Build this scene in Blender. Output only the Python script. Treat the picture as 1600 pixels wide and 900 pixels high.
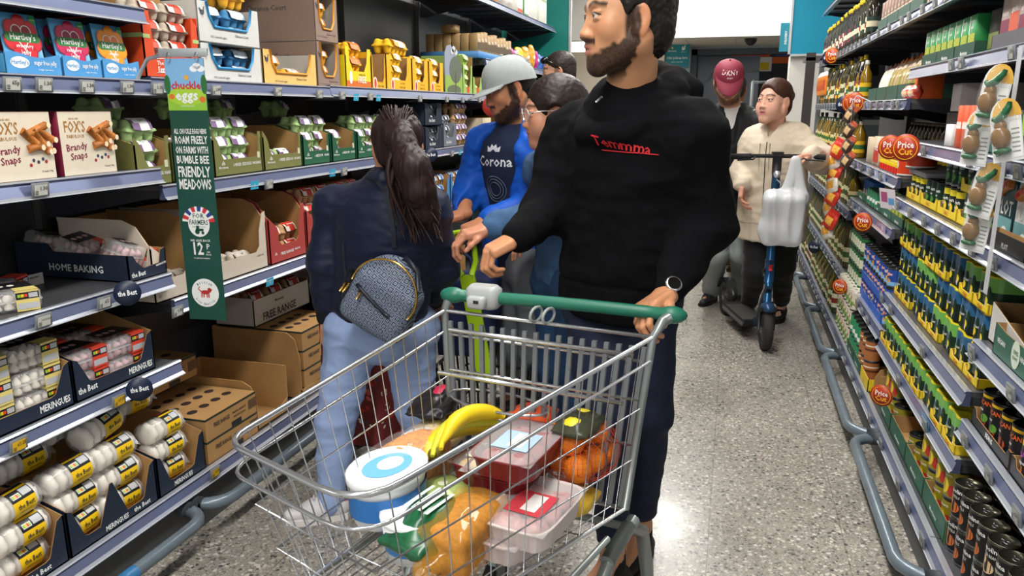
import bpy, math, random
import numpy as np
from mathutils import Vector, Matrix
PI = math.pi
S = bpy.context.scene
for o in list(bpy.data.objects): bpy.data.objects.remove(o)
COL = S.collection
R = random.Random(7)

# ------------------------------------------------------------------ camera
H = 1.45; F = 1190.0; PITCH = math.atan(280 / F); YAW = math.radians(16.0)
cd = bpy.data.cameras.new('camera'); cam = bpy.data.objects.new('camera', cd); COL.objects.link(cam)
cam.location = (0, 0, H); cam.rotation_euler = (PI / 2 - PITCH, 0, YAW)
cd.sensor_width = 36; cd.lens = 36 * F / 1600; cd.clip_start = .05; cd.clip_end = 60
cd.dof.use_dof = False
S.camera = cam
# ------------------------------------------------------------------ world, lamps, exposure
S.view_settings.view_transform = 'Standard'; S.view_settings.look = 'None'
S.view_settings.gamma = 1; S.view_settings.use_curve_mapping = False
S.view_settings.exposure = 0.5
w = bpy.data.worlds.new('store'); S.world = w; w.use_nodes = True
w.node_tree.nodes['Background'].inputs[0].default_value = (.82, .83, .86, 1)
w.node_tree.nodes['Background'].inputs[1].default_value = .55
CEIL = 3.3
def area(x, y, sx, sy, e, z=CEIL - .06):
    l = bpy.data.lights.new('ceiling_light', 'AREA'); l.shape = 'RECTANGLE'; l.size = sx; l.size_y = sy; l.energy = e
    l.color = (1, .97, .925)
    o = bpy.data.objects.new('ceiling_light', l); COL.objects.link(o); o.location = (x, y, z); return o
LAMPS = [(-.45, y) for y in (-2.6, .2, 3.0, 5.8, 8.6)] + [(-3.9, y) for y in (-2, 2, 6)] + [(2.9, y) for y in (-2, 2, 6)]
for x, y in LAMPS: area(x, y, .35, 2.3, 58 if abs(x) < 1 else 30)
area(-2.0, 11.2, 4.5, .5, 60); area(.6, 9.4, 1.6, .3, 22)

# ------------------------------------------------------------------ image helpers
_fw = Vector((-math.sin(YAW) * math.cos(PITCH), math.cos(YAW) * math.cos(PITCH), -math.sin(PITCH)))
_rt = Vector((math.cos(YAW), math.sin(YAW), 0)); _up = _rt.cross(_fw)
def ray(x, y): return _fw * F + _rt * (x - 800) + _up * (450 - y)
def atY(x, y, Y): d = ray(x, y); return Vector((0, 0, H)) + d * (Y / d.y)
def atX(x, y, X): d = ray(x, y); return Vector((0, 0, H)) + d * (X / d.x)
def atZ(x, y, Z): d = ray(x, y); return Vector((0, 0, H)) + d * ((Z - H) / d.z)

# ------------------------------------------------------------------ materials
def lin(c):
    if isinstance(c, str):
        c = c.lstrip('#'); c = ''.join(k * 2 for k in c) if len(c) == 3 else c; c = [int(c[i:i + 2], 16) / 255 for i in (0, 2, 4)]
    return tuple((v / 12.92 if v <= .04045 else ((v + .055) / 1.055) ** 2.4) for v in c) + (1,)
_M = {}
def M(col, rough=.5, metal=0, noise=0, nscale=40, bump=0, bscale=200, trans=0, alpha=1, sheen=0, attr=None, emit=0, ior=1.45, spec=.5):
    key = (col, rough, metal, noise, nscale, bump, bscale, trans, alpha, sheen, attr, emit, ior, spec)
    if key in _M: return _M[key]
    m = bpy.data.materials.new('surface'); m.use_nodes = True; nt = m.node_tree; b = nt.nodes['Principled BSDF']
    N, L = nt.nodes, nt.links
    b.inputs['Base Color'].default_value = lin(col); b.inputs['Roughness'].default_value = rough
    b.inputs['Metallic'].default_value = metal; b.inputs['IOR'].default_value = ior
    b.inputs['Specular IOR Level'].default_value = spec
    if trans: b.inputs['Transmission Weight'].default_value = trans
    if alpha < 1: b.inputs['Alpha'].default_value = alpha
    if sheen: b.inputs['Sheen Weight'].default_value = sheen
    if emit: b.inputs['Emission Color'].default_value = lin(col); b.inputs['Emission Strength'].default_value = emit
    src = None
    if noise or bump:
        tc = N.new('ShaderNodeTexCoord')
    if attr:
        a = N.new('ShaderNodeAttribute'); a.attribute_name = attr; src = a.outputs['Color']
    if noise:
        n = N.new('ShaderNodeTexNoise'); n.inputs['Scale'].default_value = nscale; n.inputs['Detail'].default_value = 4
        L.new(tc.outputs['Object'], n.inputs['Vector'])
        mr = N.new('ShaderNodeMapRange'); mr.inputs['From Min'].default_value = .3; mr.inputs['From Max'].default_value = .7
        mr.inputs['To Min'].default_value = 1 - noise; mr.inputs['To Max'].default_value = 1 + noise
        L.new(n.outputs['Fac'], mr.inputs['Value'])
        mx = N.new('ShaderNodeMix'); mx.data_type = 'RGBA'; mx.blend_type = 'MULTIPLY'; mx.inputs[0].default_value = 1
        if src: L.new(src, mx.inputs[6])
        else: mx.inputs[6].default_value = lin(col)
        L.new(mr.outputs[0], mx.inputs[7]); src = mx.outputs[2]
    if src: L.new(src, b.inputs['Base Color'])
    if bump:
        n2 = N.new('ShaderNodeTexNoise'); n2.inputs['Scale'].default_value = bscale; n2.inputs['Detail'].default_value = 3
        L.new(tc.outputs['Object'], n2.inputs['Vector'])
        bp = N.new('ShaderNodeBump'); bp.inputs['Strength'].default_value = bump; bp.inputs['Distance'].default_value = .003
        L.new(n2.outputs['Fac'], bp.inputs['Height']); L.new(bp.outputs[0], b.inputs['Normal'])
    _M[key] = m; return m
def newmat():
    m = bpy.data.materials.new('surface'); m.use_nodes = True; return m, m.node_tree, m.node_tree.nodes, m.node_tree.links, m.node_tree.nodes['Principled BSDF']

# ------------------------------------------------------------------ mesh builder
_TXT = {}
def text_geo(s, align='CENTER'):
    k = (s, align)
    if k not in _TXT:
        c = bpy.data.curves.new('t', 'FONT'); c.body = s; c.size = 1; c.align_x = 'CENTER'; c.align_y = 'CENTER'; c.resolution_u = 1; c.offset = .024 if align == 'B' else .014; c.fill_mode = 'FRONT'
        o = bpy.data.objects.new('t', c); COL.objects.link(o)
        me = bpy.data.meshes.new_from_object(o)
        vs = np.array([v.co[:] for v in me.vertices]).reshape(-1, 3); fs = [tuple(p.vertices) for p in me.polygons]
        bpy.data.objects.remove(o); bpy.data.curves.remove(c); bpy.data.meshes.remove(me)
        _TXT[k] = (vs, fs)
    return _TXT[k]
class MB:
    def __init__(s): s.v = []; s.f = []; s.m = []; s.sm = []; s.ml = []; s.xf = Matrix.Identity(4)
    def mi(s, m):
        if m not in s.ml: s.ml.append(m)
        return s.ml.index(m)
    def add(s, vs, fs, mat, smooth=False):
        b = len(s.v); X = s.xf
        s.v += [tuple(X @ Vector(v)) for v in vs]; i = s.mi(mat)
        s.f += [tuple(b + j for j in f) for f in fs]; s.m += [i] * len(fs); s.sm += [smooth] * len(fs); return s
    def at(s, mat): s.xf = mat; return s
    def box(s, x0, y0, z0, x1, y1, z1, mat):
        vs = [(x, y, z) for x in (x0, x1) for y in (y0, y1) for z in (z0, z1)]
        return s.add(vs, [(0, 1, 3, 2), (4, 6, 7, 5), (0, 4, 5, 1), (2, 3, 7, 6), (0, 2, 6, 4), (1, 5, 7, 3)], mat)
    def rbox(s, x0, y0, z0, x1, y1, z1, r, mat, n=3, axis='z'):
        # box with rounded vertical edges and a small chamfer top and bottom
        w, d = x1 - x0, y1 - y0; out = []
        for cx, cy, a0 in ((x1 - r, y1 - r, 0), (x0 + r, y1 - r, 90), (x0 + r, y0 + r, 180), (x1 - r, y0 + r, 270)):
            for i in range(n + 1):
                a = math.radians(a0 + 90 * i / n); out.append((cx + r * math.cos(a), cy + r * math.sin(a)))
        c = min(r * .5, (z1 - z0) * .2); mx, my = (x0 + x1) / 2, (y0 + y1) / 2
        sc = lambda p: (mx + (p[0] - mx) * (1 - 2 * c / w), my + (p[1] - my) * (1 - 2 * c / d))
        rings = [([sc(p) for p in out], z0), (out, z0 + c), (out, z1 - c), ([sc(p) for p in out], z1)]
        vs = [(p[0], p[1], z) for ring, z in rings for p in ring]; k = len(out); fs = []
        for j in range(3):
            for i in range(k): fs.append((j * k + i, j * k + (i + 1) % k, (j + 1) * k + (i + 1) % k, (j + 1) * k + i))
        s.add(vs, fs, mat, True)
        b = len(s.v) - 4 * k
        s.f += [tuple(b + i for i in range(k - 1, -1, -1)), tuple(b + 3 * k + i for i in range(k))]; i = s.mi(mat); s.m += [i, i]; s.sm += [False, False]; return s
    def quad(s, a, b, c, d, mat): return s.add([a, b, c, d], [(0, 1, 2, 3)], mat)
    def prism(s, poly, t, mat, plane='xz', off=0):
        # 2D outline extruded by t; plane xz -> along y, yz -> along x, xy -> along z
        mp = {'xz': lambda u, v, w: (u, w, v), 'yz': lambda u, v, w: (w, u, v), 'xy': lambda u, v, w: (u, v, w)}[plane]
        k = len(poly); vs = [mp(u, v, off) for u, v in poly] + [mp(u, v, off + t) for u, v in poly]
        fs = [tuple(range(k)), tuple(range(2 * k - 1, k - 1, -1))] + [(i, i + k, (i + 1) % k + k, (i + 1) % k) for i in range(k)]
        return s.add(vs, fs, mat)
    def flat(s, poly, mat, y=0, plane='xz'):
        mp = {'xz': lambda u, v: (u, y, v), 'yz': lambda u, v: (y, u, v), 'xy': lambda u, v: (u, v, y)}[plane]
        return s.add([mp(u, v) for u, v in poly], [tuple(range(len(poly)))], mat)
    def disc(s, x, z, rx, rz, mat, y=0, n=24, plane='xz'):
        return s.flat([(x + rx * math.cos(2 * PI * i / n), z + rz * math.sin(2 * PI * i / n)) for i in range(n)], mat, y, plane)
    def rect(s, x0, z0, x1, z1, mat, y=0, plane='xz'): return s.flat([(x0, z0), (x1, z0), (x1, z1), (x0, z1)], mat, y, plane)
    def tube(s, pts, r, mat, n=8, caps=True, closed=False):
        P = [Vector(p) for p in pts]; k = len(P); rs = r if isinstance(r, (list, tuple)) else [r] * k
        up = Vector((0, 0, 1)); vs = []; prev = None
        for i, p in enumerate(P):
            if closed: t = (P[(i + 1) % k] - P[i - 1])
            else: t = (P[min(i + 1, k - 1)] - P[max(i - 1, 0)])
            t = t.normalized() if t.length > 1e-9 else Vector((0, 0, 1))
            if prev is None: a = t.cross(up); a = t.cross(Vector((1, 0, 0))) if a.length < .01 else a
            else: a = prev - t * prev.dot(t)
            a = a.normalized() if a.length > 1e-6 else t.orthogonal().normalized(); prev = a; b = t.cross(a)
            vs += [tuple(p + (a * math.cos(2 * PI * j / n) + b * math.sin(2 * PI * j / n)) * rs[i]) for j in range(n)]
        fs = []
        for i in range(k if closed else k - 1):
            i2 = (i + 1) % k
            for j in range(n): fs.append((i * n + j, i * n + (j + 1) % n, i2 * n + (j + 1) % n, i2 * n + j))
        s.add(vs, fs, mat, True)
        if caps and not closed:
            b = len(s.v) - k * n; m = s.mi(mat)
            s.f += [tuple(b + j for j in range(n)), tuple(b + (k - 1) * n + j for j in range(n - 1, -1, -1))]; s.m += [m, m]; s.sm += [False, False]
        return s
    def lathe(s, prof, mat, n=20, center=(0, 0, 0), axis='z', sy=1):
        cx, cy, cz = center; vs = []; mats = mat if isinstance(mat, list) else None
        for r, z in prof:
            for j in range(n):
                a = 2 * PI * j / n; u, v = r * math.cos(a), r * math.sin(a) * sy
                vs.append((cx + u, cy + v, cz + z) if axis == 'z' else (cx + z, cy + u, cz + v) if axis == 'x' else (cx + u, cy + z, cz + v))
        for i in range(len(prof) - 1):
            pass
        k = len(prof)
        if mats is None:
            s.add(vs, [(i * n + j, i * n + (j + 1) % n, (i + 1) * n + (j + 1) % n, (i + 1) * n + j) for i in range(k - 1) for j in range(n)], mat, True)
        else:
            b0 = len(s.v); s.add(vs, [], mats[0])
            for i in range(k - 1):
                m = s.mi(mats[i])
                for j in range(n): s.f.append((b0 + i * n + j, b0 + i * n + (j + 1) % n, b0 + (i + 1) * n + (j + 1) % n, b0 + (i + 1) * n + j)); s.m.append(m); s.sm.append(True)
        return s
    def ell(s, c, r, mat, n=12, m=8, rot=None):
        vs = []; q = rot or Matrix.Identity(3)
        for i in range(m + 1):
            t = PI * i / m
            for j in range(n):
                a = 2 * PI * j / n; vs.append(tuple(Vector(c) + q @ Vector((r[0] * math.sin(t) * math.cos(a), r[1] * math.sin(t) * math.sin(a), r[2] * math.cos(t)))))
        return s.add(vs, [(i * n + j, (i + 1) * n + j, (i + 1) * n + (j + 1) % n, i * n + (j + 1) % n) for i in range(m) for j in range(n)], mat, True)
    def text(s, t, x, z, h, mat, y=-.0006, bend=0, sx=1, plane='xz', align='CENTER', rot=0, fit=0):
        # lettering of cap height h, centred at x, z on the front (-y) face; plane 'yz-' lies on the -x side, 'yz+' on +x, 'xy' on top
        vs, fs = text_geo(t, align); h = h / .7
        if len(vs) == 0: return s
        if fit:
            wd = (vs[:, 0].max() - vs[:, 0].min()) * h * sx
            if wd > fit: sx *= fit / wd
        c, n = math.cos(rot), math.sin(rot); o = []
        for a, b, _ in vs:
            u, v = a * h * sx, b * h; u, v = u * c - v * n, u * n + v * c
            if bend: o.append((bend * math.sin((x + u) / bend), -bend * math.cos((x + u) / bend) + y, z + v))
            elif plane == 'xz': o.append((x + u, y, z + v))
            elif plane == 'yz-': o.append((y, x - u, z + v))
            elif plane == 'yz+': o.append((y, x + u, z + v))
            else: o.append((x + u, z + v, y))
        return s.add(o, fs, mat)
    def build(s, name, parent=None, loc=None, rot=None):
        me = bpy.data.meshes.new(name); me.from_pydata(s.v, [], s.f)
        for m in s.ml: me.materials.append(m)
        me.polygons.foreach_set('material_index', s.m); me.polygons.foreach_set('use_smooth', s.sm); me.update()
        o = bpy.data.objects.new(name, me); COL.objects.link(o)
        if parent: o.parent = parent
        if loc is not None: o.location = loc
        if rot is not None: o.rotation_euler = rot
        return o
def tag(o, label=None, cat=None, group=None, kind=None):
    if label: o['label'] = label
    if cat: o['category'] = cat
    if group: o['group'] = group
    if kind: o['kind'] = kind
    return o
def thing(name, label, cat, loc=(0, 0, 0), rotz=0, group=None):
    o = bpy.data.objects.new(name, None); COL.objects.link(o); o.location = loc; o.rotation_euler = (0, 0, rotz); o.empty_display_size = .05
    return tag(o, label, cat, group)
_used = set()
KIDS = {}
def kids(o):
    return o.children
def copytree(o, parent=None):
    c = o.copy(); COL.objects.link(c)
    c.parent = parent
    for ch in list(o.children): copytree(ch, c)
    return c
def put(proto, loc, rotz=None, label=None, group=None, rot=None, scale=None):
    # the first placing moves the prototype itself, later ones copy it with all its parts
    o = proto if proto.name not in _used else copytree(proto)
    _used.add(o.name); _used.add(proto.name)
    o.location = loc
    if rot is not None: o.rotation_euler = rot
    elif rotz is not None: o.rotation_euler = (0, 0, rotz)
    if scale: o.scale = scale
    if label: o['label'] = label
    if group: o['group'] = group
    return o
ORD = ['first', 'second', 'third', 'fourth', 'fifth', 'sixth', 'seventh', 'eighth', 'ninth', 'tenth', 'eleventh', 'twelfth', 'thirteenth', 'fourteenth', 'fifteenth',
       'sixteenth', 'seventeenth', 'eighteenth', 'nineteenth', 'twentieth']
RL, RR = PI / 2, -PI / 2      # things on the left run face +x, on the right run -x

# ------------------------------------------------------------------ signed distance modelling for bodies, cloth and food
def vnoise(P, scale, seed=0):
    P = P * np.array(scale) + seed * 17.31
    i = np.floor(P).astype(np.int64); f = P - i; f = f * f * (3 - 2 * f)
    def h(a): 
        n = (a[:, 0] * 73856093) ^ (a[:, 1] * 19349663) ^ (a[:, 2] * 83492791); n = (n ^ (n >> 13)) * 1274126177 & 0x7fffffff
        return (n & 0xffff) / 32767.5 - 1
    r = 0
    for dx in (0, 1):
        for dy in (0, 1):
            for dz in (0, 1):
                wt = (f[:, 0] if dx else 1 - f[:, 0]) * (f[:, 1] if dy else 1 - f[:, 1]) * (f[:, 2] if dz else 1 - f[:, 2])
                r = r + wt * h(i + np.array([dx, dy, dz]))
    return r
def folds(P, scale, seed=0): return 1 - 2 * np.abs(vnoise(P, scale, seed))
def A3(v): return np.array(v, float)
class Sdf:
    def __init__(s): s.p = []
    def cap(s, a, b, ra, rb=None, k=.02, n=None, fl=1, op='u'):
        s.p.append(('c', A3(a), A3(b), ra, ra if rb is None else rb, k, None if n is None else A3(n) / np.linalg.norm(n), fl, op)); return s
    def chain(s, pts, rs, k=.02, n=None, fl=1):
        for i in range(len(pts) - 1): s.cap(pts[i], pts[i + 1], rs[i], rs[i + 1], k, n, fl)
        return s
    def ell(s, c, r, rot=None, k=.02, op='u'):
        s.p.append(('e', A3(c), A3(r), np.array(rot, float) if rot is not None else np.eye(3), k, op)); return s
    def box(s, c, r, rot=None, rr=.01, k=.02, op='u'):
        s.p.append(('b', A3(c), A3(r), np.array(rot, float) if rot is not None else np.eye(3), rr, k, op)); return s
    def bounds(s):
        lo, hi = [], []
        for p in s.p:
            if p[-1] != 'u': continue
            if p[0] == 'c':
                r = max(p[3], p[4]) * 1.05; lo.append(np.minimum(p[1], p[2]) - r); hi.append(np.maximum(p[1], p[2]) + r)
            else:
                r = np.abs(p[3]) @ (p[2] + (p[4] if p[0] == 'b' else 0)); lo.append(p[1] - r); hi.append(p[1] + r)
        return np.min(lo, 0), np.max(hi, 0)
    def grid(s, lo, hi, h):
        n = np.ceil((hi - lo) / h).astype(int) + 1; ax = [lo[i] + h * np.arange(n[i]) for i in range(3)]
        D = np.full(n, .2, np.float32)
        for p in s.p:
            op = p[-1]
            if p[0] == 'c':
                _, a, b, ra, rb, k, nn, fl, _ = p; r = max(ra, rb) + k + 2 * h; l, u = np.minimum(a, b) - r, np.maximum(a, b) + r
            elif p[0] == 'e':
                _, c, rr, rot, k, _ = p; r = np.abs(rot) @ rr + k + 2 * h; l, u = c - r, c + r
            else:
                _, c, rr, rot, rd, k, _ = p; r = np.abs(rot) @ (rr + rd) + k + 2 * h; l, u = c - r, c + r
            i0 = np.clip(np.floor((l - lo) / h).astype(int), 0, n); i1 = np.clip(np.ceil((u - lo) / h).astype(int) + 1, 0, n)
            if (i1 <= i0).any(): continue
            sl = tuple(slice(i0[i], i1[i]) for i in range(3))
            X = np.stack(np.meshgrid(*[ax[i][sl[i]] for i in range(3)], indexing='ij'), -1)
            if p[0] == 'c':
                ab = b - a; pa = X - a
                L = max(float(ab @ ab), 1e-12); t = np.clip(pa @ ab / L, 0, 1)
                v = pa - t[..., None] * ab
                if nn is not None: v = v + (fl - 1) * (v @ nn)[..., None] * nn
                d = np.linalg.norm(v, axis=-1) - (ra + (rb - ra) * t)
                if nn is not None: d = d / (1 + (fl - 1) * .4)
            elif p[0] == 'e':
                q = ((X - c) @ rot) / rr; ql = np.linalg.norm(q, axis=-1); g = np.linalg.norm(q / rr, axis=-1) + 1e-9
                d = ql * (ql - 1) / g
            else:
                q = np.abs((X - c) @ rot) - rr; d = np.linalg.norm(np.maximum(q, 0), axis=-1) + np.minimum(q.max(-1), 0) - rd
            T = D[sl]
            if op == 'u':
                hh = np.clip(.5 + .5 * (T - d) / k, 0, 1); D[sl] = T + (d - T) * hh - k * hh * (1 - hh)
            else:
                hh = np.clip(.5 - .5 * (T + d) / k, 0, 1); D[sl] = T + (-d - T) * hh + k * hh * (1 - hh)
        return D
    def mesh(s, h, lo=None, hi=None, clip=None):
        a, b = s.bounds(); a = a - 3 * h; b = b + 3 * h
        if lo is not None: a = np.maximum(a, lo)
        if hi is not None: b = np.minimum(b, hi)
        D = s.grid(a, b, h)
        if clip is not None: D = clip(D, a, h)
        return nets(D, a, h)
def nets(D, o, h):
    sg = D < 0; n = D.shape
    c = np.zeros([k - 1 for k in n], np.int8)
    sl = lambda dx, dy, dz: (slice(dx, n[0] - 1 + dx), slice(dy, n[1] - 1 + dy), slice(dz, n[2] - 1 + dz))
    for dx in (0, 1):
        for dy in (0, 1):
            for dz in (0, 1): c += sg[sl(dx, dy, dz)]
    act = (c > 0) & (c < 8); idx = np.argwhere(act); N = len(idx)
    ids = np.full(c.shape, -1, np.int64); ids[act] = np.arange(N)
    acc = np.zeros((N, 3)); cnt = np.zeros(N)
    cor = [(x, y, z) for x in (0, 1) for y in (0, 1) for z in (0, 1)]
    for a in cor:
        for b in cor:
            if b > a and sum(abs(a[i] - b[i]) for i in range(3)) == 1:
                da = D[idx[:, 0] + a[0], idx[:, 1] + a[1], idx[:, 2] + a[2]]; db = D[idx[:, 0] + b[0], idx[:, 1] + b[1], idx[:, 2] + b[2]]
                m = (da < 0) != (db < 0); t = np.where(m, da / np.where(np.abs(da - db) < 1e-9, 1, da - db), 0)
                acc += np.where(m[:, None], np.array(a) + t[:, None] * (np.array(b) - np.array(a)), 0); cnt += m
    V = o + h * (idx + acc / cnt[:, None]); Fs = []
    for ax in range(3):
        s0 = [slice(1, k - 1) for k in n]; s0[ax] = slice(0, n[ax] - 1); s1 = list(s0); s1[ax] = slice(1, n[ax])
        A, B = sg[tuple(s0)], sg[tuple(s1)]
        e = np.argwhere(A != B); off = np.array([1, 1, 1]); off[ax] = 0; e = e + off
        if len(e) == 0: continue
        u, v = [(1, 2), (2, 0), (0, 1)][ax]
        def cid(du, dv):
            q = e.copy(); q[:, u] -= du; q[:, v] -= dv; return ids[q[:, 0], q[:, 1], q[:, 2]]
        q = np.stack([cid(1, 1), cid(0, 1), cid(0, 0), cid(1, 0)], 1)
        ins = sg[e[:, 0], e[:, 1], e[:, 2]]
        q = np.where(ins[:, None], q, q[:, ::-1]); Fs.append(q)
    Fq = np.concatenate(Fs) if Fs else np.zeros((0, 4), int)
    return V, Fq[(Fq >= 0).all(1)]
def normals(V, Fq):
    n = np.cross(V[Fq[:, 2]] - V[Fq[:, 0]], V[Fq[:, 3]] - V[Fq[:, 1]]); out = np.zeros_like(V)
    for i in range(4): np.add.at(out, Fq[:, i], n)
    return out / (np.linalg.norm(out, axis=1)[:, None] + 1e-12)
def smooth(V, Fq, it=2, f=.5):
    for _ in range(it):
        acc = np.zeros_like(V); c = np.zeros(len(V))
        for a, b in ((0, 1), (1, 2), (2, 3), (3, 0)):
            np.add.at(acc, Fq[:, a], V[Fq[:, b]]); np.add.at(c, Fq[:, a], 1); np.add.at(acc, Fq[:, b], V[Fq[:, a]]); np.add.at(c, Fq[:, b], 1)
        V = V + f * (acc / np.maximum(c, 1)[:, None] - V)
    return V
def npmesh(name, parts, mats, parent=None, loc=None, rot=None):
    # parts: list of (V, F, colours or None, material index)
    off = 0; Vs, Fs, Cs, Ms = [], [], [], []
    for V, Fq, Cc, mi in parts:
        Vs.append(V); Fs.append(Fq + off); Cs.append(np.ones((len(V), 3)) if Cc is None else Cc); Ms.append(np.full(len(Fq), mi)); off += len(V)
    V, Fq, Cc, Mi = np.concatenate(Vs), np.concatenate(Fs), np.concatenate(Cs), np.concatenate(Ms)
    me = bpy.data.meshes.new(name); me.vertices.add(len(V)); me.vertices.foreach_set('co', V.astype(np.float32).ravel())
    me.loops.add(len(Fq) * 4); me.loops.foreach_set('vertex_index', Fq.astype(np.int32).ravel())
    me.polygons.add(len(Fq)); me.polygons.foreach_set('loop_start', np.arange(0, len(Fq) * 4, 4, dtype=np.int32))
    me.polygons.foreach_set('loop_total', np.full(len(Fq), 4, np.int32)) if False else None
    for m in mats: me.materials.append(m)
    me.update(calc_edges=True)
    me.polygons.foreach_set('material_index', Mi.astype(np.int32)); me.polygons.foreach_set('use_smooth', np.ones(len(Fq), bool))
    a = me.color_attributes.new('Col', 'FLOAT_COLOR', 'POINT'); a.data.foreach_set('color', np.concatenate([Cc, np.ones((len(Cc), 1))], 1).astype(np.float32).ravel())
    me.update()
    o = bpy.data.objects.new(name, me); COL.objects.link(o)
    if parent: o.parent = parent
    if loc is not None: o.location = loc
    if rot is not None: o.rotation_euler = rot
    return o
def sdfobj(name, sd, h, mat, parent=None, it=1, disp=None, col=None, loc=None, lo=None, hi=None, clip=None):
    V, Fq = sd.mesh(h, lo, hi, clip)
    if it: V = smooth(V, Fq, it)
    if disp is not None: V = V + normals(V, Fq) * disp(V)[:, None]
    return npmesh(name, [(V, Fq, col(V) if col is not None else None, 0)], [mat], parent, loc)
# ================================================================== SETTING
def struct(name, mb): return tag(mb.build(name), kind='structure')
def floor_mat():
    m, nt, N, L, b = newmat()
    tc = N.new('ShaderNodeTexCoord')
    def vor(sc, seed):
        mp = N.new('ShaderNodeMapping'); mp.inputs['Location'].default_value = (seed, seed * 2, 0); L.new(tc.outputs['Object'], mp.inputs[0])
        nz = N.new('ShaderNodeTexNoise'); nz.inputs['Scale'].default_value = sc * 1.3; L.new(mp.outputs[0], nz.inputs[0])
        ad = N.new('ShaderNodeMix'); ad.data_type = 'VECTOR'; ad.inputs[0].default_value = .012; L.new(mp.outputs[0], ad.inputs[4]); L.new(nz.outputs['Color'], ad.inputs[5])
        v = N.new('ShaderNodeTexVoronoi'); v.inputs['Scale'].default_value = sc; v.inputs['Randomness'].default_value = 1; L.new(ad.outputs[1], v.inputs['Vector'])
        return v
    def chips(prev, sc, seed, size, dens, cols):
        v = vor(sc, seed)
        lt = N.new('ShaderNodeMath'); lt.operation = 'LESS_THAN'; L.new(v.outputs['Distance'], lt.inputs[0]); lt.inputs[1].default_value = size
        sp = N.new('ShaderNodeSeparateColor'); L.new(v.outputs['Color'], sp.inputs[0])
        lt2 = N.new('ShaderNodeMath'); lt2.operation = 'LESS_THAN'; L.new(sp.outputs[0], lt2.inputs[0]); lt2.inputs[1].default_value = dens
        mu = N.new('ShaderNodeMath'); mu.operation = 'MULTIPLY'; L.new(lt.outputs[0], mu.inputs[0]); L.new(lt2.outputs[0], mu.inputs[1])
        cr = N.new('ShaderNodeValToRGB'); cr.color_ramp.interpolation = 'CONSTANT'; L.new(sp.outputs[1], cr.inputs[0])
        e = cr.color_ramp.elements
        while len(e) < len(cols): e.new(.5)
        for i, c in enumerate(cols): e[i].position = i / len(cols); e[i].color = lin(c)
        mx = N.new('ShaderNodeMix'); mx.data_type = 'RGBA'; L.new(mu.outputs[0], mx.inputs[0]); L.new(cr.outputs[0], mx.inputs[7])
        if isinstance(prev, str): mx.inputs[6].default_value = lin(prev)
        else: L.new(prev, mx.inputs[6])
        return mx.outputs[2]
    c = chips('#8f8a80', 230, 3, .5, .75, ['#a29d92', '#807d77', '#b5b0a5', '#6c6a66'])
    c = chips(c, 105, 1, .47, .75, ['#a8a397', '#918b80', '#bdb8ad', '#5b5a59', '#9d968a', '#7b7a77'])
    c = chips(c, 64, 5, .43, .55, ['#bfbab0', '#a9a295', '#4c4c4e', '#979085', '#c8c3ba', '#676560'])
    # worn, dirty tile joints
    br = N.new('ShaderNodeTexBrick'); br.offset = 0; br.squash = 1; br.inputs['Scale'].default_value = 1; br.inputs['Brick Width'].default_value = .45; br.inputs['Row Height'].default_value = .45
    br.inputs['Mortar Size'].default_value = .002; br.inputs['Mortar Smooth'].default_value = .6
    L.new(tc.outputs['Object'], br.inputs['Vector'])
    dk = N.new('ShaderNodeMix'); dk.data_type = 'RGBA'; dk.blend_type = 'MULTIPLY'; L.new(br.outputs['Fac'], dk.inputs[0]); L.new(c, dk.inputs[6]); dk.inputs[7].default_value = (.55, .5, .45, 1)
    n = N.new('ShaderNodeTexNoise'); n.inputs['Scale'].default_value = 2.2; n.inputs['Detail'].default_value = 6; L.new(tc.outputs['Object'], n.inputs[0])
    mr = N.new('ShaderNodeMapRange'); mr.inputs[1].default_value = .3; mr.inputs[2].default_value = .7; mr.inputs[3].default_value = .86; mr.inputs[4].default_value = 1.08; L.new(n.outputs[0], mr.inputs[0])
    mm = N.new('ShaderNodeMix'); mm.data_type = 'RGBA'; mm.blend_type = 'MULTIPLY'; mm.inputs[0].default_value = 1; L.new(dk.outputs[2], mm.inputs[6]); L.new(mr.outputs[0], mm.inputs[7])
    L.new(mm.outputs[2], b.inputs['Base Color'])
    mr2 = N.new('ShaderNodeMapRange'); mr2.inputs[1].default_value = .3; mr2.inputs[2].default_value = .7; mr2.inputs[3].default_value = .2; mr2.inputs[4].default_value = .42; L.new(n.outputs[0], mr2.inputs[0])
    L.new(mr2.outputs[0], b.inputs['Roughness'])
    return m
fb = MB(); fb.box(-9, -4, -.1, 9, 16, 0, floor_mat()); struct('floor', fb)
WHITE = M('#cdc9c1', .7, noise=.02, nscale=3); CREAM = M('#d9cfbf', .7, noise=.03, nscale=2); GREYW = M('#a9adab', .6)
cb = MB(); cb.box(-9, -4, CEIL, 9, 16, CEIL + .1, M('#cfcfcc', .9)); struct('ceiling', cb)
# bulkhead over the far end of the aisle, its soffit and the wall behind
bh = MB(); bh.box(-3.2, 9.9, 2.29, 3.6, 10.1, CEIL, WHITE); struct('wall_bulkhead', bh)
sf = MB(); sf.box(-3.2, 10.1, 2.31, 3.6, 11.6, 2.36, CREAM)
for k in range(5): sf.box(-1.3 + k * .62, 10.1, 2.306, -1.296 + k * .62, 11.6, 2.311, M('#a89c8c', .8))
struct('ceiling_soffit', sf)
wb = MB(); wb.box(-.95, 11.6, 2.27, 3.6, 11.75, CEIL, M('#bfc4c1', .6)); wb.box(-9, 15.9, 0, 9, 16, CEIL, M('#3b3c40', .8)); struct('wall_back', wb)
wc = MB(); wc.box(-3.2, 11.1, 0, -1.0, 11.3, CEIL, CREAM); struct('wall_partition', wc)
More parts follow.
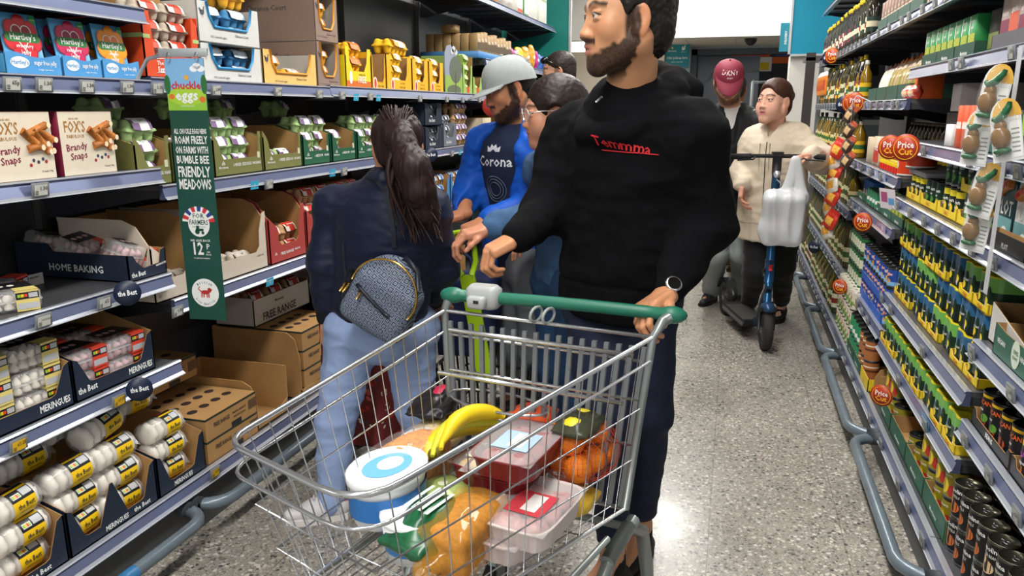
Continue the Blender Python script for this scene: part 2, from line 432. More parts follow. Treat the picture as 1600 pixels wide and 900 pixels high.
# pillar left of the loading door, and the door way itself
pl = MB()
pl.box(-1.0, 11.2, 0, -.76, 11.75, 2.31, M('#cfd2cc', .6)); pl.box(-.76, 11.25, 0, -.66, 11.5, 2.31, M('#9fb0b3', .4)); pl.box(-.99, 11.19, .9, -.94, 11.2, 1.6, M('#c9c34f', .5))
struct('wall_pillar', pl)
GF = M('#4e545a', .45, .3)
d1 = MB()
d1.box(-.66, 11.55, 0, -.58, 11.7, 2.27, GF); d1.box(-.66, 11.55, 2.19, 2.6, 11.7, 2.27, GF); d1.box(2.5, 11.55, 0, 2.6, 11.7, 2.27, GF)
struct('door_1', d1)
d2 = MB(); d2.box(-.57, 11.72, 0, .28, 11.76, 2.18, M('#565a63', .35, .3, noise=.06, nscale=2))
for a, b_ in (((-.52, 1.72), (-.34, 1.95)), ((-.34, 1.95), (.28, 1.97)), ((-.52, 0.1), (-.52, 1.72))):
    d2.tube([(a[0], 11.7, a[1]), (b_[0], 11.7, b_[1])], .012, M('#8a9097', .3, .6), 6)
o = d2.build('door_panel', bpy.data.objects['door_1'])
# left end: grey slatted high screen, red fascia and white light box seen past the man's face
sc_ = MB(); sc_.box(-2.6, 10.6, 2.35, -1.0, 10.66, 3.0, M('#55575c', .6))
for k in range(12): sc_.box(-2.58 + k * .13, 10.585, 2.35, -2.55 + k * .13, 10.6, 3.0, M('#8d8f95', .5))
sc_.box(-2.6, 10.58, 2.8, -1.0, 10.6, 3.0, M('#c4573f', .5))
struct('wall_screen', sc_)
lb = MB(); lb.box(-2.2, 10.3, 2.19, -1.0, 10.5, 2.31, M('#fff6ea', .5, emit=1.6)); lb.build('diffuser', thing('light_box', 'white lit strip lamp below the grey slatted screen at the far left end', 'lamp'))
# ------------------------------------------------------------------ gondola fixtures
STEEL = M('#5d5e62', .38, .55, noise=.08, nscale=14); BACK = M('#696a6e', .4, .6, noise=.06, nscale=5); STRIP = M('#727b9c', .2, .35, noise=.06, nscale=9); STRIPD = M('#4f5673', .25, .3, noise=.05)
LIP = M('#c3c7d2', .2, .6); KICK = M('#4c4e50', .5, .2, noise=.05); BRK = M('#46474b', .45, .5)
XL, XR, DEP = -1.75, .70, .50
BL = [-.22, .91, 2.04, 3.15, 4.28, 5.41, 6.54, 7.62]; BR = [-.2, 1.09, 2.385, 3.68, 5.0, 6.3, 7.62]
def shelf_obj(w, d, base=False):
    """one shelf: local x along the aisle, front edge at y=0 facing -y, z=0 the lower edge of its price strip"""
    e = thing('gondola_shelf', None, 'shelf')
    m = MB(); m.box(.004, .012, .027, w - .004, d, .045, STEEL)
    if not base:
        for k in (.25, .5, .75): m.box(w * k - .01, .03, .012, w * k + .01, d, .027, STEEL)
        m.box(.004, .01, .004, w - .004, .02, .03, BRK)
    m.build('deck', e)
    s = MB()
    prof = [(-.004, .0), (-.016, .002), (-.009, .009), (-.002, .036), (-.006, .043), (-.002, .047), (.012, .047), (.012, .0)]
    k = len(prof); vs = [(x, y, z) for x in (0, w) for y, z in prof]
    ms = [STRIPD, LIP, STRIP, STRIPD, LIP, LIP, STRIPD, STRIPD]
    for i in range(k): s.add([vs[i], vs[(i + 1) % k], vs[(i + 1) % k + k], vs[i + k]], [(0, 1, 2, 3)], ms[i])
    s.add(vs, [tuple(range(k)), tuple(range(2 * k - 1, k - 1, -1))], STRIPD)
    s.box(0, -.019, .0, w, -.0165, .003, M('#dfe6ee', .1, alpha=.6))
    s.build('price_strip', e)
    if not base:
        for x in (.004, w - .007):
            b = MB(); b.prism([(0.01, .026), (d, .026), (d, -.075), (d - .05, -.075), (.05, .003), (.01, .003)], .003, BRK, 'yz', x); b.build('bracket', e)
    return e
_SH = {}
SHELVES = []
def shelf(side, y0, y1, z, label, base=False, d=DEP - .012, x=None):
    k = (round(y1 - y0, 2), base, d)
    if k not in _SH: _SH[k] = shelf_obj(k[0], d, base)
    X = x if x is not None else (XL if side == 'L' else XR)
    o = put(_SH[k], (X, y0 if side == 'L' else y1, z), RL if side == 'L' else RR, label, 'shelves of the left run' if side == 'L' else 'shelves of the right run')
    SHELVES.append((side, y0, y1, z, X)); return o
def bayname(side, i):
    if side == 'L': return ['at the near edge', 'at the near edge', 'beyond the hanging egg banner', 'behind the woman with the backpack', 'beside the man in blue', 'beyond the man in blue', 'before the teal end panel'][i]
    return ['at the near right corner', 'at the near right corner', 'behind the green peeler packs', 'beside the overlapping round signs', 'beside the woman in cream', 'next to the dark door post'][i]
LZ = {0: [.16, .58, .88, 1.221, 1.49, 1.70], 1: [.16, .58, .88, 1.221, 1.49, 1.70], 2: [.16, .787, 1.165, 1.50, 2.17], 3: [.16, .787, 1.165, 1.505, 2.17], 4: [.16, .787, 1.165, 1.505, 2.17], 5: [.16, .8, 1.17, 1.45, 1.755, 2.17], 6: [.16, .8, 1.17, 1.45, 1.755, 2.17]}
RZ = {0: [.12, .515, .76, 1.03, 1.275, 1.57], 1: [.12, .515, .76, 1.03, 1.275, 1.57], 2: [.12, .385, .60, 1.03, 1.275, 1.57, 1.81], 3: [.12, .42, .885, 1.11, 1.445, 1.81], 4: [.12, .42, .80, 1.11, 1.445, 1.81, 2.25], 5: [.12, .42, .80, 1.11, 1.445, 1.81, 2.25]}
def lvl(i, n): return ['bottom', 'second from bottom', 'third from bottom', 'fourth from bottom', 'fifth from bottom', 'sixth from bottom', 'topmost'][i] if i < n - 1 else 'topmost'
for i in range(1, 7):
    for j, z in enumerate(LZ[i]):
        shelf('L', BL[i], BL[i + 1], z, 'grey metal shelf of the left run, %s, %s' % (lvl(j, len(LZ[i])), bayname('L', i)), j == 0, x=-1.72 if j == 0 else None)
for i in range(1, 6):
    for j, z in enumerate(RZ[i]):
        shelf('R', BR[i], BR[i + 1], z, 'grey metal shelf of the right run, %s, %s' % (lvl(j, len(RZ[i])), bayname('R', i)), j == 0, x=.66 if j == 0 else None)
def upright(mb, x, y, s, h=2.25):
    mb.box(min(x, x + s * .03), y - .015, 0, max(x, x + s * .03), y + .015, h, M('#6a6a66', .4, .5))
    for k in range(int(h / .05)): mb.box(x - .001 if s < 0 else x, y - .006, .05 + k * .05, x + .001 if s > 0 else x + .0008, y - .002, .08 + k * .05, M('#1c1c1e', .8))
def frame(side, bounds, label):
    s = 1 if side == 'L' else -1; X = XL - DEP - .04 if side == 'L' else XR + DEP + .04
    for i in range(len(bounds) - 1):
        e = thing('back_panel', 'dark grey metal back panel with slotted upright, %s bay of the %s run' % (ORD[i], label), 'panel', group='back panels of the %s run' % label); m = MB(); m.box(min(X, X - s * .02), bounds[i] + .002, 0, max(X, X - s * .02), bounds[i + 1] - .002, 2.22, BACK); m.build('sheet', e)
        m = MB(); upright(m, X + s * .002, bounds[i] + .018, s); m.build('upright', e)
    xb = -1.735 if side == 'L' else .665
    for i in range(len(bounds) - 1):
        m = MB(); m.box(min(xb, xb - s * .02), bounds[i], 0, max(xb, xb - s * .02), bounds[i + 1], .118 if side == 'R' else .158, KICK)
        tag(m.build('kick_plate'), 'dark kick plate under the bottom shelf, %s bay of the %s run' % (ORD[i], label), 'kick plate', 'kick plates of the %s run' % label)
frame('L', BL[1:], 'left')
frame('R', BR[1:], 'right')
# bumper rails: a tube bent in at both ends on rubber mounts, one per bay
RAIL = M('#6f7c86', .28, .25, noise=.12, nscale=16); RAILB = M('#2f6fa0', .4)
def rail(side, y0, y1, x, xin, label):
    e = thing('bumper_rail', label, 'bumper rail', (x, y0, .12), 0, 'trolley bumper rails'); w = y1 - y0; dx = xin - x
    m = MB(); p = [(dx, .015, 0)] + [(dx * (1 - math.sin(t)) * .999, .02 + .09 * (1 - math.cos(t)), 0) for t in (.3, .6, .9, 1.2, 1.57)] + \
        [(dx * (1 - math.sin(t)), w - .02 - .09 * (1 - math.cos(t)), 0) for t in (1.57, 1.2, .9, .6, .3)] + [(dx, w - .015, 0)]
    m.tube(p, .021, RAIL, 12)
    if side == 'L': m.tube([(0.0, w * .58, 0), (0, w * .66, 0)], .0214, RAILB, 12)
    m.build('tube', e)
    for y in (.02, w - .02):
        b = MB(); b.tube([(dx, y, 0), (dx * .55, y, 0)], .027, M('#3d4348', .6), 12); b.build('mount', e)
RAILY_R = [-.05, 1.09, 2.2, 3.25, 4.39, 5.44, 6.5, 7.6]
for i in range(1, 7): rail('R', RAILY_R[i], RAILY_R[i + 1], .55, .66, 'grey bumper rail by the right kick plate, %s from the near end' % ORD[i - 1])
RY = [.9, 1.98, 3.1, 4.2, 5.3, 6.4, 7.5]
for i in range(6): rail('L', RY[i], RY[i + 1], -1.62, -1.735, 'grey bumper rail by the left kick plate, %s from the near end' % ORD[i])
# end panels of the runs
TEAL = M('#0f7f74', .5); TEALB = M('#0c93b3', .5)
p = MB(); p.box(-2.9, 7.66, 0, -1.62, 7.70, 2.9, TEAL); p.box(-1.62, 7.65, 0, -1.60, 7.71, 2.9, M('#b8bcc0', .35, .5))
tag(p.build('end_panel'), 'tall dark teal end panel closing the far end of the left run', 'panel')
p = MB(); p.box(.49, 8.55, 1.99, 3.2, 8.6, 3.2, TEALB); p.box(.47, 8.54, 1.97, .49, 8.61, 3.2, M('#cdd0d2', .3, .5)); p.box(.47, 8.54, 1.97, 3.2, 8.61, 1.99, M('#cdd0d2', .3, .5))
tag(p.build('header_panel'), 'bright turquoise header panel hung over the far right shelving', 'panel')
p = MB(); p.box(.5, 8.62, 0, 1.1, 8.9, 2.6, M('#d8d5ce', .6)); struct('wall_column', p)
# ================================================================== PEOPLE: engine
def V3(*a): return np.array(a, float)
def unit(v): v = np.array(v, float); return v / (np.linalg.norm(v) + 1e-12)
def headframe(fwd, up=(0, 0, 1)):
    f = unit(fwd); l = unit(np.cross(up, f)); u = np.cross(f, l); return np.stack([l, f, u], 1)   # columns: person's left, forward, up
def head_sdf(sd, c, Rm, s, fem=False, jaw=1.0, neck=None, nr=.055):
    T = lambda *p: V3(*c) + Rm @ (V3(*p) * s)
    E = lambda p, r, k=.02, op='u', q=None: sd.ell(T(*p), V3(*r) * s, Rm if q is None else Rm @ q, k * s, op)
    E((0, -.014, .034), (.074, .094, .084)); E((0, .028, -.012), (.060, .062, .085), .03)
    for x in (-1, 1):
        sd.cap(T(x * .05 * jaw, .0, -.052), T(x * .016, .066, -.096), .022 * s * jaw, .018 * s, .03 * s)
        E((x * .039, .056, -.018), (.024, .022, .026), .025)
        E((x * (.0115 if fem else .0135), .096, -.030), (.0085, .011, .0078), .008)
    E((0, .068, -.098), (.022 * jaw, .019, .018), .02)
    E((0, .062, -.058), (.034, .03, .03), .025)
    nz = .86 if fem else 1; sd.cap(T(0, .081, .02), T(0, .098, -.022), .008 * s * nz, .0098 * s * nz, .012 * s); E((0, .098, -.028), (.0108 * nz, .0115, .0092 * nz), .007)
    if fem:
        for x in (-1, 1): E((x * .036, .05, -.045), (.03, .03, .032), .03)
    sd.cap(T(-.034, .076, .034), T(.034, .076, .034), .013 * s * (.6 if fem else 1), None, .016 * s)
    for x in (-1, 1):
        E((x * .032, .098, .012), (.019, .02, .0125), .012, 's')
        E((x * .032, .0755, .012), (.0155, .0135, .0125), .003)
        E((x * .032, .079, .0185), (.0175, .0125, .0055), .005); E((x * .032, .0785, .0035), (.016, .0105, .004), .005)
    sd.cap(T(-.021, .083, -.0545), T(0, .0925, -.0525), .0058 * s, .0068 * s, .005 * s); sd.cap(T(0, .0925, -.0525), T(.021, .083, -.0545), .0068 * s, .0058 * s, .005 * s)
    sd.cap(T(-.017, .083, -.0665), T(.017, .083, -.0665), .0068 * s, None, .008 * s); E((0, .087, -.066), (.015, .008, .0075), .006)
    sd.cap(T(-.022, .0965, -.0602), T(.022, .0965, -.0602), .0026 * s, None, .003 * s, op='s')
    for x in (-1, 1):
        a = .35; q = np.array([[math.cos(a * x), -math.sin(a * x), 0], [math.sin(a * x), math.cos(a * x), 0], [0, 0, 1]])
        E((x * .079, -.008, .002), (.0075, .020, .032), .008, 'u', q)
        E((x * .088, -.004, .005), (.006, .011, .019), .005, 's', q)
        E((x * .076, .0, -.024), (.007, .011, .012), .008, 'u', q)
    if neck is not None:
        sd.cap(T(0, -.022, -.045), neck, nr * s, nr * 1.12, .03)
        for x in (-1, 1): sd.cap(T(x * .06, -.02, -.04), V3(*neck) + Rm @ V3(x * .02, .03, 0) * s, .014 * s, .013, .03)
    return T
def headcol(c, Rm, s, skin, lip, brow, beard=None, eye='#2c1a12', fem=False, closed=0, hairline=None):
    sk, lp, bw = A3(lin(skin)[:3]), A3(lin(lip)[:3]), A3(lin(brow)[:3]); bd = A3(lin(beard)[:3]) if beard else None; ey = A3(lin(eye)[:3])
    def f(P):
        Q = (P - V3(*c)) @ Rm / s; x, y, z = np.abs(Q[:, 0]), Q[:, 1], Q[:, 2]
        C = np.tile(sk, (len(P), 1)) * (1 + .05 * vnoise(Q, 60, 3)[:, None])
        mixin = lambda C, col, a: C * (1 - np.clip(a, 0, 1)[:, None]) + col * np.clip(a, 0, 1)[:, None]
        warm = sk * V3(1.12, .86, .8)
        C = mixin(C, warm, .5 * np.exp(-((x - .04) ** 2 + (z + .018) ** 2) / .0004) * (y > .03)); C = mixin(C, warm, .5 * np.exp(-(x ** 2 + (z + .028) ** 2) / .0002) * (y > .09)); C = mixin(C, warm, .5 * (x > .074) * (np.abs(z) < .04))
        if bd is not None:
            ss = lambda a, b, v: (lambda t: t * t * (3 - 2 * t))(np.clip((v - a) / (b - a), 0, 1)); jn = .006 * vnoise(Q, 90, 8)
            line = -.020 - .55 * np.clip(y - .012, 0, .1) + jn
            cheek = ss(.004, .020, line - z) * ss(-.006, .006, y + .12 * (z + .06) + jn)
            side = ss(.05, .058, x) * ss(-.006, .004, y + jn) * ss(.032, .018, y) * ss(.035, .02, z) * (z > -.09)
            mou = (y > .07) * np.exp(-(((z + .044) / .0085) ** 2)) * (x < .031)
            a = np.clip(np.maximum(np.maximum(cheek, side), mou) * 1.3, 0, 1) * ss(-.155, -.12, z + .4 * np.clip(.05 - y, 0, .1) * -1)
            nb = np.exp(-(x / .022) ** 4 - ((z + .058) / .012) ** 4) * (y > .07)
            a = a * (1 - nb * (z > -.072)); a = np.maximum(a, mou)
            C = mixin(C, bd, a * (.93 + .07 * vnoise(Q, 500, 5)))
        li = np.exp(-(x / .022) ** 4 - ((z + .0605) / .0105) ** 4) * (y > .078); C = mixin(C, lp, li)
        C = mixin(C, lp * .35, np.exp(-(x / .02) ** 4 - ((z + .0602) / .0018) ** 2) * (y > .078))
        zb = .034 + .006 * np.sin(np.clip((x - .012) / .04, 0, 1) * PI) - .004 * np.clip(x - .035, 0, 1) * 20
        C = mixin(C, bw, (x > .009) * (x < .052) * np.exp(-((z - zb) / (.0042 if fem else .0058)) ** 2) * (y > .045) * .95)
        e2 = ((x - .032) / .0135) ** 2 + ((z - .011) / (.0058 - .003 * closed)) ** 2
        C = mixin(C, A3((.62, .58, .54)), (e2 < 1) * (y > .05) * 1.0)
        C = mixin(C, ey, ((x - .031) ** 2 + (z - .0105) ** 2 < .0056 ** 2) * (e2 < 1) * (y > .05) * 1.0)
        C = mixin(C, bw * .5, (np.abs(((x - .032) / .0145) ** 2 + ((z - .0115) / (.0068 - .003 * closed)) ** 2 - 1) < .3) * (z > .011) * (y > .05) * .9)
        if hairline is not None:
            C = mixin(C, bw, hairline(Q))
        return np.clip(C, 0, 1)
    return f
def hand_sdf(sd, wr, d, pn, left, s=1, curl=(.6, .7, .5), thumb=.5, spread=.0, fcurl=None):
    """wrist, hand direction, palm-facing direction; fingers curl towards pn"""
    wr, d, pn = V3(*wr), unit(d), V3(*pn); pn = unit(pn - d * (pn @ d)); sd_ = np.cross(d, pn) * (1 if left else -1)   # towards the thumb
    k = .006 * s
    B = wr + d * .045 * s
    sd.box(wr + d * .052 * s, V3(.026, .036, .004) * s, np.stack([d, sd_, pn], 1), .0105 * s, .012 * s)
    sd.cap(wr - d * .02 * s, wr + d * .03 * s, .026 * s, .024 * s, .02, pn, 1.25)
    L = [(.043, .027, .021), (.047, .031, .023), (.043, .028, .022), (.034, .021, .019)]
    for i in range(4):
        o = (.030, .0105, -.0095, -.029)[i] * s; p = wr + d * (.088, .092, .088, .080)[i] * s + sd_ * o + pn * .001
        sd.cap(wr + d * .04 * s + sd_ * o * .8, p, .0105 * s, .0098 * s, k)
        dd = unit(d + sd_ * spread * (1.5 - i)); ang = 0; cu = fcurl[i] if fcurl else curl
        for j in range(3):
            ang += cu[j]; q = dd * math.cos(ang) + pn * math.sin(ang); e = p + q * L[i][j] * s
            sd.cap(p, e, (.0092, .0085, .0078)[j] * s * (1 if i < 3 else .9), (.0085, .0078, .0068)[j] * s * (1 if i < 3 else .9), .003 * s); p = e
    p = wr + d * .028 * s + sd_ * .028 * s + pn * .008 * s
    sd.cap(wr + d * .012 * s + sd_ * .012 * s, p, .016 * s, .0135 * s, .012 * s)
    q = unit(sd_ * .62 + d * .75 + pn * .25)
    for j, (l, r0, r1) in enumerate(((.036, .0128, .0105), (.030, .0102, .0095), (.024, .0092, .0075))):
        e = p + q * l * s; sd.cap(p, e, r0 * s, r1 * s, .006 * s); p = e; q = unit(q + pn * thumb * (.4, .7, .5)[j] + d * .35 - sd_ * .45 * thumb)
    return sd
CLOTHN = lambda P, a, sc, seed=0: a * (folds(P, sc, seed) * .6 + .4 * vnoise(P, np.array(sc) * 2.3, seed + 5))
def hairmat(col, ns=.35):
    m, nt, N, L, b = newmat(); tc = N.new('ShaderNodeTexCoord'); mp = N.new('ShaderNodeMapping'); mp.inputs['Scale'].default_value = (1, 1, .07); L.new(tc.outputs['Object'], mp.inputs[0])
    n = N.new('ShaderNodeTexNoise'); n.inputs['Scale'].default_value = 330; n.inputs['Detail'].default_value = 3; L.new(mp.outputs[0], n.inputs[0])
    cr = N.new('ShaderNodeMapRange'); cr.inputs[1].default_value = .3; cr.inputs[2].default_value = .7; cr.inputs[3].default_value = 1 - ns; cr.inputs[4].default_value = 1 + ns * 2; L.new(n.outputs[0], cr.inputs[0])
    mx = N.new('ShaderNodeMix'); mx.data_type = 'RGBA'; mx.blend_type = 'MULTIPLY'; mx.inputs[0].default_value = 1; mx.inputs[6].default_value = lin(col); L.new(cr.outputs[0], mx.inputs[7]); L.new(mx.outputs[2], b.inputs['Base Color'])
    bp = N.new('ShaderNodeBump'); bp.inputs['Strength'].default_value = .5; bp.inputs['Distance'].default_value = .002; L.new(n.outputs[0], bp.inputs['Height']); L.new(bp.outputs[0], b.inputs['Normal'])
    b.inputs['Roughness'].default_value = .5; b.inputs['Specular IOR Level'].default_value = .3; return m
def skinmat(): return M('#c08a68', .42, attr='Col', bump=.12, bscale=400, spec=.35, sheen=.05)
def person(label, J, skin, head, hands=None, top=None, low=None, shoes=None, hair=None, voxel=.003, bodyvox=.013, group=None):
    """J: joints in world space. One continuous skin body, then clothing, hair and shoes as parts."""
    e = thing('person', label, 'person', tuple(J['root']), 0, group)
    base = V3(*J['root'])
    sd = Sdf(); Rt = headframe(J['tf'])
    hc, hs = J['head'], J.get('hs', 1); Rm = headframe(J['hf'], J.get('hu', (0, 0, 1)))
    hd = Sdf(); head_sdf(hd, hc, Rm, hs, neck=J['neck'], **head.get('shape', {}))
    V, Fq = hd.mesh(voxel, lo=V3(-99, -99, J['neck'][2] - .03)); V = smooth(V, Fq, 1, .35)
    parts = [(V - base, Fq, headcol(hc, Rm, hs, skin, head['lip'], head['brow'], **head.get('col', {}))(V), 0)]
    fc = A3(lin(skin)[:3])
    for side in 'LR':
        if J.get('wr' + side) is None or hands is None or side not in hands: continue
        h = Sdf(); hand_sdf(h, J['wr' + side], left=(side == 'L'), **hands[side]); a = V3(*J['wr' + side]); b = V3(*J['el' + side])
        h.cap(a, a + unit(b - a) * .07, .027, .032, .02); V, Fq = h.mesh(min(voxel * 1.1, .0035)); V = smooth(V, Fq, 1, .3)
        C = np.tile(fc * V3(1.02, .93, .9), (len(V), 1)) * (1 + .06 * vnoise(V, 90, 2)[:, None]); parts.append((V - base, Fq, np.clip(C, 0, 1), 0))
    # trunk, arms and legs under the clothes
    sd.cap(J['pelvis'], J['chest'], .10, .12, .05, Rt[:, 1], 1.2); sd.cap(J['shL'], J['shR'], .045, .045, .05); sd.cap(J['chest'], J['neck'], .07, .05, .05)
    for s_ in 'LR':
        sd.chain([J['sh' + s_], J['el' + s_], V3(*J['wr' + s_])], [.045, .034, .024], .02)
        sd.chain([J['hp' + s_], J['kn' + s_], J['an' + s_]], [.075, .048, .036], .03)
        f = V3(*J['ft' + s_]); sd.chain([J['an' + s_], V3(*J['an' + s_]) + V3(0, 0, -.045) + unit(f) * .05, V3(*J['an' + s_]) + V3(0, 0, -.06) + unit(f) * .14], [.034, .028, .022], .02)
    V, Fq = sd.mesh(bodyvox); V = smooth(V, Fq, 1); C = np.tile(fc, (len(V), 1)) * (1 + .05 * vnoise(V, 30, 2)[:, None]); parts.append((V - base, Fq, np.clip(C, 0, 1), 0))
    npmesh('body', parts, [skinmat()], e)
    e['_b'] = 0; del e['_b']
    return e, base, Rm, Rt
def garment(name, e, base, sd, h, mat, disp=None, it=2, col=None, clip=None):
    V, Fq = sd.mesh(h, clip=clip); V = smooth(V, Fq, it)
    if disp is not None: V = V + normals(V, Fq) * disp(V)[:, None]; V = smooth(V, Fq, 1, .3)
    return npmesh(name, [(V - base, Fq, col(V) if col else None, 0)], [mat], e)
def cutplanes(planes):
    # keep the side of each plane that its normal points to, within a radius of its point
    def f(D, o, h):
        for p, n, r in planes:
            p, n = V3(*p), unit(n); i0 = np.clip(np.floor((p - r - o) / h).astype(int), 0, D.shape); i1 = np.clip(np.ceil((p + r - o) / h).astype(int) + 1, 0, D.shape)
            if (i1 <= i0).any(): continue
            ax = [o[i] + h * np.arange(i0[i], i1[i]) - p[i] for i in range(3)]
            q = ax[0][:, None, None] * n[0] + ax[1][None, :, None] * n[1] + ax[2][None, None, :] * n[2]
            s = tuple(slice(i0[i], i1[i]) for i in range(3)); near = np.sqrt(ax[0][:, None, None] ** 2 + ax[1][None, :, None] ** 2 + ax[2][None, None, :] ** 2) < r
            D[s] = np.where(near, np.maximum(D[s], -q), D[s])
        return D
    return f
def shoe(e, base, an, f, mat, sole, h=.004, L=.27, z0=0.0, name='shoe', tilt=0, hi=0):
    an = V3(*an); f = unit(V3(f[0], f[1], 0)); up = V3(0, 0, 1); l = np.cross(up, f)
    f2 = unit(f * math.cos(tilt) - up * math.sin(tilt)); u2 = np.cross(f2, l) * 1.0; u2 = u2 if u2[2] > 0 else -u2
    Rr = np.stack([f2, l, u2], 1); O = an - u2 * (an[2] - z0 if tilt == 0 else .08)
    T = lambda x, y, z: O + Rr @ V3(x, y, z)
    sd = Sdf(); k = L / .27
    sd.cap(T(-.035 * k, 0, .045), T(.06 * k, 0, .042), .036, .04, .03); sd.cap(T(.06 * k, 0, .040), T(.155 * k, 0.004, .032), .038, .026, .03, u2, 1.25)
    sd.cap(T(-.02 * k, 0, .05), T(.0, 0, .085 + hi), .036, .037, .02)
    o = garment(name, e, base, sd, h, mat, it=1, clip=cutplanes([(T(.02, 0, .018), u2, .4), (T(-.0, 0, .098 + hi), -u2, .2)]))
    so = MB(); pts = [(-.072, 0), (-.06, .03), (0, .037), (.07, .042), (.13, .038), (.175, .018), (.182, -.004), (.165, -.028), (.1, -.04), (0, -.036), (-.06, -.03)]
    vs = [tuple(T(x * k, y, z) - base) for z in (.0, .022) for x, y in pts]; n = len(pts)
    so.add(vs, [tuple(range(n - 1, -1, -1)), tuple(range(n, 2 * n))] + [(i, (i + 1) % n, (i + 1) % n + n, i + n) for i in range(n)], sole); so.build('sole', o)
    return o, T
# ================================================================== PEOPLE
def PT(x, y, Y): return V3(*atY(x, y, Y))
FLEECE = M('#0b0b0e', .95, bump=.35, bscale=500, noise=.12, nscale=30, spec=.15)
SHOEBLK = M('#101012', .7, bump=.2); SOLEW = M('#d8d6d2', .6); SOLEB = M('#0c0c0d', .7)
# ---------------- man in the black hoodie pushing the trolley
def man_hoodie():
    J = dict(head=PT(978, 35, 1.98), hf=(-.88, -.47, -.02), hs=1.07, tf=(-.5, -.86, 0), neck=PT(985, 145, 2.06), chest=PT(985, 255, 2.1), pelvis=PT(965, 455, 2.14),
             shL=PT(1078, 196, 1.99), shR=PT(898, 205, 2.2), elL=PT(1103, 350, 2.04), wrL=PT(1044, 458, 1.86), elR=PT(858, 328, 2.12), wrR=PT(806, 372, 1.95),
             hpL=PT(1005, 480, 2.12), hpR=PT(930, 480, 2.18), knL=PT(1012, 640, 2.13), anL=PT(1001, 822, 2.27), knR=PT(950, 655, 2.0), anR=PT(958, 868, 2.07),
             ftL=(-.25, -.97, 0), ftR=(-.55, -.83, 0))
    J['root'] = V3(J['pelvis'][0], J['pelvis'][1], 0)
    def hl(Q):
        x, y, z = np.abs(Q[:, 0]), Q[:, 1], Q[:, 2]; return 0 * x
    e, base, Rm, Rt = person('man in black hoodie and navy trousers pushing the trolley', J, '#c48f69', dict(lip='#b0685a', brow='#1c120d', shape=dict(jaw=1.06, nr=.058), col=dict(beard='#120b08')),
        dict(L=dict(d=(-.55, -.75, -.30), pn=(.1, -.45, -1), curl=(.75, .95, .7), thumb=.9), R=dict(d=(-.8, -.5, -.45), pn=(.3, .2, -1), curl=(.9, 1.1, .7), thumb=.9, s=.95)), voxel=.0024)
    T = lambda *p: V3(*J['head']) + Rm @ (V3(*p) * 1.1)
    h = Sdf(); h.ell(T(0, -.022, .047), V3(.081, .098, .086) * 1.1, Rm, .01); h.ell(T(0, -.055, -.01), V3(.071, .058, .075) * 1.1, Rm, .02)
    for x in (-1, 1): h.ell(T(x * .071, .012, .035), V3(.008, .018, .04) * 1.1, Rm, .01)
    h.ell(T(0, .118, .005), V3(.08, .068, .075) * 1.1, Rm, .012, 's')
    for x in (-1, 1): h.ell(T(x * .088, .0, -.004), V3(.03, .026, .034) * 1.1, Rm, .006, 's'); h.ell(T(x * .085, .05, -.02), V3(.03, .045, .035) * 1.1, Rm, .01, 's')
    garment('hair', e, base, h, .004, hairmat('#15100e'), lambda P: .0022 * vnoise(P, 140, 1))
    # hoodie
    g = Sdf(); l, f, u = Rt[:, 0], Rt[:, 1], Rt[:, 2]; ch, pe = J['chest'], J['pelvis']
    g.cap(J['shL'] + V3(0, 0, -.03), J['shR'] + V3(0, 0, -.03), .082, .082, .06); g.cap(ch + V3(0, 0, .03), pe + V3(0, 0, .02), .195, .188, .06, f, 1.42)
    g.cap(J['neck'] + V3(0, 0, -.05), ch, .09, .12, .06)
    for s in 'LR':
        a, b, c = V3(*J['sh' + s]), V3(*J['el' + s]), V3(*J['wr' + s])
        d = unit(c - b); c2 = c - d * .015
        g.cap(a + (0, 0, -.02), b, .084, .070, .05); g.cap(b, c2 - d * .06, .070, .052, .03); g.cap(c2 - d * .05, c2, .043, .041, .012)
    g.cap(pe + V3(0, 0, .0), pe + V3(0, 0, -.05), .178, .170, .01, f, 1.42)
    # hood gathered round the neck, lying on the back
    n0 = V3(*J['neck']) + V3(0, 0, -.012); ring = []
    for i in range(13):
        a = 2 * PI * i / 12; ring.append(n0 + l * .112 * math.sin(a) + f * (.108 * math.cos(a) + .0) + u * (-.024 - .075 * math.cos(a)))
    for i in range(12):
        rr = .030 + .014 * (1 - math.cos(2 * PI * (i + .5) / 12)) / 2; g.cap(ring[i], ring[i + 1], rr, None, .004)
    g.ell(n0 - f * .115 + u * .012 + l * .02, V3(.10, .052, .062), Rt, .02)
    g.cap(n0 - f * .135 + l * .10 + u * .01, n0 - f * .13 - l * .09 + u * .0, .032, None, .02)
    g.cap(n0 + u * .02 - f * .01, n0 + u * .2 - f * .03, .058, .065, .012, op='s')
    pk = ch * .3 + pe * .7 + f * .128
    garment('hoodie', e, base, g, .0065, FLEECE, lambda P: CLOTHN(P, .012, (7, 7, 8), 1) + CLOTHN(P, .005, (16, 16, 22), 4) - .004 * (np.abs(P[:, 2] - (pe[2] + .04)) < .006), clip=cutplanes([(pe + V3(0, 0, -.062), (0, 0, 1), .32)]), it=1)
    # stitched red script on the left breast
    o = MB(); c = PT(1022, 205, 1.9) - base; Rx = Matrix([[l[0], -f[0], 0, 0], [l[1], -f[1], 0, 0], [l[2], -f[2], 1, 0], [0, 0, 0, 1]])
    RED = M('#c4202a', .7)
    # projected on the cloth from the front: rays along -f
    s0 = J['chest'] + l * .075 + u * .055
    hood = [c_ for c_ in e.children if c_.name.startswith('hoodie')][0]
    vs, fs = text_geo('Temmma'); out = []
    dep = bpy.context.evaluated_depsgraph_get()
    from mathutils.bvhtree import BVHTree
    bvh = BVHTree.FromObject(hood, dep)
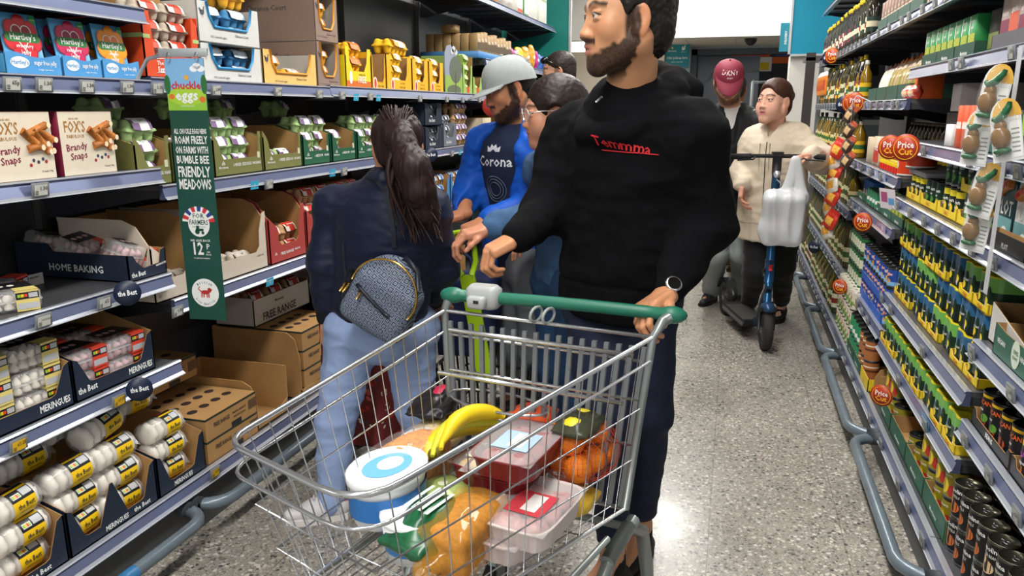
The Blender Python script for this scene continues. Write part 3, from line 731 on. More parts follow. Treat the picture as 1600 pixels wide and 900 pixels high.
    for a, b, _ in vs:
        p = s0 - base + l * (a * .036 + .1 * b * .036) + u * (b * .036 - a * .006) + f * .4
        r = bvh.ray_cast(Vector(p), Vector(-f)); q = r[0] if r[0] is not None else Vector(p - f * .2); out.append(tuple(q + Vector(f) * .005))
    o.add(out, fs, RED)
    q0, q1 = s0 - base - l * .06 - u * .014, s0 - base + l * .09 - u * .022
    line = []
    for t in np.linspace(0, 1, 10):
        p = q0 + (q1 - q0) * t + f * .4; r = bvh.ray_cast(Vector(p), Vector(-f)); line.append((r[0] if r[0] is not None else Vector(p - f * .2)) + Vector(f) * .002)
    o.tube(line, .0016, RED, 5); o.build('lettering', hood)
    m = MB(); c = V3(*J['neck']) - base + f * .13 - u * .012; m.tube([c + l * .012, c - l * .006 - u * .012], .003, M('#b9bcc0', .3, .8), 6); m.build('drawstring_tip', hood)
    # trousers
    t = Sdf()
    t.cap(J['hpL'] + (0, 0, .06), J['hpR'] + (0, 0, .06), .112, .112, .05, f, 1.05)
    for s in 'LR':
        a, b, c = V3(*J['hp' + s]), V3(*J['kn' + s]), V3(*J['an' + s]); c2 = c + unit(b - c) * .055
        t.cap(a, b, .098, .072, .04); t.cap(b, c2, .072, .046, .03)
    garment('trousers', e, base, t, .008, M('#131d35', .85, bump=.3, bscale=400, noise=.1, nscale=20), lambda P: CLOTHN(P, .006, (8, 8, 14), 9),
            clip=cutplanes([(V3(*J['an' + s]) + unit(J['kn' + s] - J['an' + s]) * .06, J['kn' + s] - J['an' + s], .12) for s in 'LR']))
    for s in 'LR':
        shoe(e, base, J['an' + s], J['ft' + s], M('#17161a', .6, bump=.3), SOLEB, z0=0 if s == 'R' else 0.0)
        sk = Sdf(); sk.cap(J['an' + s] + (0, 0, -.03), J['an' + s] + (0, 0, .012), .04, .038, .01); garment('sock', e, base, sk, .005, M('#141417', .9))
    # watch
    wm = MB(); wr, el = V3(*J['wrL']) - base, V3(*J['elL']) - base; d = unit(wr - el); a = unit(np.cross(d, V3(0, 0, 1))); b = np.cross(a, d); c = wr - d * .008
    wm.tube([Vector(c + (a * math.cos(t) + b * math.sin(t)) * .031) for t in np.linspace(0, 2 * PI, 25)[:-1]], .0035, M('#191919', .5), 6, closed=True)
    wt = wm.build('watch', e)
    n = unit(b * .75 - a * .5 ); fc = MB(); q = Vector(n).to_track_quat('Z', 'Y').to_matrix().to_4x4(); q.translation = Vector(c + n * .034); fc.xf = q
    fc.lathe([(0, -.004), (.019, -.004), (.021, 0), (.021, .004), (.018, .006), (.0, .006)], M('#c9c9cc', .25, .9), 24); fc.xf = q @ Matrix.Translation((0, 0, .0065)); fc.disc(0, 0, .0165, .0165, M('#0a0a0c', .1), plane='xy'); fc.build('watch_face', wt)
    return e
man_hoodie()
# ---------------- woman seen from behind with a patterned backpack
def tshirt_ring(): pass
def woman_backpack():
    Y = 2.4
    J = dict(head=PT(622, 232, Y), hf=(-.35, .93, -.1), hs=.97, tf=(-.05, 1, 0), neck=PT(608, 288, Y - .02), chest=PT(605, 365, Y), pelvis=PT(595, 500, Y),
             shL=PT(522, 312, Y), shR=PT(672, 318, Y + .02), elL=PT(508, 410, Y - .04), wrL=PT(512, 498, Y - .02), elR=PT(690, 420, Y + .08), wrR=PT(676, 470, Y + .22),
             hpL=PT(553, 520, Y), hpR=PT(640, 520, Y + .04), knL=PT(525, 660, Y - .1), anL=PT(518, 786, 2.235), knR=PT(648, 640, Y + .04), anR=PT(668, 735, Y + .2),
             ftL=(-.35, .35, 0), ftR=(.1, .95, 0))
    J['ftL'] = (-.5, -.3, 0)
    J['root'] = V3(J['pelvis'][0], J['pelvis'][1], 0)
    e, base, Rm, Rt = person('woman in navy bomber jacket and light jeans, seen from behind with a backpack', J, '#b98463', dict(lip='#a5625a', brow='#2a1a14', shape=dict(fem=True, jaw=.95, nr=.045), col=dict(fem=True)),
        dict(L=dict(d=(-.1, .1, -1), pn=(1, .1, 0), curl=(.5, .5, .3), thumb=.4), R=dict(d=(-.2, .9, -.2), pn=(0, 0, -1), curl=(.7, .9, .5))), voxel=.0035)
    s = .97; T = lambda *p: V3(*J['head']) + Rm @ (V3(*p) * s)
    h = Sdf(); h.ell(T(0, -.02, .042), V3(.088, .106, .092) * s, Rm, .01); h.ell(T(0, .105, -.03), V3(.075, .07, .095), Rm, .012, 's')
    h.ell(T(0, -.065, -.01), V3(.07, .05, .07), Rm, .02); h.ell(T(-.01, -.115, .045), V3(.035, .03, .035), Rm, .02)
    pt = [T(-.01, -.12, .05), T(-.02, -.155, .02), PT(645, 262, Y - .17), PT(655, 300, Y - .17), PT(668, 335, Y - .15), PT(678, 365, Y - .13)]
    h.chain(pt, [.03, .04, .05, .046, .034, .008], .03)
    garment('hair', e, base, h, .0045, hairmat('#1d0d0a'), lambda P: .003 * folds(P, (90, 90, 6), 3) + .0015 * vnoise(P, (150, 150, 8), 1))
    hs = [c for c in e.children if c.name.startswith('hair')][0]
    lk = MB(); HM = hairmat('#1f0e0a'); tie = V3(*pt[1]) - base; rr = random.Random(4)
    for i in range(70):
        a, q = rr.uniform(0, 2 * PI), rr.uniform(.4, 1); ex, ez = rr.uniform(632, 692), rr.uniform(318, 384); en = PT(ex, ez, Y - .17 + rr.uniform(-.02, .05)) - base; wv = rr.uniform(-.014, .014); ox = math.cos(a) * .045 * q; pts = []
        for k in range(9):
            t = k / 8; m_ = tie * (1 - t) + en * t + V3(ox * math.sin(PI * t) + wv * math.sin(5 * t + i), -.045 * q * math.sin(PI * min(1, t * 1.1)) * (1 if i % 3 else .3), .02 * math.sin(PI * t)); pts.append(m_)
        lk.tube(pts, [.007, .009, .01, .0095, .009, .0075, .0055, .0035, .0012], HM, 5)
    for i in range(26):
        a = rr.uniform(-1.2, 1.2); c0 = T(.08 * math.sin(a), rr.uniform(-.05, .03), .10 + .02 * math.cos(a)) - base; c1 = T(.04 * math.sin(a), -.1, .09 + rr.uniform(0, .02)) - base
        lk.tube([c0, (c0 + c1) / 2 + V3(0, 0, rr.uniform(.016, .03)), c1, tie], [.0015, .003, .003, .002], HM, 4)
    lk.build('loose_strands', hs)
    b = MB(); p = V3(*pt[1]) - base; b.xf = Matrix.Translation(Vector(p)) @ Matrix.Rotation(.9, 4, 'X'); b.lathe([(.03, -.006), (.036, 0), (.03, .006)], M('#0c0c0e', .6), 18); b.build('hair_tie', hs)
    # bomber jacket
    l, f, u = Rt[:, 0], Rt[:, 1], Rt[:, 2]; g = Sdf(); ch, pe = J['chest'], J['pelvis']
    g.cap(J['shL'] + V3(0, 0, -.02), J['shR'] + V3(0, 0, -.02), .07, .07, .05); g.cap(ch + (0, 0, .02), pe + (0, 0, .07), .185, .175, .05, f, 1.45); g.cap(J['neck'], ch, .07, .11, .05)
    for q in 'LR':
        a, b_, c = V3(*J['sh' + q]), V3(*J['el' + q]), V3(*J['wr' + q]); d = unit(c - b_)
        g.cap(a + (0, 0, -.02), b_, .066, .058, .03); g.cap(b_, c - d * .07, .058, .05, .03); g.cap(c - d * .055, c - d * .01, .038, .036, .008)
    g.cap(pe + (0, 0, .055), pe + (0, 0, .03), .165, .16, .01, f, 1.45)
    g.chain([V3(*J['neck']) + l * .055 + f * .03, V3(*J['neck']) - f * .055 + (0, 0, .02), V3(*J['neck']) - l * .055 + f * .03], [.022, .024, .022], .02)
    NAVY = M('#0e1730', .55, bump=.15, bscale=120, sheen=.05, spec=.35); RIB = M('#0d1016', .85, bump=.5, bscale=300)
    garment('bomber_jacket', e, base, g, .006, NAVY, lambda P: CLOTHN(P, .006, (4, 4, 12), 11) + CLOTHN(P, .0035, (14, 14, 34), 3), clip=cutplanes([(pe + V3(0, 0, .022), (0, 0, 1), .3)]), it=1)
    jk = [c for c in e.children if c.name.startswith('bomber')][0]
    rb = Sdf(); rb.cap(pe + V3(0, 0, .05), pe + V3(0, 0, .03), .170, .166, .01, f, 1.42)
    garment('waist_rib', jk, base, rb, .007, RIB, lambda P: .0015 * np.sin(np.arctan2(P[:, 1] - pe[1], P[:, 0] - pe[0]) * 90), clip=cutplanes([(pe + V3(0, 0, .005), (0, 0, 1), .3), (pe + V3(0, 0, .06), (0, 0, -1), .3)]))
    for q in 'LR':
        c, b_ = V3(*J['wr' + q]), V3(*J['el' + q]); d = unit(c - b_); rb = Sdf(); rb.cap(c - d * .06, c - d * .008, .045, .040, .008); garment('cuff', jk, base, rb, .006, RIB)
    # jeans
    t = Sdf(); t.cap(J['hpL'] + (0, 0, .02), J['hpR'] + (0, 0, .02), .098, .098, .05); t.ell(pe + (0, 0, -.05) - f * .03, (.15, .11, .10), Rt, .04)
    for q in 'LR':
        a, b_, c = V3(*J['hp' + q]), V3(*J['kn' + q]), V3(*J['an' + q]); t.cap(a, b_, .100, .066, .04); t.cap(b_, b_ * .55 + c * .45, .066, .060, .03); t.cap(b_ * .55 + c * .45, c, .058, .044, .02)
    JEAN = M('#93a8d2', .8, bump=.4, bscale=600, noise=.1, nscale=8)
    garment('jeans', e, base, t, .0065, JEAN, lambda P: CLOTHN(P, .006, (6, 6, 22), 21) + .002 * folds(P, (30, 30, 40), 2))
    for q in 'LR':
        o, T2 = shoe(e, base, J['an' + q], J['ft' + q], M('#d9d6d6', .6, bump=.2), M('#e6e2e0', .5), name='sneaker', L=.25)
        m = MB()
        if q == 'L':
            for k in range(4): m.tube([Vector(T2(.06 + .018 * k, y, .085 - .011 * k) - base) for y in (-.02, 0, .02)], .003, M('#f0f0f0', .6), 5)
            m.build('laces', o); m2 = MB(); m2.ell(T2(-.035, 0, .075) - base, (.03, .03, .022), M('#d98b8b', .6)); m2.build('heel_tab', o)
    # backpack
    bp = thing('backpack', 'small grey monogram backpack hanging on the back of the woman in navy', 'backpack', tuple(base)); C0 = PT(603, 462, Y - .22); 
    Rb = headframe(f * 1.0 + (0, 0, 0), u); tilt = .5; cs, sn = math.cos(tilt), math.sin(tilt)
    lx, uz = l * cs + u * sn, u * cs - l * sn; Rb = np.stack([lx, f, uz], 1)
    b = Sdf(); b.box(C0 - uz * .03, (.082, .026, .065), Rb, .03, .02); b.ell(C0 + uz * .045, (.1, .055, .095), Rb, .03); b.ell(C0 - uz * .06, (.118, .06, .07), Rb, .03)
    m, nt, N, L, bs = newmat()
    tc = N.new('ShaderNodeTexCoord'); mp = N.new('ShaderNodeMapping'); mp.inputs['Rotation'].default_value = (0, 0, .6); mp.inputs['Scale'].default_value = (44, 44, 1); sx_ = N.new('ShaderNodeSeparateXYZ'); cx_ = N.new('ShaderNodeCombineXYZ'); L.new(tc.outputs['Object'], sx_.inputs[0]); L.new(sx_.outputs[0], cx_.inputs[0]); L.new(sx_.outputs[2], cx_.inputs[1]); L.new(cx_.outputs[0], mp.inputs[0])
    v1 = N.new('ShaderNodeTexVoronoi'); v1.voronoi_dimensions = '2D'; v1.distance = 'CHEBYCHEV'; v1.feature = 'F1'; v1.inputs['Scale'].default_value = 1; v1.inputs['Randomness'].default_value = .0; L.new(mp.outputs[0], v1.inputs['Vector'])
    w1 = N.new('ShaderNodeMath'); w1.operation = 'PINGPONG'; w1.inputs[1].default_value = .13; L.new(v1.outputs['Distance'], w1.inputs[0])
    n1 = N.new('ShaderNodeTexNoise'); n1.inputs['Scale'].default_value = 3.3; L.new(mp.outputs[0], n1.inputs[0])
    ad = N.new('ShaderNodeMath'); ad.operation = 'ADD'; L.new(w1.outputs[0], ad.inputs[0]); sc2 = N.new('ShaderNodeMath'); sc2.operation = 'MULTIPLY'; sc2.inputs[1].default_value = .16; L.new(n1.outputs[0], sc2.inputs[0]); L.new(sc2.outputs[0], ad.inputs[1])
    g1 = N.new('ShaderNodeMath'); g1.operation = 'GREATER_THAN'; g1.inputs[1].default_value = .145; L.new(ad.outputs[0], g1.inputs[0])
    mx = N.new('ShaderNodeMix'); mx.data_type = 'RGBA'; mx.inputs[6].default_value = lin('#20273a'); mx.inputs[7].default_value = lin('#7f8c9f'); L.new(g1.outputs[0], mx.inputs[0]); L.new(mx.outputs[2], bs.inputs['Base Color']); bs.inputs['Roughness'].default_value = .6
    V, Fq = b.mesh(.005); V = smooth(V, Fq, 2); npmesh('bag_body', [(V - base, Fq, None, 0)], [m], bp)
    LEA = M('#141a28', .4, bump=.2); GOLD = M('#c9a257', .25, 1)
    P = lambda x, y, z: Vector(C0 + Rb @ V3(x, y, z) - base)
    z = MB(); arc = [P(.112 * math.cos(a), -.045, .02 + .112 * math.sin(a)) for a in np.linspace(-.1, PI + .3, 22)]; z.tube(arc, .004, GOLD, 6); z.build('zip', bp)
    z = MB(); z.tube([P(.085 - .14 * t, -.066 - .006 * math.sin(PI * t), .01 - .04 * t) for t in np.linspace(0, 1, 8)], .006, LEA, 6); zz = z.build('front_pocket_trim', bp)
    z = MB(); z.tube([P(.06, -.075, .0), P(.06, -.078, -.028)], .005, GOLD, 6); z.build('zip_pull', zz)
    z = MB(); z.tube([P(.112, -.05, -.005), P(.115, -.06, -.04)], .005, GOLD, 6); z.tube([P(.123, -.05, -.01), P(.127, -.055, -.045)], .005, GOLD, 6); z.build('zip_pull', bp)
    z = MB(); z.tube([P(.13, -.02, .03), P(.12, -.03, -.03), P(.09, -.03, -.09)], .016, LEA, 8); z.build('side_panel', bp)
    sw = MB(); top = P(.0, .0, .135)
    sw.tube([P(.0, .0, .12), P(-.005, -.01, .15), P(-.06, -.02, .135), P(-.09, -.02, .08)], .009, LEA, 6); sw.build('handle', bp)
    from mathutils.bvhtree import BVHTree
    bv = BVHTree.FromObject(jk, bpy.context.evaluated_depsgraph_get())
    def strap(pts, wd):
        m = MB(); vs = []
        for i, (x, y) in enumerate(pts):
            p = Vector(PT(x, y, Y - .5) - base); d = (Vector(PT(x, y, Y) - base) - p).normalized(); r = bv.ray_cast(p, d)
            q = r[0] - d * .006 if r[0] is not None else p + d * .38; vs += [tuple(q - Vector(l) * wd), tuple(q + Vector(l) * wd), tuple(q + Vector(l) * wd - d * .004), tuple(q - Vector(l) * wd - d * .004)]
        k = len(pts); fs = []
        for i in range(k - 1):
            for j in range(4): fs.append((4 * i + j, 4 * i + (j + 1) % 4, 4 * i + 4 + (j + 1) % 4, 4 * i + 4 + j))
        m.add(vs, fs, LEA); m.build('strap', bp)
    strap([(572, 275), (590, 283), (602, 300), (609, 330), (614, 360), (616, 388)], .009)
    strap([(536, 380), (537, 410), (541, 440), (545, 465)], .004)
    return e
woman_backpack()
# ---------------- man in the blue track jacket and grey cap
def simple_hair(e, base, J, Rm, s, mat, back=.0, full=1.0, low=-.01, h=.0045, disp=.0015, extra=None, face=(.118, 0, .066, .08)):
    T = lambda *p: V3(*J['head']) + Rm @ (V3(*p) * s)
    g = Sdf(); g.ell(T(0, -.022, .046), V3(.081, .1, .088) * s * full, Rm, .01); g.ell(T(0, -.06, low), V3(.072, .055, .07) * s, Rm, .02)
    if extra: extra(g, T)
    g.ell(T(0, face[0], face[1]), V3(.085, face[2], face[3]) * s, Rm, .012, 's')
    for x in (-1, 1): g.ell(T(x * .09, .008, -.01), V3(.034, .034, .04) * s, Rm, .006, 's')
    return garment('hair', e, base, g, h, mat, lambda P: disp * vnoise(P, 120, 1))
def cap_hat(owner, name, J, Rm, s, mat, label, base, logo=None, logomat=None, brimtilt=.25, lift=0.0):
    hat = name; T = lambda *p: V3(*J['head']) + Rm @ (V3(*p) * s) - base
    m = MB(); n = 28; rows = 9; vs = []
    for i in range(rows + 1):
        t = i / rows * PI / 2
        for j in range(n):
            a = 2 * PI * j / n; r = math.cos(t) ** .7
            x, y, z = .089 * r * math.cos(a), -.012 + .107 * r * math.sin(a), .028 + lift + .098 * math.sin(t) ** .92 - (.02 if math.sin(a) < 0 else 0) * (1 - i / rows) * -math.sin(a)
            vs.append(tuple(T(x, y, z)))
    fs = [(i * n + j, i * n + (j + 1) % n, (i + 1) * n + (j + 1) % n, (i + 1) * n + j) for i in range(rows) for j in range(n)]
    m.add(vs, fs, mat, True); hat = m.build(name, owner)
    b = MB(); vs = []; k = 14
    for dz in (0, -.004):
        for ring, ex in ((0, 0), (1, 1)):
            for j in range(k + 1):
                a = -1.12 + 2.24 * j / k; sx = math.sin(a); cy = math.cos(a)
                x = .088 * sx if ring == 0 else .085 * math.sin(a * 1.0); y = -.012 + .106 * cy + (0 if ring == 0 else .072 * max(0, math.cos(a * 1.25)) ** .6)
                z = .031 + lift - (y - .094) * brimtilt - (.9 * x * x) * 3.2 * (1 if ring else .6) + dz; vs.append(tuple(T(x, y, z)))
    q = k + 1; fs = []
    for j in range(k):
        fs.append((j, j + 1, q + j + 1, q + j)); fs.append((2 * q + j + 1, 2 * q + j, 3 * q + j, 3 * q + j + 1)); fs.append((q + j, q + j + 1, 3 * q + j + 1, 3 * q + j))
    b.add(vs, fs, mat, True); b.build('brim', hat)
    c = MB(); c.ell(T(0, -.012, .128 + lift), (.007, .007, .004), mat); c.build('cap_button', hat)
    if logo:
        w = MB(); txt = logo if isinstance(logo, list) else [(logo, 0, 0, .02)]
        for tx, ox, oz, hh in txt:
            vs, fs2 = text_geo(tx); out = []
            for a, b_, _ in vs:
                u, v = a * hh * 1.4 + ox, b_ * hh * 1.4 + .078 + lift + oz; th = math.asin(max(-1, min(1, (v - .028 - lift) / .098))); r = math.cos(th) ** .7
                xx = u; aa = math.asin(max(-.99, min(.99, xx / (.089 * r)))); out.append(tuple(T(xx, -.012 + .109 * r * math.cos(aa), v)))
            w.add(out, fs2, logomat)
        w.build('lettering', hat)
    return hat
def coat(e, base, J, Rt, name, mat, sh=.075, body=(.18, .17), arm=(.072, .062, .05), fl=1.45, hem=-.04, h=.007, dis=(.01, .004), seed=1, opening=None, col=None, hood=False, cuff=None):
    l, f, u = Rt[:, 0], Rt[:, 1], Rt[:, 2]; g = Sdf(); ch, pe = V3(*J['chest']), V3(*J['pelvis'])
    g.cap(J['shL'] + V3(0, 0, -.02), J['shR'] + V3(0, 0, -.02), sh, sh, .05); g.cap(ch + (0, 0, .02), pe + (0, 0, hem + .02), body[0], body[1], .05, f, fl); g.cap(J['neck'] + V3(0, 0, -.03), ch, .07, .1, .05)
    for q in 'LR':
        a, b_, c = V3(*J['sh' + q]), V3(*J['el' + q]), V3(*J['wr' + q]); d = unit(c - b_)
        g.cap(a + (0, 0, -.02), b_, arm[0], arm[1], .04); g.cap(b_, c - d * .04, arm[1], arm[2], .03); g.cap(c - d * .05, c - d * .015, arm[2] * .86, arm[2] * .8, .01)
    if hood:
        n0 = V3(*J['neck'])
        g.chain([n0 + l * .075 + f * .055 - u * .03, n0 + l * .095 - f * .02, n0 - f * .10 + u * .02, n0 - l * .095 - f * .02, n0 - l * .075 + f * .055 - u * .03], [.024, .032, .045, .032, .024], .02)
    else:
        n0 = V3(*J['neck'])
        g.chain([n0 + l * .06 + f * .05 - u * .02, n0 + l * .07 - f * .01, n0 - f * .06 + u * .015, n0 - l * .07 - f * .01, n0 - l * .06 + f * .05 - u * .02], [.014, .018, .02, .018, .014], .02)
    if hood: n0 = V3(*J['neck']); g.cap(n0 + f * .05 + u * .08, n0 + f * .12 - u * .05, .048, .015, .008, op='s')
    if opening: opening(g, l, f, u)
    return garment(name, e, base, g, h, mat, lambda P: CLOTHN(P, dis[0], (8, 8, 11), seed) + CLOTHN(P, dis[1], (20, 20, 28), seed + 3), clip=cutplanes([(pe + V3(0, 0, hem), (0, 0, 1), .32)]), it=1, col=col)
def pants(e, base, J, Rt, name, mat, hip=.11, th=.09, kn=.066, an=.05, up=.03, h=.008, dis=.006, short=0.05, bell=0):
    t = Sdf(); t.cap(J['hpL'] + V3(0, 0, .05), J['hpR'] + V3(0, 0, .05), hip, hip, .05)
    for q in 'LR':
        a, b_, c = V3(*J['hp' + q]), V3(*J['kn' + q]), V3(*J['an' + q]); t.cap(a, b_, th, kn, .04); t.cap(b_, c, kn, an, .03)
    return garment(name, e, base, t, h, mat, lambda P: CLOTHN(P, dis, (8, 8, 16), 4), clip=cutplanes([(V3(*J['an' + q]) + unit(J['kn' + q] - J['an' + q]) * short, J['kn' + q] - J['an' + q], .12) for q in 'LR']))
def plaster(vsfn, garm, base, depsgraph=None):
    from mathutils.bvhtree import BVHTree
    bv = BVHTree.FromObject(garm, bpy.context.evaluated_depsgraph_get())
    def f(p, d, off=.002):
        p, d = Vector(V3(*p) - base), Vector(unit(d)); r = bv.ray_cast(p, d); return tuple((r[0] if r[0] is not None else p + d * .3) - d * off)
    return f
def man_blue():
    Y = 3.02
    J = dict(head=PT(795, 140, Y), hf=(-.8, -.55, -.32), hs=1.0, tf=(-.42, -.9, 0), neck=PT(812, 190, Y + .04), chest=PT(800, 262, Y + .05), pelvis=PT(815, 408, Y + .08),
             shL=PT(848, 233, Y - .02), shR=PT(757, 222, Y + .06), elL=PT(832, 325, Y - .06), wrL=PT(757, 347, Y - .24), elR=PT(733, 300, Y + .04), wrR=PT(722, 336, Y - .12),
             hpL=PT(835, 430, Y + .02), hpR=PT(798, 430, Y + .16), knL=PT(838, 545, Y + .05), anL=PT(842, 628, Y + .18), knR=PT(800, 540, Y + .18), anR=PT(800, 612, Y + .36), ftL=(-.7, -.7, 0), ftR=(-.7, -.7, 0))
    J['root'] = V3(J['pelvis'][0], J['pelvis'][1], 0)
    e, base, Rm, Rt = person('man in blue zip jacket and pale grey cap leaning on a lime handle', J, '#b07a58', dict(lip='#95584c', brow='#17100d', shape=dict(jaw=1.12, nr=.058), col=dict(beard='#150d0a', closed=.7)),
        dict(L=dict(d=(-.75, -.55, -.3), pn=(.1, .1, -1), curl=(.6, .8, .6), thumb=.6), R=dict(d=(-.6, -.75, -.15), pn=(.1, .1, -1), curl=(.6, .8, .6), thumb=.6)), voxel=.003)
    l, f, u = Rt[:, 0], Rt[:, 1], Rt[:, 2]
    simple_hair(e, base, J, Rm, 1.0, hairmat('#15100e'), full=.98)
    cap_hat(e, 'cap', J, Rm, 1.045, M('#9ba1a0', .85, bump=.25, bscale=500, noise=.05, nscale=50), None, base, [('X', 0, .002, .022)], M('#d9dddd', .6), brimtilt=.22)
    # navy shirt inside, jacket open
    sh = Sdf(); sh.cap(J['chest'] + (0, 0, .04), J['pelvis'] + (0, 0, .02), .155, .15, .05, f, 1.42); sh.cap(J['neck'] + V3(0, 0, -.035), J['chest'], .06, .10, .05); sh.cap(J['shL'] + (0, 0, -.02), J['shR'] + (0, 0, -.02), .055, .055, .05)
    ts = garment('t_shirt', e, base, sh, .007, M('#0f1c38', .9, bump=.2), lambda P: CLOTHN(P, .006, (9, 9, 12), 2), clip=cutplanes([(J['pelvis'] + V3(0, 0, -.03), (0, 0, 1), .3)]))
    pf = plaster(None, ts, base); WH = M('#cfd3da', .7); m = MB()
    def stick(txt, ox, oz, hh, fit, mat=WH, fancy=0):
        vs, fs = text_geo(txt); wd = vs[:, 0].max() - vs[:, 0].min(); sx = fit / wd
        m.add([pf(J['chest'] + l * (a * sx + ox) + u * (b_ * hh * 1.4 + oz + fancy * a * a) + f * .4, -f) for a, b_, _ in vs], fs, mat)
    stick('Corona', .0, .03, .042, .17); stick('EST.1925', -.01, -.168, .014, .06); stick('brewed in mexico', -.01, -.19, .006, .05)
    cr = [(-.03, 0), (-.034, .022), (-.018, .014), (-.012, .03), (0, .02), (.012, .03), (.018, .014), (.034, .022), (.03, 0)]
    m.add([pf(J['chest'] + l * a + u * (b_ + .07) + f * .4, -f) for a, b_ in cr], [tuple(range(9))], WH)
    for r in (.052, .04, .028):
        ring = [Vector(pf(J['chest'] + l * r * math.cos(a) + u * (r * math.sin(a) - .08) + f * .4, -f)) for a in np.linspace(0, 2 * PI, 25)[:-1]]; m.tube(ring, .0012, M('#6f7e96', .8), 4, closed=True)
    m.build('lettering', ts)
    def op(g, l, f, u):
        c0, p0 = J['chest'], J['pelvis']
        g.chain([J['neck'] + f * .10 + u * .05, c0 + f * .17 + u * .02 - l * .0, c0 + f * .19 - u * .16, p0 + f * .2 - u * .1], [.06, .085, .085, .08], .01, None, 1) if False else None
        for a, b_, r0, r1 in ((J['neck'] + f * .07 + u * .03, c0 + f * .16, .06, .115), (c0 + f * .16, c0 + f * .17 - u * .14, .115, .105), (c0 + f * .17 - u * .14, p0 + f * .17 - u * .15, .105, .10)): g.cap(a, b_, r0, r1, .01, op='s')
        g.cap(J['neck'] + u * .03, c0 + u * .02, .05, .10, .01, op='s')
    jk = coat(e, base, J, Rt, 'track_jacket', M('#0b4cae', .6, bump=.12, bscale=300, spec=.3), sh=.075, body=(.18, .172), arm=(.072, .064, .05), opening=op, seed=31, h=.006, dis=(.008, .005), hem=-.08)
    pj = plaster(None, jk, base); a, b_ = V3(*J['elL']), V3(*J['wrL']); d = unit(b_ - a); vd = unit(np.cross(d, -f + V3(.4, -.6, 0))); st = MB(); view = unit(a - V3(0, 0, H))
    for k in (-1, 0, 1):
        q = []
        for t in np.linspace(.12, .82, 9): q.append(Vector(pj(a + (b_ - a) * t + vd * .022 * k - view * .3, view, .003)))
        st.tube(q, .0045, M('#0b1730', .6), 5)
    st.build('sleeve_stripes', jk)
    pants(e, base, J, Rt, 'trousers', M('#6e7279', .85, bump=.2), th=.095, kn=.075, an=.06)
    for q in 'LR': shoe(e, base, J['an' + q], J['ft' + q], M('#22242a', .6), SOLEW)
man_blue()
def woman_denim():
    Y = 2.72
    J = dict(head=PT(862, 178, Y), hf=(-.9, -.42, -.12), hs=1.0, tf=(-.8, -.6, 0), neck=PT(885, 228, Y + .04), chest=PT(888, 290, Y + .08), pelvis=PT(886, 430, Y + .12),
             shL=PT(905, 258, Y - .05), shR=PT(848, 258, Y + .22), elL=PT(850, 330, Y - .16), wrL=PT(762, 358, Y - .24), elR=PT(880, 360, Y + .28), wrR=PT(860, 372, Y + .12),
             hpL=PT(905, 455, Y + .05), hpR=PT(872, 455, Y + .18), knL=PT(900, 580, Y + .05), anL=PT(905, 680, Y + .15), knR=PT(868, 570, Y + .2), anR=PT(870, 665, Y + .3), ftL=(-.8, -.5, 0), ftR=(-.8, -.5, 0))
    J['root'] = V3(J['pelvis'][0], J['pelvis'][1], 0)
    e, base, Rm, Rt = person('woman in denim jacket and clear glasses beside the hooded man', J, '#c08a6e', dict(lip='#a5605a', brow='#2a1a14', shape=dict(fem=True, jaw=.95, nr=.045), col=dict(fem=True, closed=.3)),
        dict(L=dict(d=(-.8, -.5, -.2), pn=(0, 0, -1), curl=(.6, .8, .6), thumb=.6), R=dict(d=(-.9, -.3, -.1), pn=(0, 0, -1), curl=(.5, .5, .4))), voxel=.003)
    def ex(g, T):
        g.ell(T(0, -.03, .03), (.092, .11, .095), Rm, .02); g.cap(T(0, -.08, -.02), T(0, -.1, -.12), .075, .05, .03)
        for x in (-1, 1): g.cap(T(x * .075, .01, .03), T(x * .08, -.02, -.06), .025, .025, .02)
    simple_hair(e, base, J, Rm, 1.04, hairmat('#1c110d'), extra=ex)
    gl = MB(); T = lambda *p: Vector(V3(*J['head']) + Rm @ V3(*p) - base); WM = M('#e4e2dc', .2, .6)
    for x in (-1, 1):
        gl.tube([T(x * .034 + .027 * math.cos(a), .106 - .012 * abs(x * .034 + .027 * math.cos(a)) / .06, .008 + .022 * math.sin(a)) for a in np.linspace(0, 2 * PI, 21)[:-1]], .0016, WM, 5, closed=True)
        gl.tube([T(x * .061, .09, .014), T(x * .078, .05, .016), T(x * .084, -.005, .012)], .0014, WM, 5)
    gl.tube([T(-.008, .104, .012), T(.008, .104, .012)], .0016, WM, 5); gg = gl.build('glasses', e)
    ln = MB(); GLS = M('#ffffff', .02, alpha=.15)
    for x in (-1, 1): ln.add([tuple(T(x * .034 + .026 * math.cos(a), .1025 - .012 * abs(x * .034 + .026 * math.cos(a)) / .06, .008 + .021 * math.sin(a))) for a in np.linspace(0, 2 * PI, 17)[:-1]], [tuple(range(16))], GLS)
    ln.build('lens', gg)
    DEN = M('#3b5c82', .85, bump=.5, bscale=450, noise=.22, nscale=14); coat(e, base, J, Rt, 'denim_jacket', DEN, arm=(.068, .058, .046), body=(.165, .16), seed=41, hem=-.02)
    pants(e, base, J, Rt, 'jeans', M('#24456b', .85, bump=.4, bscale=400, noise=.2, nscale=10), th=.095, kn=.075, an=.06)
    for q in 'LR': shoe(e, base, J['an' + q], J['ft' + q], M('#30343a', .6), SOLEW, L=.24)
woman_denim()
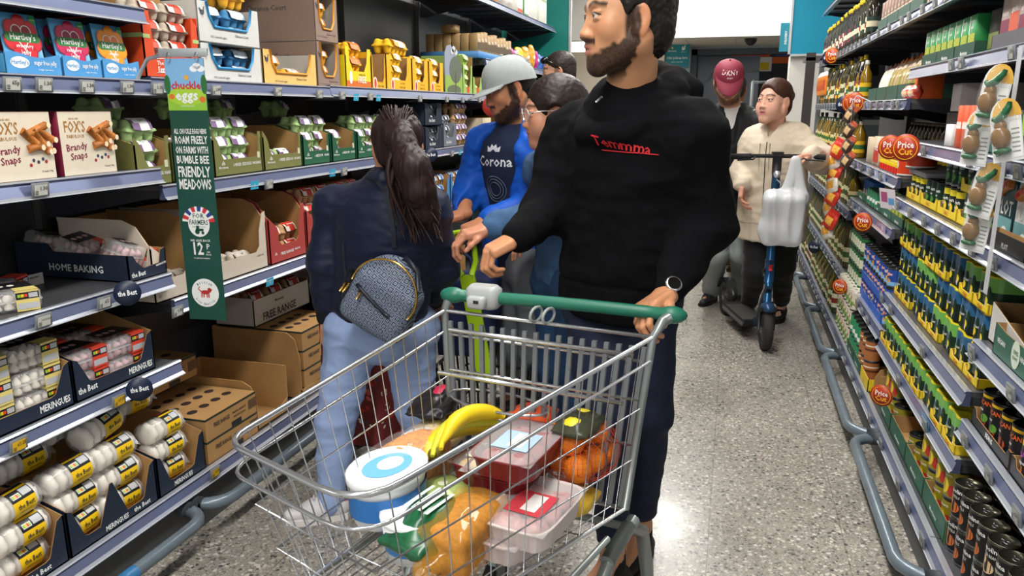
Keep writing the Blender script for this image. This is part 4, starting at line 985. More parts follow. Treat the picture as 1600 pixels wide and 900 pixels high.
def man_shades():
    Y = 4.9
    def P(x, y, dy=0): return PT(x, y, Y + dy)
    J = dict(head=P(872, 114), hf=(-.95, -.25, -.12), hs=1.0, tf=(-.9, -.4, 0), neck=P(884, 152, .02), chest=P(884, 195, .04), pelvis=P(884, 290, .04), shL=P(897, 170, -.15), shR=P(872, 170, .2), elL=P(895, 225, -.2), wrL=P(868, 262, -.2),
             elR=P(870, 225, .2), wrR=P(850, 262, .1), hpL=P(890, 305, -.08), hpR=P(878, 305, .1), knL=P(890, 385, -.1), knR=P(876, 385, .12), anL=P(892, 452, -.08), anR=P(878, 448, .14), ftL=(-.9, -.3, 0), ftR=(-.9, -.3, 0))
    J['root'] = V3(J['pelvis'][0], J['pelvis'][1], 0)
    e, base, Rm, Rt = person('man with sunglasses pushed up on short dark hair, far down the aisle', J, '#c49379', dict(lip='#a3665c', brow='#231915', col=dict(beard='#8a6452')),
        dict(L=dict(d=(-.7, -.3, -.6), pn=(0, 0, -1)), R=dict(d=(-.7, -.3, -.6), pn=(0, 0, -1))), voxel=.004, bodyvox=.016)
    simple_hair(e, base, J, Rm, 1.0, hairmat('#261d19'))
    T = lambda *p: Vector(V3(*J['head']) + Rm @ V3(*p) - base); g = MB(); BK = M('#0c0c0e', .15)
    for x in (-1, 1):
        g.ell(T(x * .033, .078, .085), (.012, .026, .02), BK, rot=Matrix(Rm.tolist())); g.tube([T(x * .06, .075, .085), T(x * .088, .03, .06), T(x * .086, -.01, .02)], .0035, BK, 6)
    g.build('sunglasses', e)
    coat(e, base, J, Rt, 'polo_shirt', M('#26292e', .85), h=.01); pants(e, base, J, Rt, 'trousers', M('#3b3f4a', .85), h=.011)
    for q in 'LR': shoe(e, base, J['an' + q], J['ft' + q], M('#1c1c1e', .6), SOLEB, h=.006)
man_shades()
def man_maroon():
    Y = 5.55
    def P(x, y, dy=0): return PT(x, y, Y + dy)
    J = dict(head=P(1138, 128, -.1), hf=(.08, -.93, -.42), hs=1.1, tf=(.1, -1, 0), neck=P(1141, 168, .0), chest=P(1140, 215, .03), pelvis=P(1140, 318, .06), shL=P(1188, 192, .02), shR=P(1096, 192, .02), elL=P(1200, 255, .0), wrL=P(1185, 310, -.08),
             elR=P(1082, 262, .02), wrR=P(1092, 318, -.1), hpL=P(1160, 335, .06), hpR=P(1122, 335, .06), knL=P(1160, 395, .05), knR=P(1118, 398, .0), anL=P(1162, 448, .1), anR=P(1112, 453, .2), ftL=(.25, -.95, 0), ftR=(-.35, -.9, 0))
    J['anR'] = V3(*atZ(1112, 452, .1)); J['anL'] = V3(*atZ(1158, 452, .1))
    J['root'] = V3(J['pelvis'][0], J['pelvis'][1], 0)
    e, base, Rm, Rt = person('man in maroon cap, black jacket and grey joggers looking down', J, '#c99a7e', dict(lip='#a9695e', brow='#4a2f20', shape=dict(jaw=1.08, nr=.062), col=dict(beard='#5a3a28', closed=.8)),
        dict(L=dict(d=(.0, -.2, -1), pn=(-1, 0, 0)), R=dict(d=(0, -.2, -1), pn=(1, 0, 0))), voxel=.0034, bodyvox=.015)
    simple_hair(e, base, J, Rm, 1.08, hairmat('#3b261b'), full=.96)
    cap_hat(e, 'cap', J, Rm, 1.14, M('#7c2338', .7, bump=.2, bscale=300), None, base, [('DKNY', 0, .006, .024), ('SPORT', 0, -.02, .008)], M('#e6dada', .6), brimtilt=.62)
    sh = Sdf(); l, f, u = Rt[:, 0], Rt[:, 1], Rt[:, 2]; sh.cap(J['neck'] + V3(0, 0, -.05), J['pelvis'] + V3(0, 0, .05), .1, .15, .05, f, 1.2)
    garment('t_shirt', e, base, sh, .009, M('#e4e3e2', .85))
    def op(g, l, f, u): g.cap(J['neck'] + f * .09 + u * .04, J['chest'] + f * .15 - u * .02, .055, .03, .01, op='s'); g.cap(J['neck'] + u * .05, J['neck'] + f * .02 - u * .02, .06, .06, .01, op='s')
    jk = coat(e, base, J, Rt, 'jacket', M('#121418', .75, bump=.2), sh=.085, body=(.215, .215), arm=(.085, .075, .058), opening=op, seed=51, h=.008, hem=-.06)
    zp = plaster(None, jk, base); z = MB(); z.tube([Vector(zp(J['chest'] + f * .5 - u * t, -f, .003)) for t in np.linspace(.06, .42, 9)], .003, M('#55585c', .3, .8), 5); z.build('zip', jk)
    z = MB()
    for k in range(2): z.tube([Vector(zp(J['shL'] + V3(0, 0, .3) + l * (-.05 + .04 * k) + f * (.02), (0, 0, -1), .003)), Vector(zp(J['shL'] + V3(0, 0, .3) + l * (-.02 + .04 * k) - f * .03, (0, 0, -1), .003))], .006, M('#e8e8e8', .6), 5)
    z.build('shoulder_stripe', jk)
    pants(e, base, J, Rt, 'joggers', M('#8f9594', .9, bump=.3), hip=.12, th=.105, kn=.085, an=.072, short=-.02)
    for q in 'LR':
        shoe(e, base, J['an' + q], J['ft' + q], M('#2b2c2e', .7, bump=.3), SOLEB, h=.005, L=.29)
        c = Sdf(); a = V3(*J['an' + q]); c.cap(a + (0, 0, .04), a + (0, 0, .0), .055, .05, .01); garment('sock', e, base, c, .006, M('#b9a9a4', .9) if q == 'L' else M('#121214', .9))
man_maroon()
def woman_cream():
    Y = 5.2
    def P(x, y, dy=0): return PT(x, y, Y + dy)
    J = dict(head=P(1209, 161, -.05), hf=(-.62, -.78, .08), hs=1.1, tf=(-.35, -.93, 0), neck=P(1213, 203, .02), chest=P(1208, 245, .03), pelvis=P(1207, 335, .06), shL=P(1245, 212, -.02), shR=P(1180, 217, .06), elL=P(1283, 250, -.12), wrL=P(1265, 244, -.34),
             elR=P(1163, 268, .05), wrR=P(1160, 290, -.1), hpL=P(1225, 352, .03), hpR=P(1190, 352, .08), knL=P(1222, 415, .1), knR=P(1180, 425, .0), anL=P(1222, 478, .2), anR=P(1168, 482, .2), ftL=(-.2, -.95, 0), ftR=(-.2, -.95, 0))
    J['anL'] = V3(*atZ(1221, 476, .1)); J['anR'] = V3(*atZ(1170, 478, .1))
    J['root'] = V3(J['pelvis'][0], J['pelvis'][1], 0)
    e, base, Rm, Rt = person('woman in cream hooded zip top and black leggings holding an electric scooter', J, '#cf9f88', dict(lip='#b4606a', brow='#38211a', shape=dict(fem=True, jaw=1.1, nr=.055), col=dict(fem=True, closed=.75)),
        dict(L=dict(d=(-.85, -.45, -.1), pn=(.0, -.2, -1), curl=(.8, 1., .7), thumb=.8), R=dict(d=(-.1, -.3, -.95), pn=(1, 0, 0), curl=(.6, .6, .4))), voxel=.0034, bodyvox=.015)
    def ex(g, T): g.ell(T(0, -.12, .05), (.045, .045, .045), Rm, .02); g.ell(T(0, -.01, .07), (.085, .1, .075), Rm, .02)
    simple_hair(e, base, J, Rm, 1.1, hairmat('#3b2218'), extra=ex, face=(.118, .012, .072, .088))
    CRM = M('#d2c4ae', .9, bump=.2, bscale=350, noise=.04); l, f, u = Rt[:, 0], Rt[:, 1], Rt[:, 2]
    tn = Sdf(); tn.cap(J['chest'], J['pelvis'] + (0, 0, -.04), .19, .215, .05, f, 1.2); tn.cap(J['pelvis'] + (0, 0, -.04), J['pelvis'] + (0, 0, -.13), .215, .225, .02, f, 1.2)
    garment('tunic', e, base, tn, .008, M('#cabca6', .9, bump=.2), lambda P: CLOTHN(P, .008, (16, 16, 5), 3), clip=cutplanes([(J['pelvis'] + V3(0, 0, -.16), (.0, 0, 1), .4)]))
    jk = coat(e, base, J, Rt, 'hooded_top', CRM, sh=.085, body=(.205, .225), arm=(.088, .082, .062), fl=1.2, hood=True, seed=61, hem=-.05, h=.008)
    zp = plaster(None, jk, base); z = MB(); z.tube([Vector(zp(J['chest'] + f * .5 - u * t + l * .01, -f, .003)) for t in np.linspace(-.1, .4, 12)], .003, M('#4a443c', .4, .6), 5); z.build('zip', jk)
    for x in (-1, 1):
        z = MB(); z.tube([Vector(zp(J['chest'] + f * .5 + u * (.09 - t) + l * (.03 + .01 * t) * x, -f, .004)) for t in np.linspace(0, .17, 7)], .003, M('#b3a68f', .8), 5); z.build('drawstring', jk)
    pants(e, base, J, Rt, 'leggings', M('#0c0c0f', .85, sheen=.1), hip=.13, th=.11, kn=.08, an=.052, short=.03)
    for q in 'LR': shoe(e, base, J['an' + q], J['ft' + q], M('#0f0f11', .7, bump=.3), SOLEB, h=.005, L=.25)
woman_cream()
def person_sandals():
    Y = 6.9
    def P(x, y, dy=0): return PT(x, y, Y + dy)
    J = dict(head=P(1150, 140), hf=(0, 1, 0), tf=(0, 1, 0), neck=P(1150, 165), chest=P(1150, 200), pelvis=P(1150, 282), shL=P(1128, 180), shR=P(1172, 180), elL=P(1125, 225), wrL=P(1130, 265), elR=P(1175, 225), wrR=P(1170, 265),
             hpL=P(1138, 295), hpR=P(1160, 295), knL=P(1138, 350), knR=P(1160, 350), anL=P(1140, 406), anR=P(1160, 406), ftL=(0, 1, 0), ftR=(0, 1, 0))
    for q, x in (('L', 1143), ('R', 1166)): J['an' + q] = V3(*atZ(x, 408, .09))
    J['root'] = V3(J['pelvis'][0], J['pelvis'][1], 0)
    e, base, Rm, Rt = person('person in brown strappy sandals mostly hidden behind the couple with the scooter', J, '#a06a4c', dict(lip='#a3665c', brow='#231915', shape=dict(fem=True)), dict(L=dict(d=(0, 0, -1), pn=(1, 0, 0)), R=dict(d=(0, 0, -1), pn=(-1, 0, 0))), voxel=.006, bodyvox=.013)
    simple_hair(e, base, J, Rm, 1.0, M('#1e1512', .6), h=.008)
    coat(e, base, J, Rt, 'top', M('#3a3434', .85), h=.013, body=(.17, .16))
    sk = Sdf(); sk.cap(J['hpL'] + (0, 0, .1), J['knL'] + (.07, 0, .0), .13, .16, .03); garment('skirt', e, base, sk, .012, M('#3b3a44', .85))
    for q in 'LR':
        a = V3(*J['an' + q]) - base; m = MB(); BR_ = M('#3c2013', .6); pts = [(-.04, -.06), (.04, -.06), (.045, .08), (.03, .16), (-.03, .16), (-.045, .08)]
        m.prism([(a[0] + x, a[1] + y) for x, y in pts], .03, BR_, 'xy', 0)
        for z, yy in ((.09, -.02), (.07, -.03), (.055, .08), (.05, .11)): m.tube([(a[0] + .045 * math.cos(t), a[1] + yy + .03 * math.sin(t) * (1 if z > .06 else .2), z - (.02 * abs(math.cos(t)) if z < .06 else 0)) for t in np.linspace(0, 2 * PI, 15)[:-1]], .006, BR_, 5, closed=True)
        m.build('sandal', e)
person_sandals()
# ================================================================== TROLLEY AND ITS LOAD
CHR = M('#c4c7ca', .22, .9); GREYT = M('#8d9492', .32, .6); PLG = M('#8f9693', .4); GRN = M('#1d6a55', .38)
def trolley():
    hR, hL = atZ(1050, 492, .98), atZ(708, 461, .98)
    RR_, RL_, FL_, FR_ = atZ(1020, 527, .94), atZ(695, 485, .94), atZ(352, 690, .90), atZ(560, 792, .90)
    mid = (RR_ + RL_) / 2; root = Vector((mid.x, mid.y, 0))
    e = thing('shopping_trolley', 'chrome wire shopping trolley with green handle, pushed by the man in black', 'trolley', root)
    q = lambda p: Vector(p) - root
    fw = ((FL_ + FR_) / 2 - mid); fw.z = 0; fw.normalize(); rt = Vector((-fw.y, fw.x, 0)); rt = rt if rt.dot(RR_ - RL_) > 0 else -rt
    bRR, bRL = RR_ + fw * .03 - rt * .04 + Vector((0, 0, -.43)), RL_ + fw * .03 + rt * .04 + Vector((0, 0, -.43))
    bFR, bFL = FR_ - fw * .10 - rt * .035 + Vector((0, 0, -.33)), FL_ - fw * .10 + rt * .035 + Vector((0, 0, -.33))
    RR1, RL1, FL1, FR1, BRR, BRL, BFR, BFL = [q(p) for p in (RR_, RL_, FL_, FR_, bRR, bRL, bFR, bFL)]
    def corner(a, b, c, r=.05, n=5):
        u, v = (a - b).normalized() * r, (c - b).normalized() * r; return [b + u * (1 - t) ** 2 + v * t ** 2 for t in [i / n for i in range(n + 1)]]
    rim = MB()
    for dz, r in ((0, .0055), (-.055, .0035)):
        d = Vector((0, 0, dz)); rim.tube([RR1 + d] + corner(RR1 + d, FR1 + d, FL1 + d, .09) + corner(FR1 + d, FL1 + d, RL1 + d, .05) + [RL1 + d], r, CHR, 8)
    rim.tube([BRR] + corner(BRR, BFR, BFL) + corner(BFR, BFL, BRL) + [BRL], .005, CHR, 8)
    rim.build('rim', e)
    def L(a, b, t): return a + (b - a) * t
    for (a, b, c, d, n, nm) in ((RR1, FR1, BRR, BFR, 15, 'side_panel'), (RL1, FL1, BRL, BFL, 15, 'side_panel'), (FR1, FL1, BFR, BFL, 8, 'front_panel')):
        m = MB()
        for i in range(1, n): m.tube([L(a, b, i / n), L(c, d, i / n)], .0013, CHR, 5)
        for t in (.4, .7): m.tube([L(a, c, t), L(b, d, t)], .0018, CHR, 5)
        m.build(nm, e)
    m = MB()
    for i in range(15): m.tube([L(BRR, BRL, i / 14), L(BFR, BFL, i / 14)], .0017, CHR, 5)
    for t in (.0, .25, .5, .75, 1): m.tube([L(BRR, BFR, t), L(BRL, BFL, t)], .002, CHR, 5)
    m.build('basket_floor', e)
    # rear gate with flat upright bars, and the folded child seat frame
    m = MB(); fs = fw * .004; gt = .06
    for i in range(18):
        a, b = L(RR1, RL1, (i + .5) / 18), L(BRR, BRL, (i + .5) / 18); s = (RL1 - RR1).normalized() * .0055; a = L(a, b, gt)
        m.add([a - s - fs, a + s - fs, a + s + fs, a - s + fs, b - s - fs, b + s - fs, b + s + fs, b - s + fs], [(0, 1, 2, 3), (7, 6, 5, 4), (0, 4, 5, 1), (1, 5, 6, 2), (2, 6, 7, 3), (3, 7, 4, 0)], M('#787d80', .45, .3))
    m.build('rear_gate', e)
    m = MB()
    for t, r in ((.0, .005), (.14, .004), (.36, .005), (.62, .005), (1, .006)): m.tube([L(RR1, BRR, t), L(RL1, BRL, t)], r, CHR, 8)
    for k in range(2):
        o = fw * (.03 + .05 * k); m.tube([L(RR1, RL1, .06) + o + Vector((0, 0, -.04 - .1 * k)), L(RR1, RL1, .94) + o + Vector((0, 0, -.04 - .1 * k))], .006, CHR, 8)
    c = L(RR1, RL1, .66) + fw * .06 + Vector((0, 0, -.2)); m.tube([c + rt * .14 * math.cos(a) + fw * .06 * math.sin(a) for a in np.linspace(0, 2 * PI, 25)[:-1]], .0035, CHR, 6, closed=True)
    for s in (.47, .53): m.tube([L(RR1, RL1, s) + Vector((0, 0, .02)) + (fw * .03 * math.cos(a)) + Vector((0, 0, .018 * math.sin(a))) for a in np.linspace(0, 2 * PI, 13)[:-1]], .004, PLG, 6, closed=True)
    m.build('child_seat_frame', e)
    for a, b, hh in ((RR1, BRR, hR), (RL1, BRL, hL)):
        m = MB(); h_ = q(hh); m.tube([h_, L(h_, a, .5) + Vector((0, 0, .01)), a, L(a, b, .5), b], [.016, .013, .010, .009, .011], GREYT, 8); m.build('corner_post', e)
    m = MB(); a, b = q(hR), q(hL); m.tube([L(a, b, t) + Vector((0, 0, .004 * math.sin(PI * t))) for t in np.linspace(-.02, 1.02, 9)], .0155, GRN, 14); hd = m.build('handle', e)
    for t_ in (0, 1): m = MB(); m.ell(L(a, b, t_), (.036, .022, .021), GRN); m.build('handle_end', e)
    m = MB(); c = L(a, b, .845); m.xf = Matrix.Translation(c) @ Matrix.Rotation(-.1, 4, 'Z'); m.rbox(-.045, -.028, -.026, .045, .028, .034, .02, M('#a3a7a5', .4), 5); m.rbox(-.03, -.05, -.02, .02, -.02, .012, .01, M('#a3a7a5', .4), 4); m.box(-.008, -.052, -.004, .006, -.049, .004, M('#222', .5)); m.build('coin_lock', e)
    m = MB(); tx = [(.62, 'Morrisons', '#e8eeea', .007), (.38, 'Please return trolley', '#e8eeea', .005)]
    ax = (a - b).normalized(); upv = Vector((0, 0, 1)); fr = -ax.cross(upv) if 0 else fw
    for t, s, cc, hh in tx:
        c = L(a, b, t); vs, f2 = text_geo(s); m.add([tuple(c + ax * (u * hh * 1.4 * 1.4) + (upv * math.cos((v * hh * 1.4) / .016 + .6 - 1.57 + 1.57) * 0) + Vector((0, 0, .0166 * math.sin(.9 + v * hh * 1.4 / .016))) + fr * .0166 * math.cos(.9 + v * hh * 1.4 / .016)) for u, v, _ in vs], f2, M(cc, .5))
    m.build('lettering', hd)
    # chassis legs and castors
    wr, wl = BRR + Vector((0, 0, -.06)) - fw * .0, BRL + Vector((0, 0, -.06))
    def leg(top, side, lab):
        m = MB(); p = [top + fw * .62 + Vector((0, 0, -.02)), top + fw * .35 + Vector((0, 0, -.05)), top + fw * .12 + Vector((0, 0, -.08)), top + fw * .02 + Vector((0, 0, -.02))]
        m.tube([top + fw * .30 + Vector((0, 0, -.42)), top + fw * .27 + Vector((0, 0, -.3)), top + fw * .19 + Vector((0, 0, -.12)), top + fw * .08 + Vector((0, 0, -.03)), top - fw * .06 + Vector((0, 0, .0))], .017, GREYT, 10)
        m.tube([top + fw * .1 + Vector((0, 0, -.03)), top - fw * .02 + Vector((0, 0, .0)), top - fw * .12 + Vector((0, 0, -.06)), top - fw * .17 + Vector((0, 0, -.2)), top - fw * .2 + Vector((0, 0, -.36))], .018, GREYT, 10)
        m.tube([top + fw * .1 + Vector((0, 0, .03)), top + fw * .7 + Vector((0, 0, .04))], .008, GREYT, 8); m.build('chassis_leg', e)
        for o in (-.2, .30):
            c = top + fw * o; c.z = .065; w = MB(); w.xf = Matrix.Translation(c) @ Matrix.Rotation(math.atan2(fw.y, fw.x), 4, 'Z')
            w.lathe([(.0, -.016), (.055, -.016), (.065, -.01), (.065, .01), (.055, .016), (0, .016)], M('#222325', .5), 22, axis='y'); w.lathe([(0, -.018), (.03, -.018), (.03, .018), (0, .018)], M('#9a9d9e', .4), 16, axis='y')
            wo = w.build('castor_wheel', e); f = MB(); f.xf = w.xf; f.box(-.02, -.024, 0, .02, -.019, .075, GREYT); f.box(-.02, .019, 0, .02, .024, .075, GREYT); f.box(-.02, -.024, .07, .02, .024, .08, GREYT); f.build('fork', wo)
    leg(wr, 1, ''); leg(wl, -1, '')
    m = MB(); m.tube([wr + fw * .3 + Vector((0, 0, -.35)), wl + fw * .3 + Vector((0, 0, -.35))], .009, GREYT, 8); m.build('cross_bar', e); m = MB(); m.tube([wr - fw * .12 + Vector((0, 0, -.06)), wl - fw * .12 + Vector((0, 0, -.06))], .011, GREYT, 8); m.build('cross_bar', e)
    return fw, rt, root, BRR + root, BRL + root, BFR + root, BFL + root
TF, TR, TROOT, tBRR, tBRL, tBFR, tBFL = trolley()
TANG = math.atan2(TF.y, TF.x)
def tfloor(p):
    t = ((Vector(p) - (tBRR + tBRL) / 2).dot(TF)) / ((tBFR + tBFL) / 2 - (tBRR + tBRL) / 2).dot(TF); return tBRR.z + (tBFR.z - tBRR.z) * max(0, min(1, t)) + .004
def inb(x, y, z):
    p = atZ(x, y, z); return p
def load(name, label, cat, x, y, z, on=None):
    p = atZ(x, y, z); p.z = tfloor(p) if on is None else on; return thing(name, label, cat, p, TANG, 'groceries in the trolley'), p
def film(): return M('#ffffff', .06, alpha=.16, spec=.8)
YEL = M('#e8c81e', .45, noise=.06, nscale=30)
def groceries():
    # bananas: curved tapering fruits joined at a dark crown
    e, p = load('banana_bunch', 'bunch of yellow bananas lying on top of the load, stalks towards the handle', 'bananas', 722, 682, .70, .69); e.rotation_euler = (.75, 0, TANG - .12)
    for k in range(4):
        m = MB(); pts = []; rs = []
        for i in range(13):
            t = i / 12; a = -.8 + 1.6 * t; pts.append((.14 * math.sin(a), (k - 1.5) * .033 * (1 - .45 * max(0, -math.cos(a * 1.5) + .6) * 0) * (1 if t < .9 else .6), .14 * math.cos(a) - .10 - .004 * abs(k - 1.5))); rs.append((.006, .013, .017, .019, .02, .0205, .0205, .02, .019, .017, .013, .007, .005)[i])
        m.tube(pts, rs, YEL if k != 2 else M('#c9c832', .45), 8); m.tube([pts[0], (pts[0][0] - .008, pts[0][1], pts[0][2] - .006)], .005, M('#3a2c14', .7), 6); b = m.build('banana', e); b.rotation_euler = (.1 * (k - 1.5), 0, .08 * (k - 1.5)); b.scale = (1.15, 1.1, 1)
    m = MB(); m.ell((.09, 0, .0), (.018, .03, .016), M('#6b5a1e', .7)); m.build('crown', e)
    # large oval tub, white with a blue lid
    e, p = load('ice_cream_tub', 'large white tub with pale blue lid print, nearest the trolley front', 'tub', 606, 742, .68, .585)
    m = MB(); m.lathe([(0, 0), (.075, 0), (.085, .01), (.094, .10), (.096, .105), (0, .105)], M('#e6e8ea', .35), 28, sy=.78); m.lathe([(.0945, .03), (.0962, .08)], M('#2c6fb5', .4), 28, sy=.78); m.build('tub', e)
    m = MB(); m.lathe([(.099, .1), (.101, .104), (.101, .117), (.096, .121), (.09, .118), (0, .118)], M('#eef0f1', .3), 28, sy=.78); ld = m.build('lid', e)
    m = MB(); m.disc(0, 0, .065, .045, M('#6fb2dc', .35), .1188, plane='xy'); m.disc(-.01, .0, .035, .024, M('#dfeef6', .35), .1192, plane='xy'); m.build('lid_print', ld)
    e, p = load('yoghurt_tub', 'white and blue tub beside the large oval tub', 'tub', 643, 775, .68)
    m = MB(); m.lathe([(0, 0), (.055, 0), (.064, .085), (0, .085)], M('#e9ebec', .35), 24); m.lathe([(.0585, .02), (.0625, .055)], M('#3d7fc4', .4), 24); m.build('tub', e)
    m = MB(); m.lathe([(.066, .083), (.067, .092), (.06, .094), (0, .092)], M('#f1f2f2', .3), 24); m.build('lid', e)
    # sliced loaf in a clear bag
    def loaf(name, label, x, y, z, crust, crumb, wrap, on=None, rz=0, L=.26):
        e, p = load(name, label, 'bread', x, y, z, on); e.rotation_euler = (0, 0, TANG + rz)
        s = Sdf(); s.box((0, 0, .04), (L / 2 - .02, .035, .03), None, .018, .02); s.ell((0, 0, .078), (L / 2, .055, .028), None, .02)
        sdfobj('loaf', s, .006, M(crust, .7, noise=.35, nscale=60, bump=.3, bscale=200), e, disp=lambda P: .0015 * vnoise(P, 80, 2) - .003 * (np.abs(((P[:, 0] / .018) % 1) - .5) > .4))
        w = Sdf(); w.box((0, 0, .045), (L / 2 - .01, .042, .034), None, .022, .02); w.ell((L / 2 + .03, 0, .045), (.05, .03, .02), None, .03); w.ell((0, 0, .08), (L / 2 + .01, .06, .034), None, .02)
        sdfobj('wrapper', w, .007, wrap, e, disp=lambda P: .0025 * folds(P, 30, 3))
    loaf('bread_loaf', 'golden loaf in clear film behind the white tub', 640, 690, .70, '#c9822e', '#e8cf9b', M('#ffffff', .05, alpha=.09, spec=1), on=.60, L=.21)
    loaf('seeded_loaf', 'brown seeded loaf in film by the near trolley side', 722, 800, .64, '#b0742e', '#d8b98a', M('#e8a83a', .05, alpha=.22, spec=1), rz=.1, L=.19)
    e, p = load('salad_bag', 'puffed green salad bag with white print at the bottom near side', 'bag', 672, 815, .62)
    s = Sdf(); s.ell((0, 0, .06), (.085, .06, .055), None, .02); s.box((.0, 0, .06), (.1, .05, .004), None, .006, .03)
    o = sdfobj('bag', s, .006, M('#1d5a38', .25, noise=.35, nscale=28), e, disp=lambda P: .005 * folds(P, 22, 3))
    m = MB(); m.xf = Matrix.Translation((0, 0, .122)); 
    for k in range(4): m.rect(-.05, -.03 + k * .017, .045, -.022 + k * .017, M('#cfe0d2', .4), y=-.002 * k * k * .3, plane='xy')
    m.build('print', o)
    # meat trays: dark red fluted trays under film
    def tray(name, label, x, y, z, col, meat, on=None, rz=0, L=.24, W=.16, hh=.05, lab='#a9c4df'):
        e, p = load(name, label, 'food tray', x, y, z, on); e.rotation_euler = (0, 0, TANG + rz)
        m = MB(); out = []
        for i in range(64):
            a = 2 * PI * i / 64; c, s_ = math.cos(a), math.sin(a); r = 1 / (abs(c) ** 5 + abs(s_) ** 5) ** .2; out.append((c * r, s_ * r))
        rings = [(.40, 0), (.43, .004), (.47, hh), (.5, hh), (.5, hh + .003), (.465, hh + .002), (.42, .008)]; vs = []
        for j, (k, zz) in enumerate(rings):
            for i, (a, b) in enumerate(out):
                f = 1 + (.018 if (i // 2) % 2 and j in (1, 2) else 0); vs.append((a * L * k * f, b * W * k * f, zz))
        n = 64; m.add(vs, [(j * n + i, j * n + (i + 1) % n, (j + 1) * n + (i + 1) % n, (j + 1) * n + i) for j in range(len(rings) - 1) for i in range(n)] + [tuple(range(n - 1, -1, -1))], M(col, .35), False); m.build('tray', e)
        s = Sdf()
        for i in range(3):
            for k in range(2): s.ell(((i - 1) * L * .27, (k - .5) * W * .38, hh * .62), (L * .15, W * .2, hh * .42), None, .01)
        sdfobj('contents', s, .006, M(meat, .35, noise=.3, nscale=40), e, disp=lambda P: .003 * vnoise(P, 60, 4))
        m = MB(); m.box(-L * .48, -W * .48, hh + .001, L * .48, W * .48, hh + .003, film()); m.build('film_lid', e)
        m = MB(); m.rect(-L * .18, -W * .3, L * .22, W * .25, M(lab, .4), hh + .0045, 'xy'); m.rect(-L * .14, -W * .1, L * .16, W * .12, M('#e8e4e0', .4), hh + .0049, 'xy'); m.build('printed_label', e)
    tray('meat_tray', 'dark red fluted meat tray with pale blue label, upper of the pair', 812, 700, .70, '#6e1a20', '#8a2a2a', .665, .1)
    tray('meat_tray', 'dark red meat tray under the one with the pale blue label', 800, 715, .66, '#6a181e', '#93383a', .61, .08, lab='#e1d8d2')
    tray('mince_tray', 'clear tray of pale pink meat low at the near side', 800, 800, .60, '#c9b9b5', '#c08a86', None, .0, lab='#b23a3a')
    tray('mince_tray', 'clear tray of pink meat stacked on another, red corner label', 835, 765, .66, '#cfc3bf', '#b57a78', .575, .05, lab='#c8404a')
    tray('fruit_tray', 'dark red tray with yellow edge between bananas and meat trays', 765, 705, .67, '#7a1d22', '#e0b93a', .61, -.1, L=.18, W=.12, lab='#e9d9a0')
    e, p = load('orange_net', 'net of bright oranges in the rear near corner', 'oranges', 905, 685, .68, .60)
    k = 0
    for i, (x, y, z) in enumerate([(-.04, -.03, .035), (.035, -.035, .035), (0, .035, .035), (-.065, .04, .035), (.065, .03, .036), (-.01, 0, .09), (.045, .0, .088), (-.045, .025, .09), (.01, -.045, .085)]):
        m = MB(); m.ell((x, y, z), (.034, .034, .033), M('#e8801a', .5, bump=.4, bscale=300), 14, 10); m.build('orange', e)
    s = Sdf(); s.ell((0, .005, .055), (.115, .095, .075), None, .01); V, Fq = s.mesh(.016); V = smooth(V, Fq, 3); m = MB(); n_ = set()
    for f in Fq:
        for a, b in ((0, 1), (1, 2), (2, 3), (3, 0)):
            kk = (min(f[a], f[b]), max(f[a], f[b]))
            if kk not in n_: n_.add(kk); m.tube([V[kk[0]], V[kk[1]]], .0006, M('#c9442a', .6), 3, caps=False)
    m.build('net', e)
    def packet(name, label, cat, x, y, z, on, dims, col, stripes=(), rz=0, tilt=0):
        e, p = load(name, label, cat, x, y, z, on); e.rotation_euler = (tilt, 0, TANG + rz); L, W, T = dims
        s = Sdf(); s.ell((0, 0, T / 2), (L * .42, W * .42, T * .5), None, .02); s.box((0, 0, T / 2), (L / 2 - .004, W * .42, .001), None, .003, .03)
        o = sdfobj('packet', s, .005, M(col, .3, noise=.12, nscale=20), e, disp=lambda P: .003 * folds(P, 35, 3)); m = MB()
        for a, b, c in stripes: m.ell((a, 0, T * .62), (b, W * .3, T * .42), M(c, .35), 12, 6)
        if stripes: m.build('print', o)
    packet('noodle_packet', 'beige packet of dried noodles behind the bananas', 'packet', 690, 648, .68, .60, (.2, .14, .07), '#cdb377', ((.0, .04, '#d9cba6'),))
    packet('snack_packet', 'black packet with bright pink top end at the far side', 'packet', 682, 612, .72, .66, (.2, .12, .06), '#1d191c', ((-.02, .075, '#c2294d'),), .3)
    packet('pepper_packet', 'orange and red packet lying by the rear gate', 'packet', 828, 634, .72, .66, (.18, .12, .05), '#d4562b', ((0, .04, '#8c2a1c'),), .2)
    packet('crisp_packet', 'yellow tipped dark packet standing by the rear gate', 'packet', 905, 628, .78, .70, (.14, .1, .05), '#3a3d2c', ((.03, .03, '#e0cf2c'), (-.03, .02, '#d8c92a')), .1)
    packet('white_packet', 'plain white packet between loaf and bananas', 'packet', 655, 665, .70, .64, (.12, .09, .04), '#dfe1e3')
    packet('cheese_packet', 'yellow packet low in the near rear corner', 'packet', 893, 738, .62, None, (.14, .11, .06), '#dcb437', ((0, .035, '#e8d9a0'),))
    packet('leaf_packet', 'pale green packet by the banana tips', 'packet', 690, 735, .66, .58, (.14, .11, .05), '#9fb46a', ((0, .03, '#dfe3c4'),))
groceries()
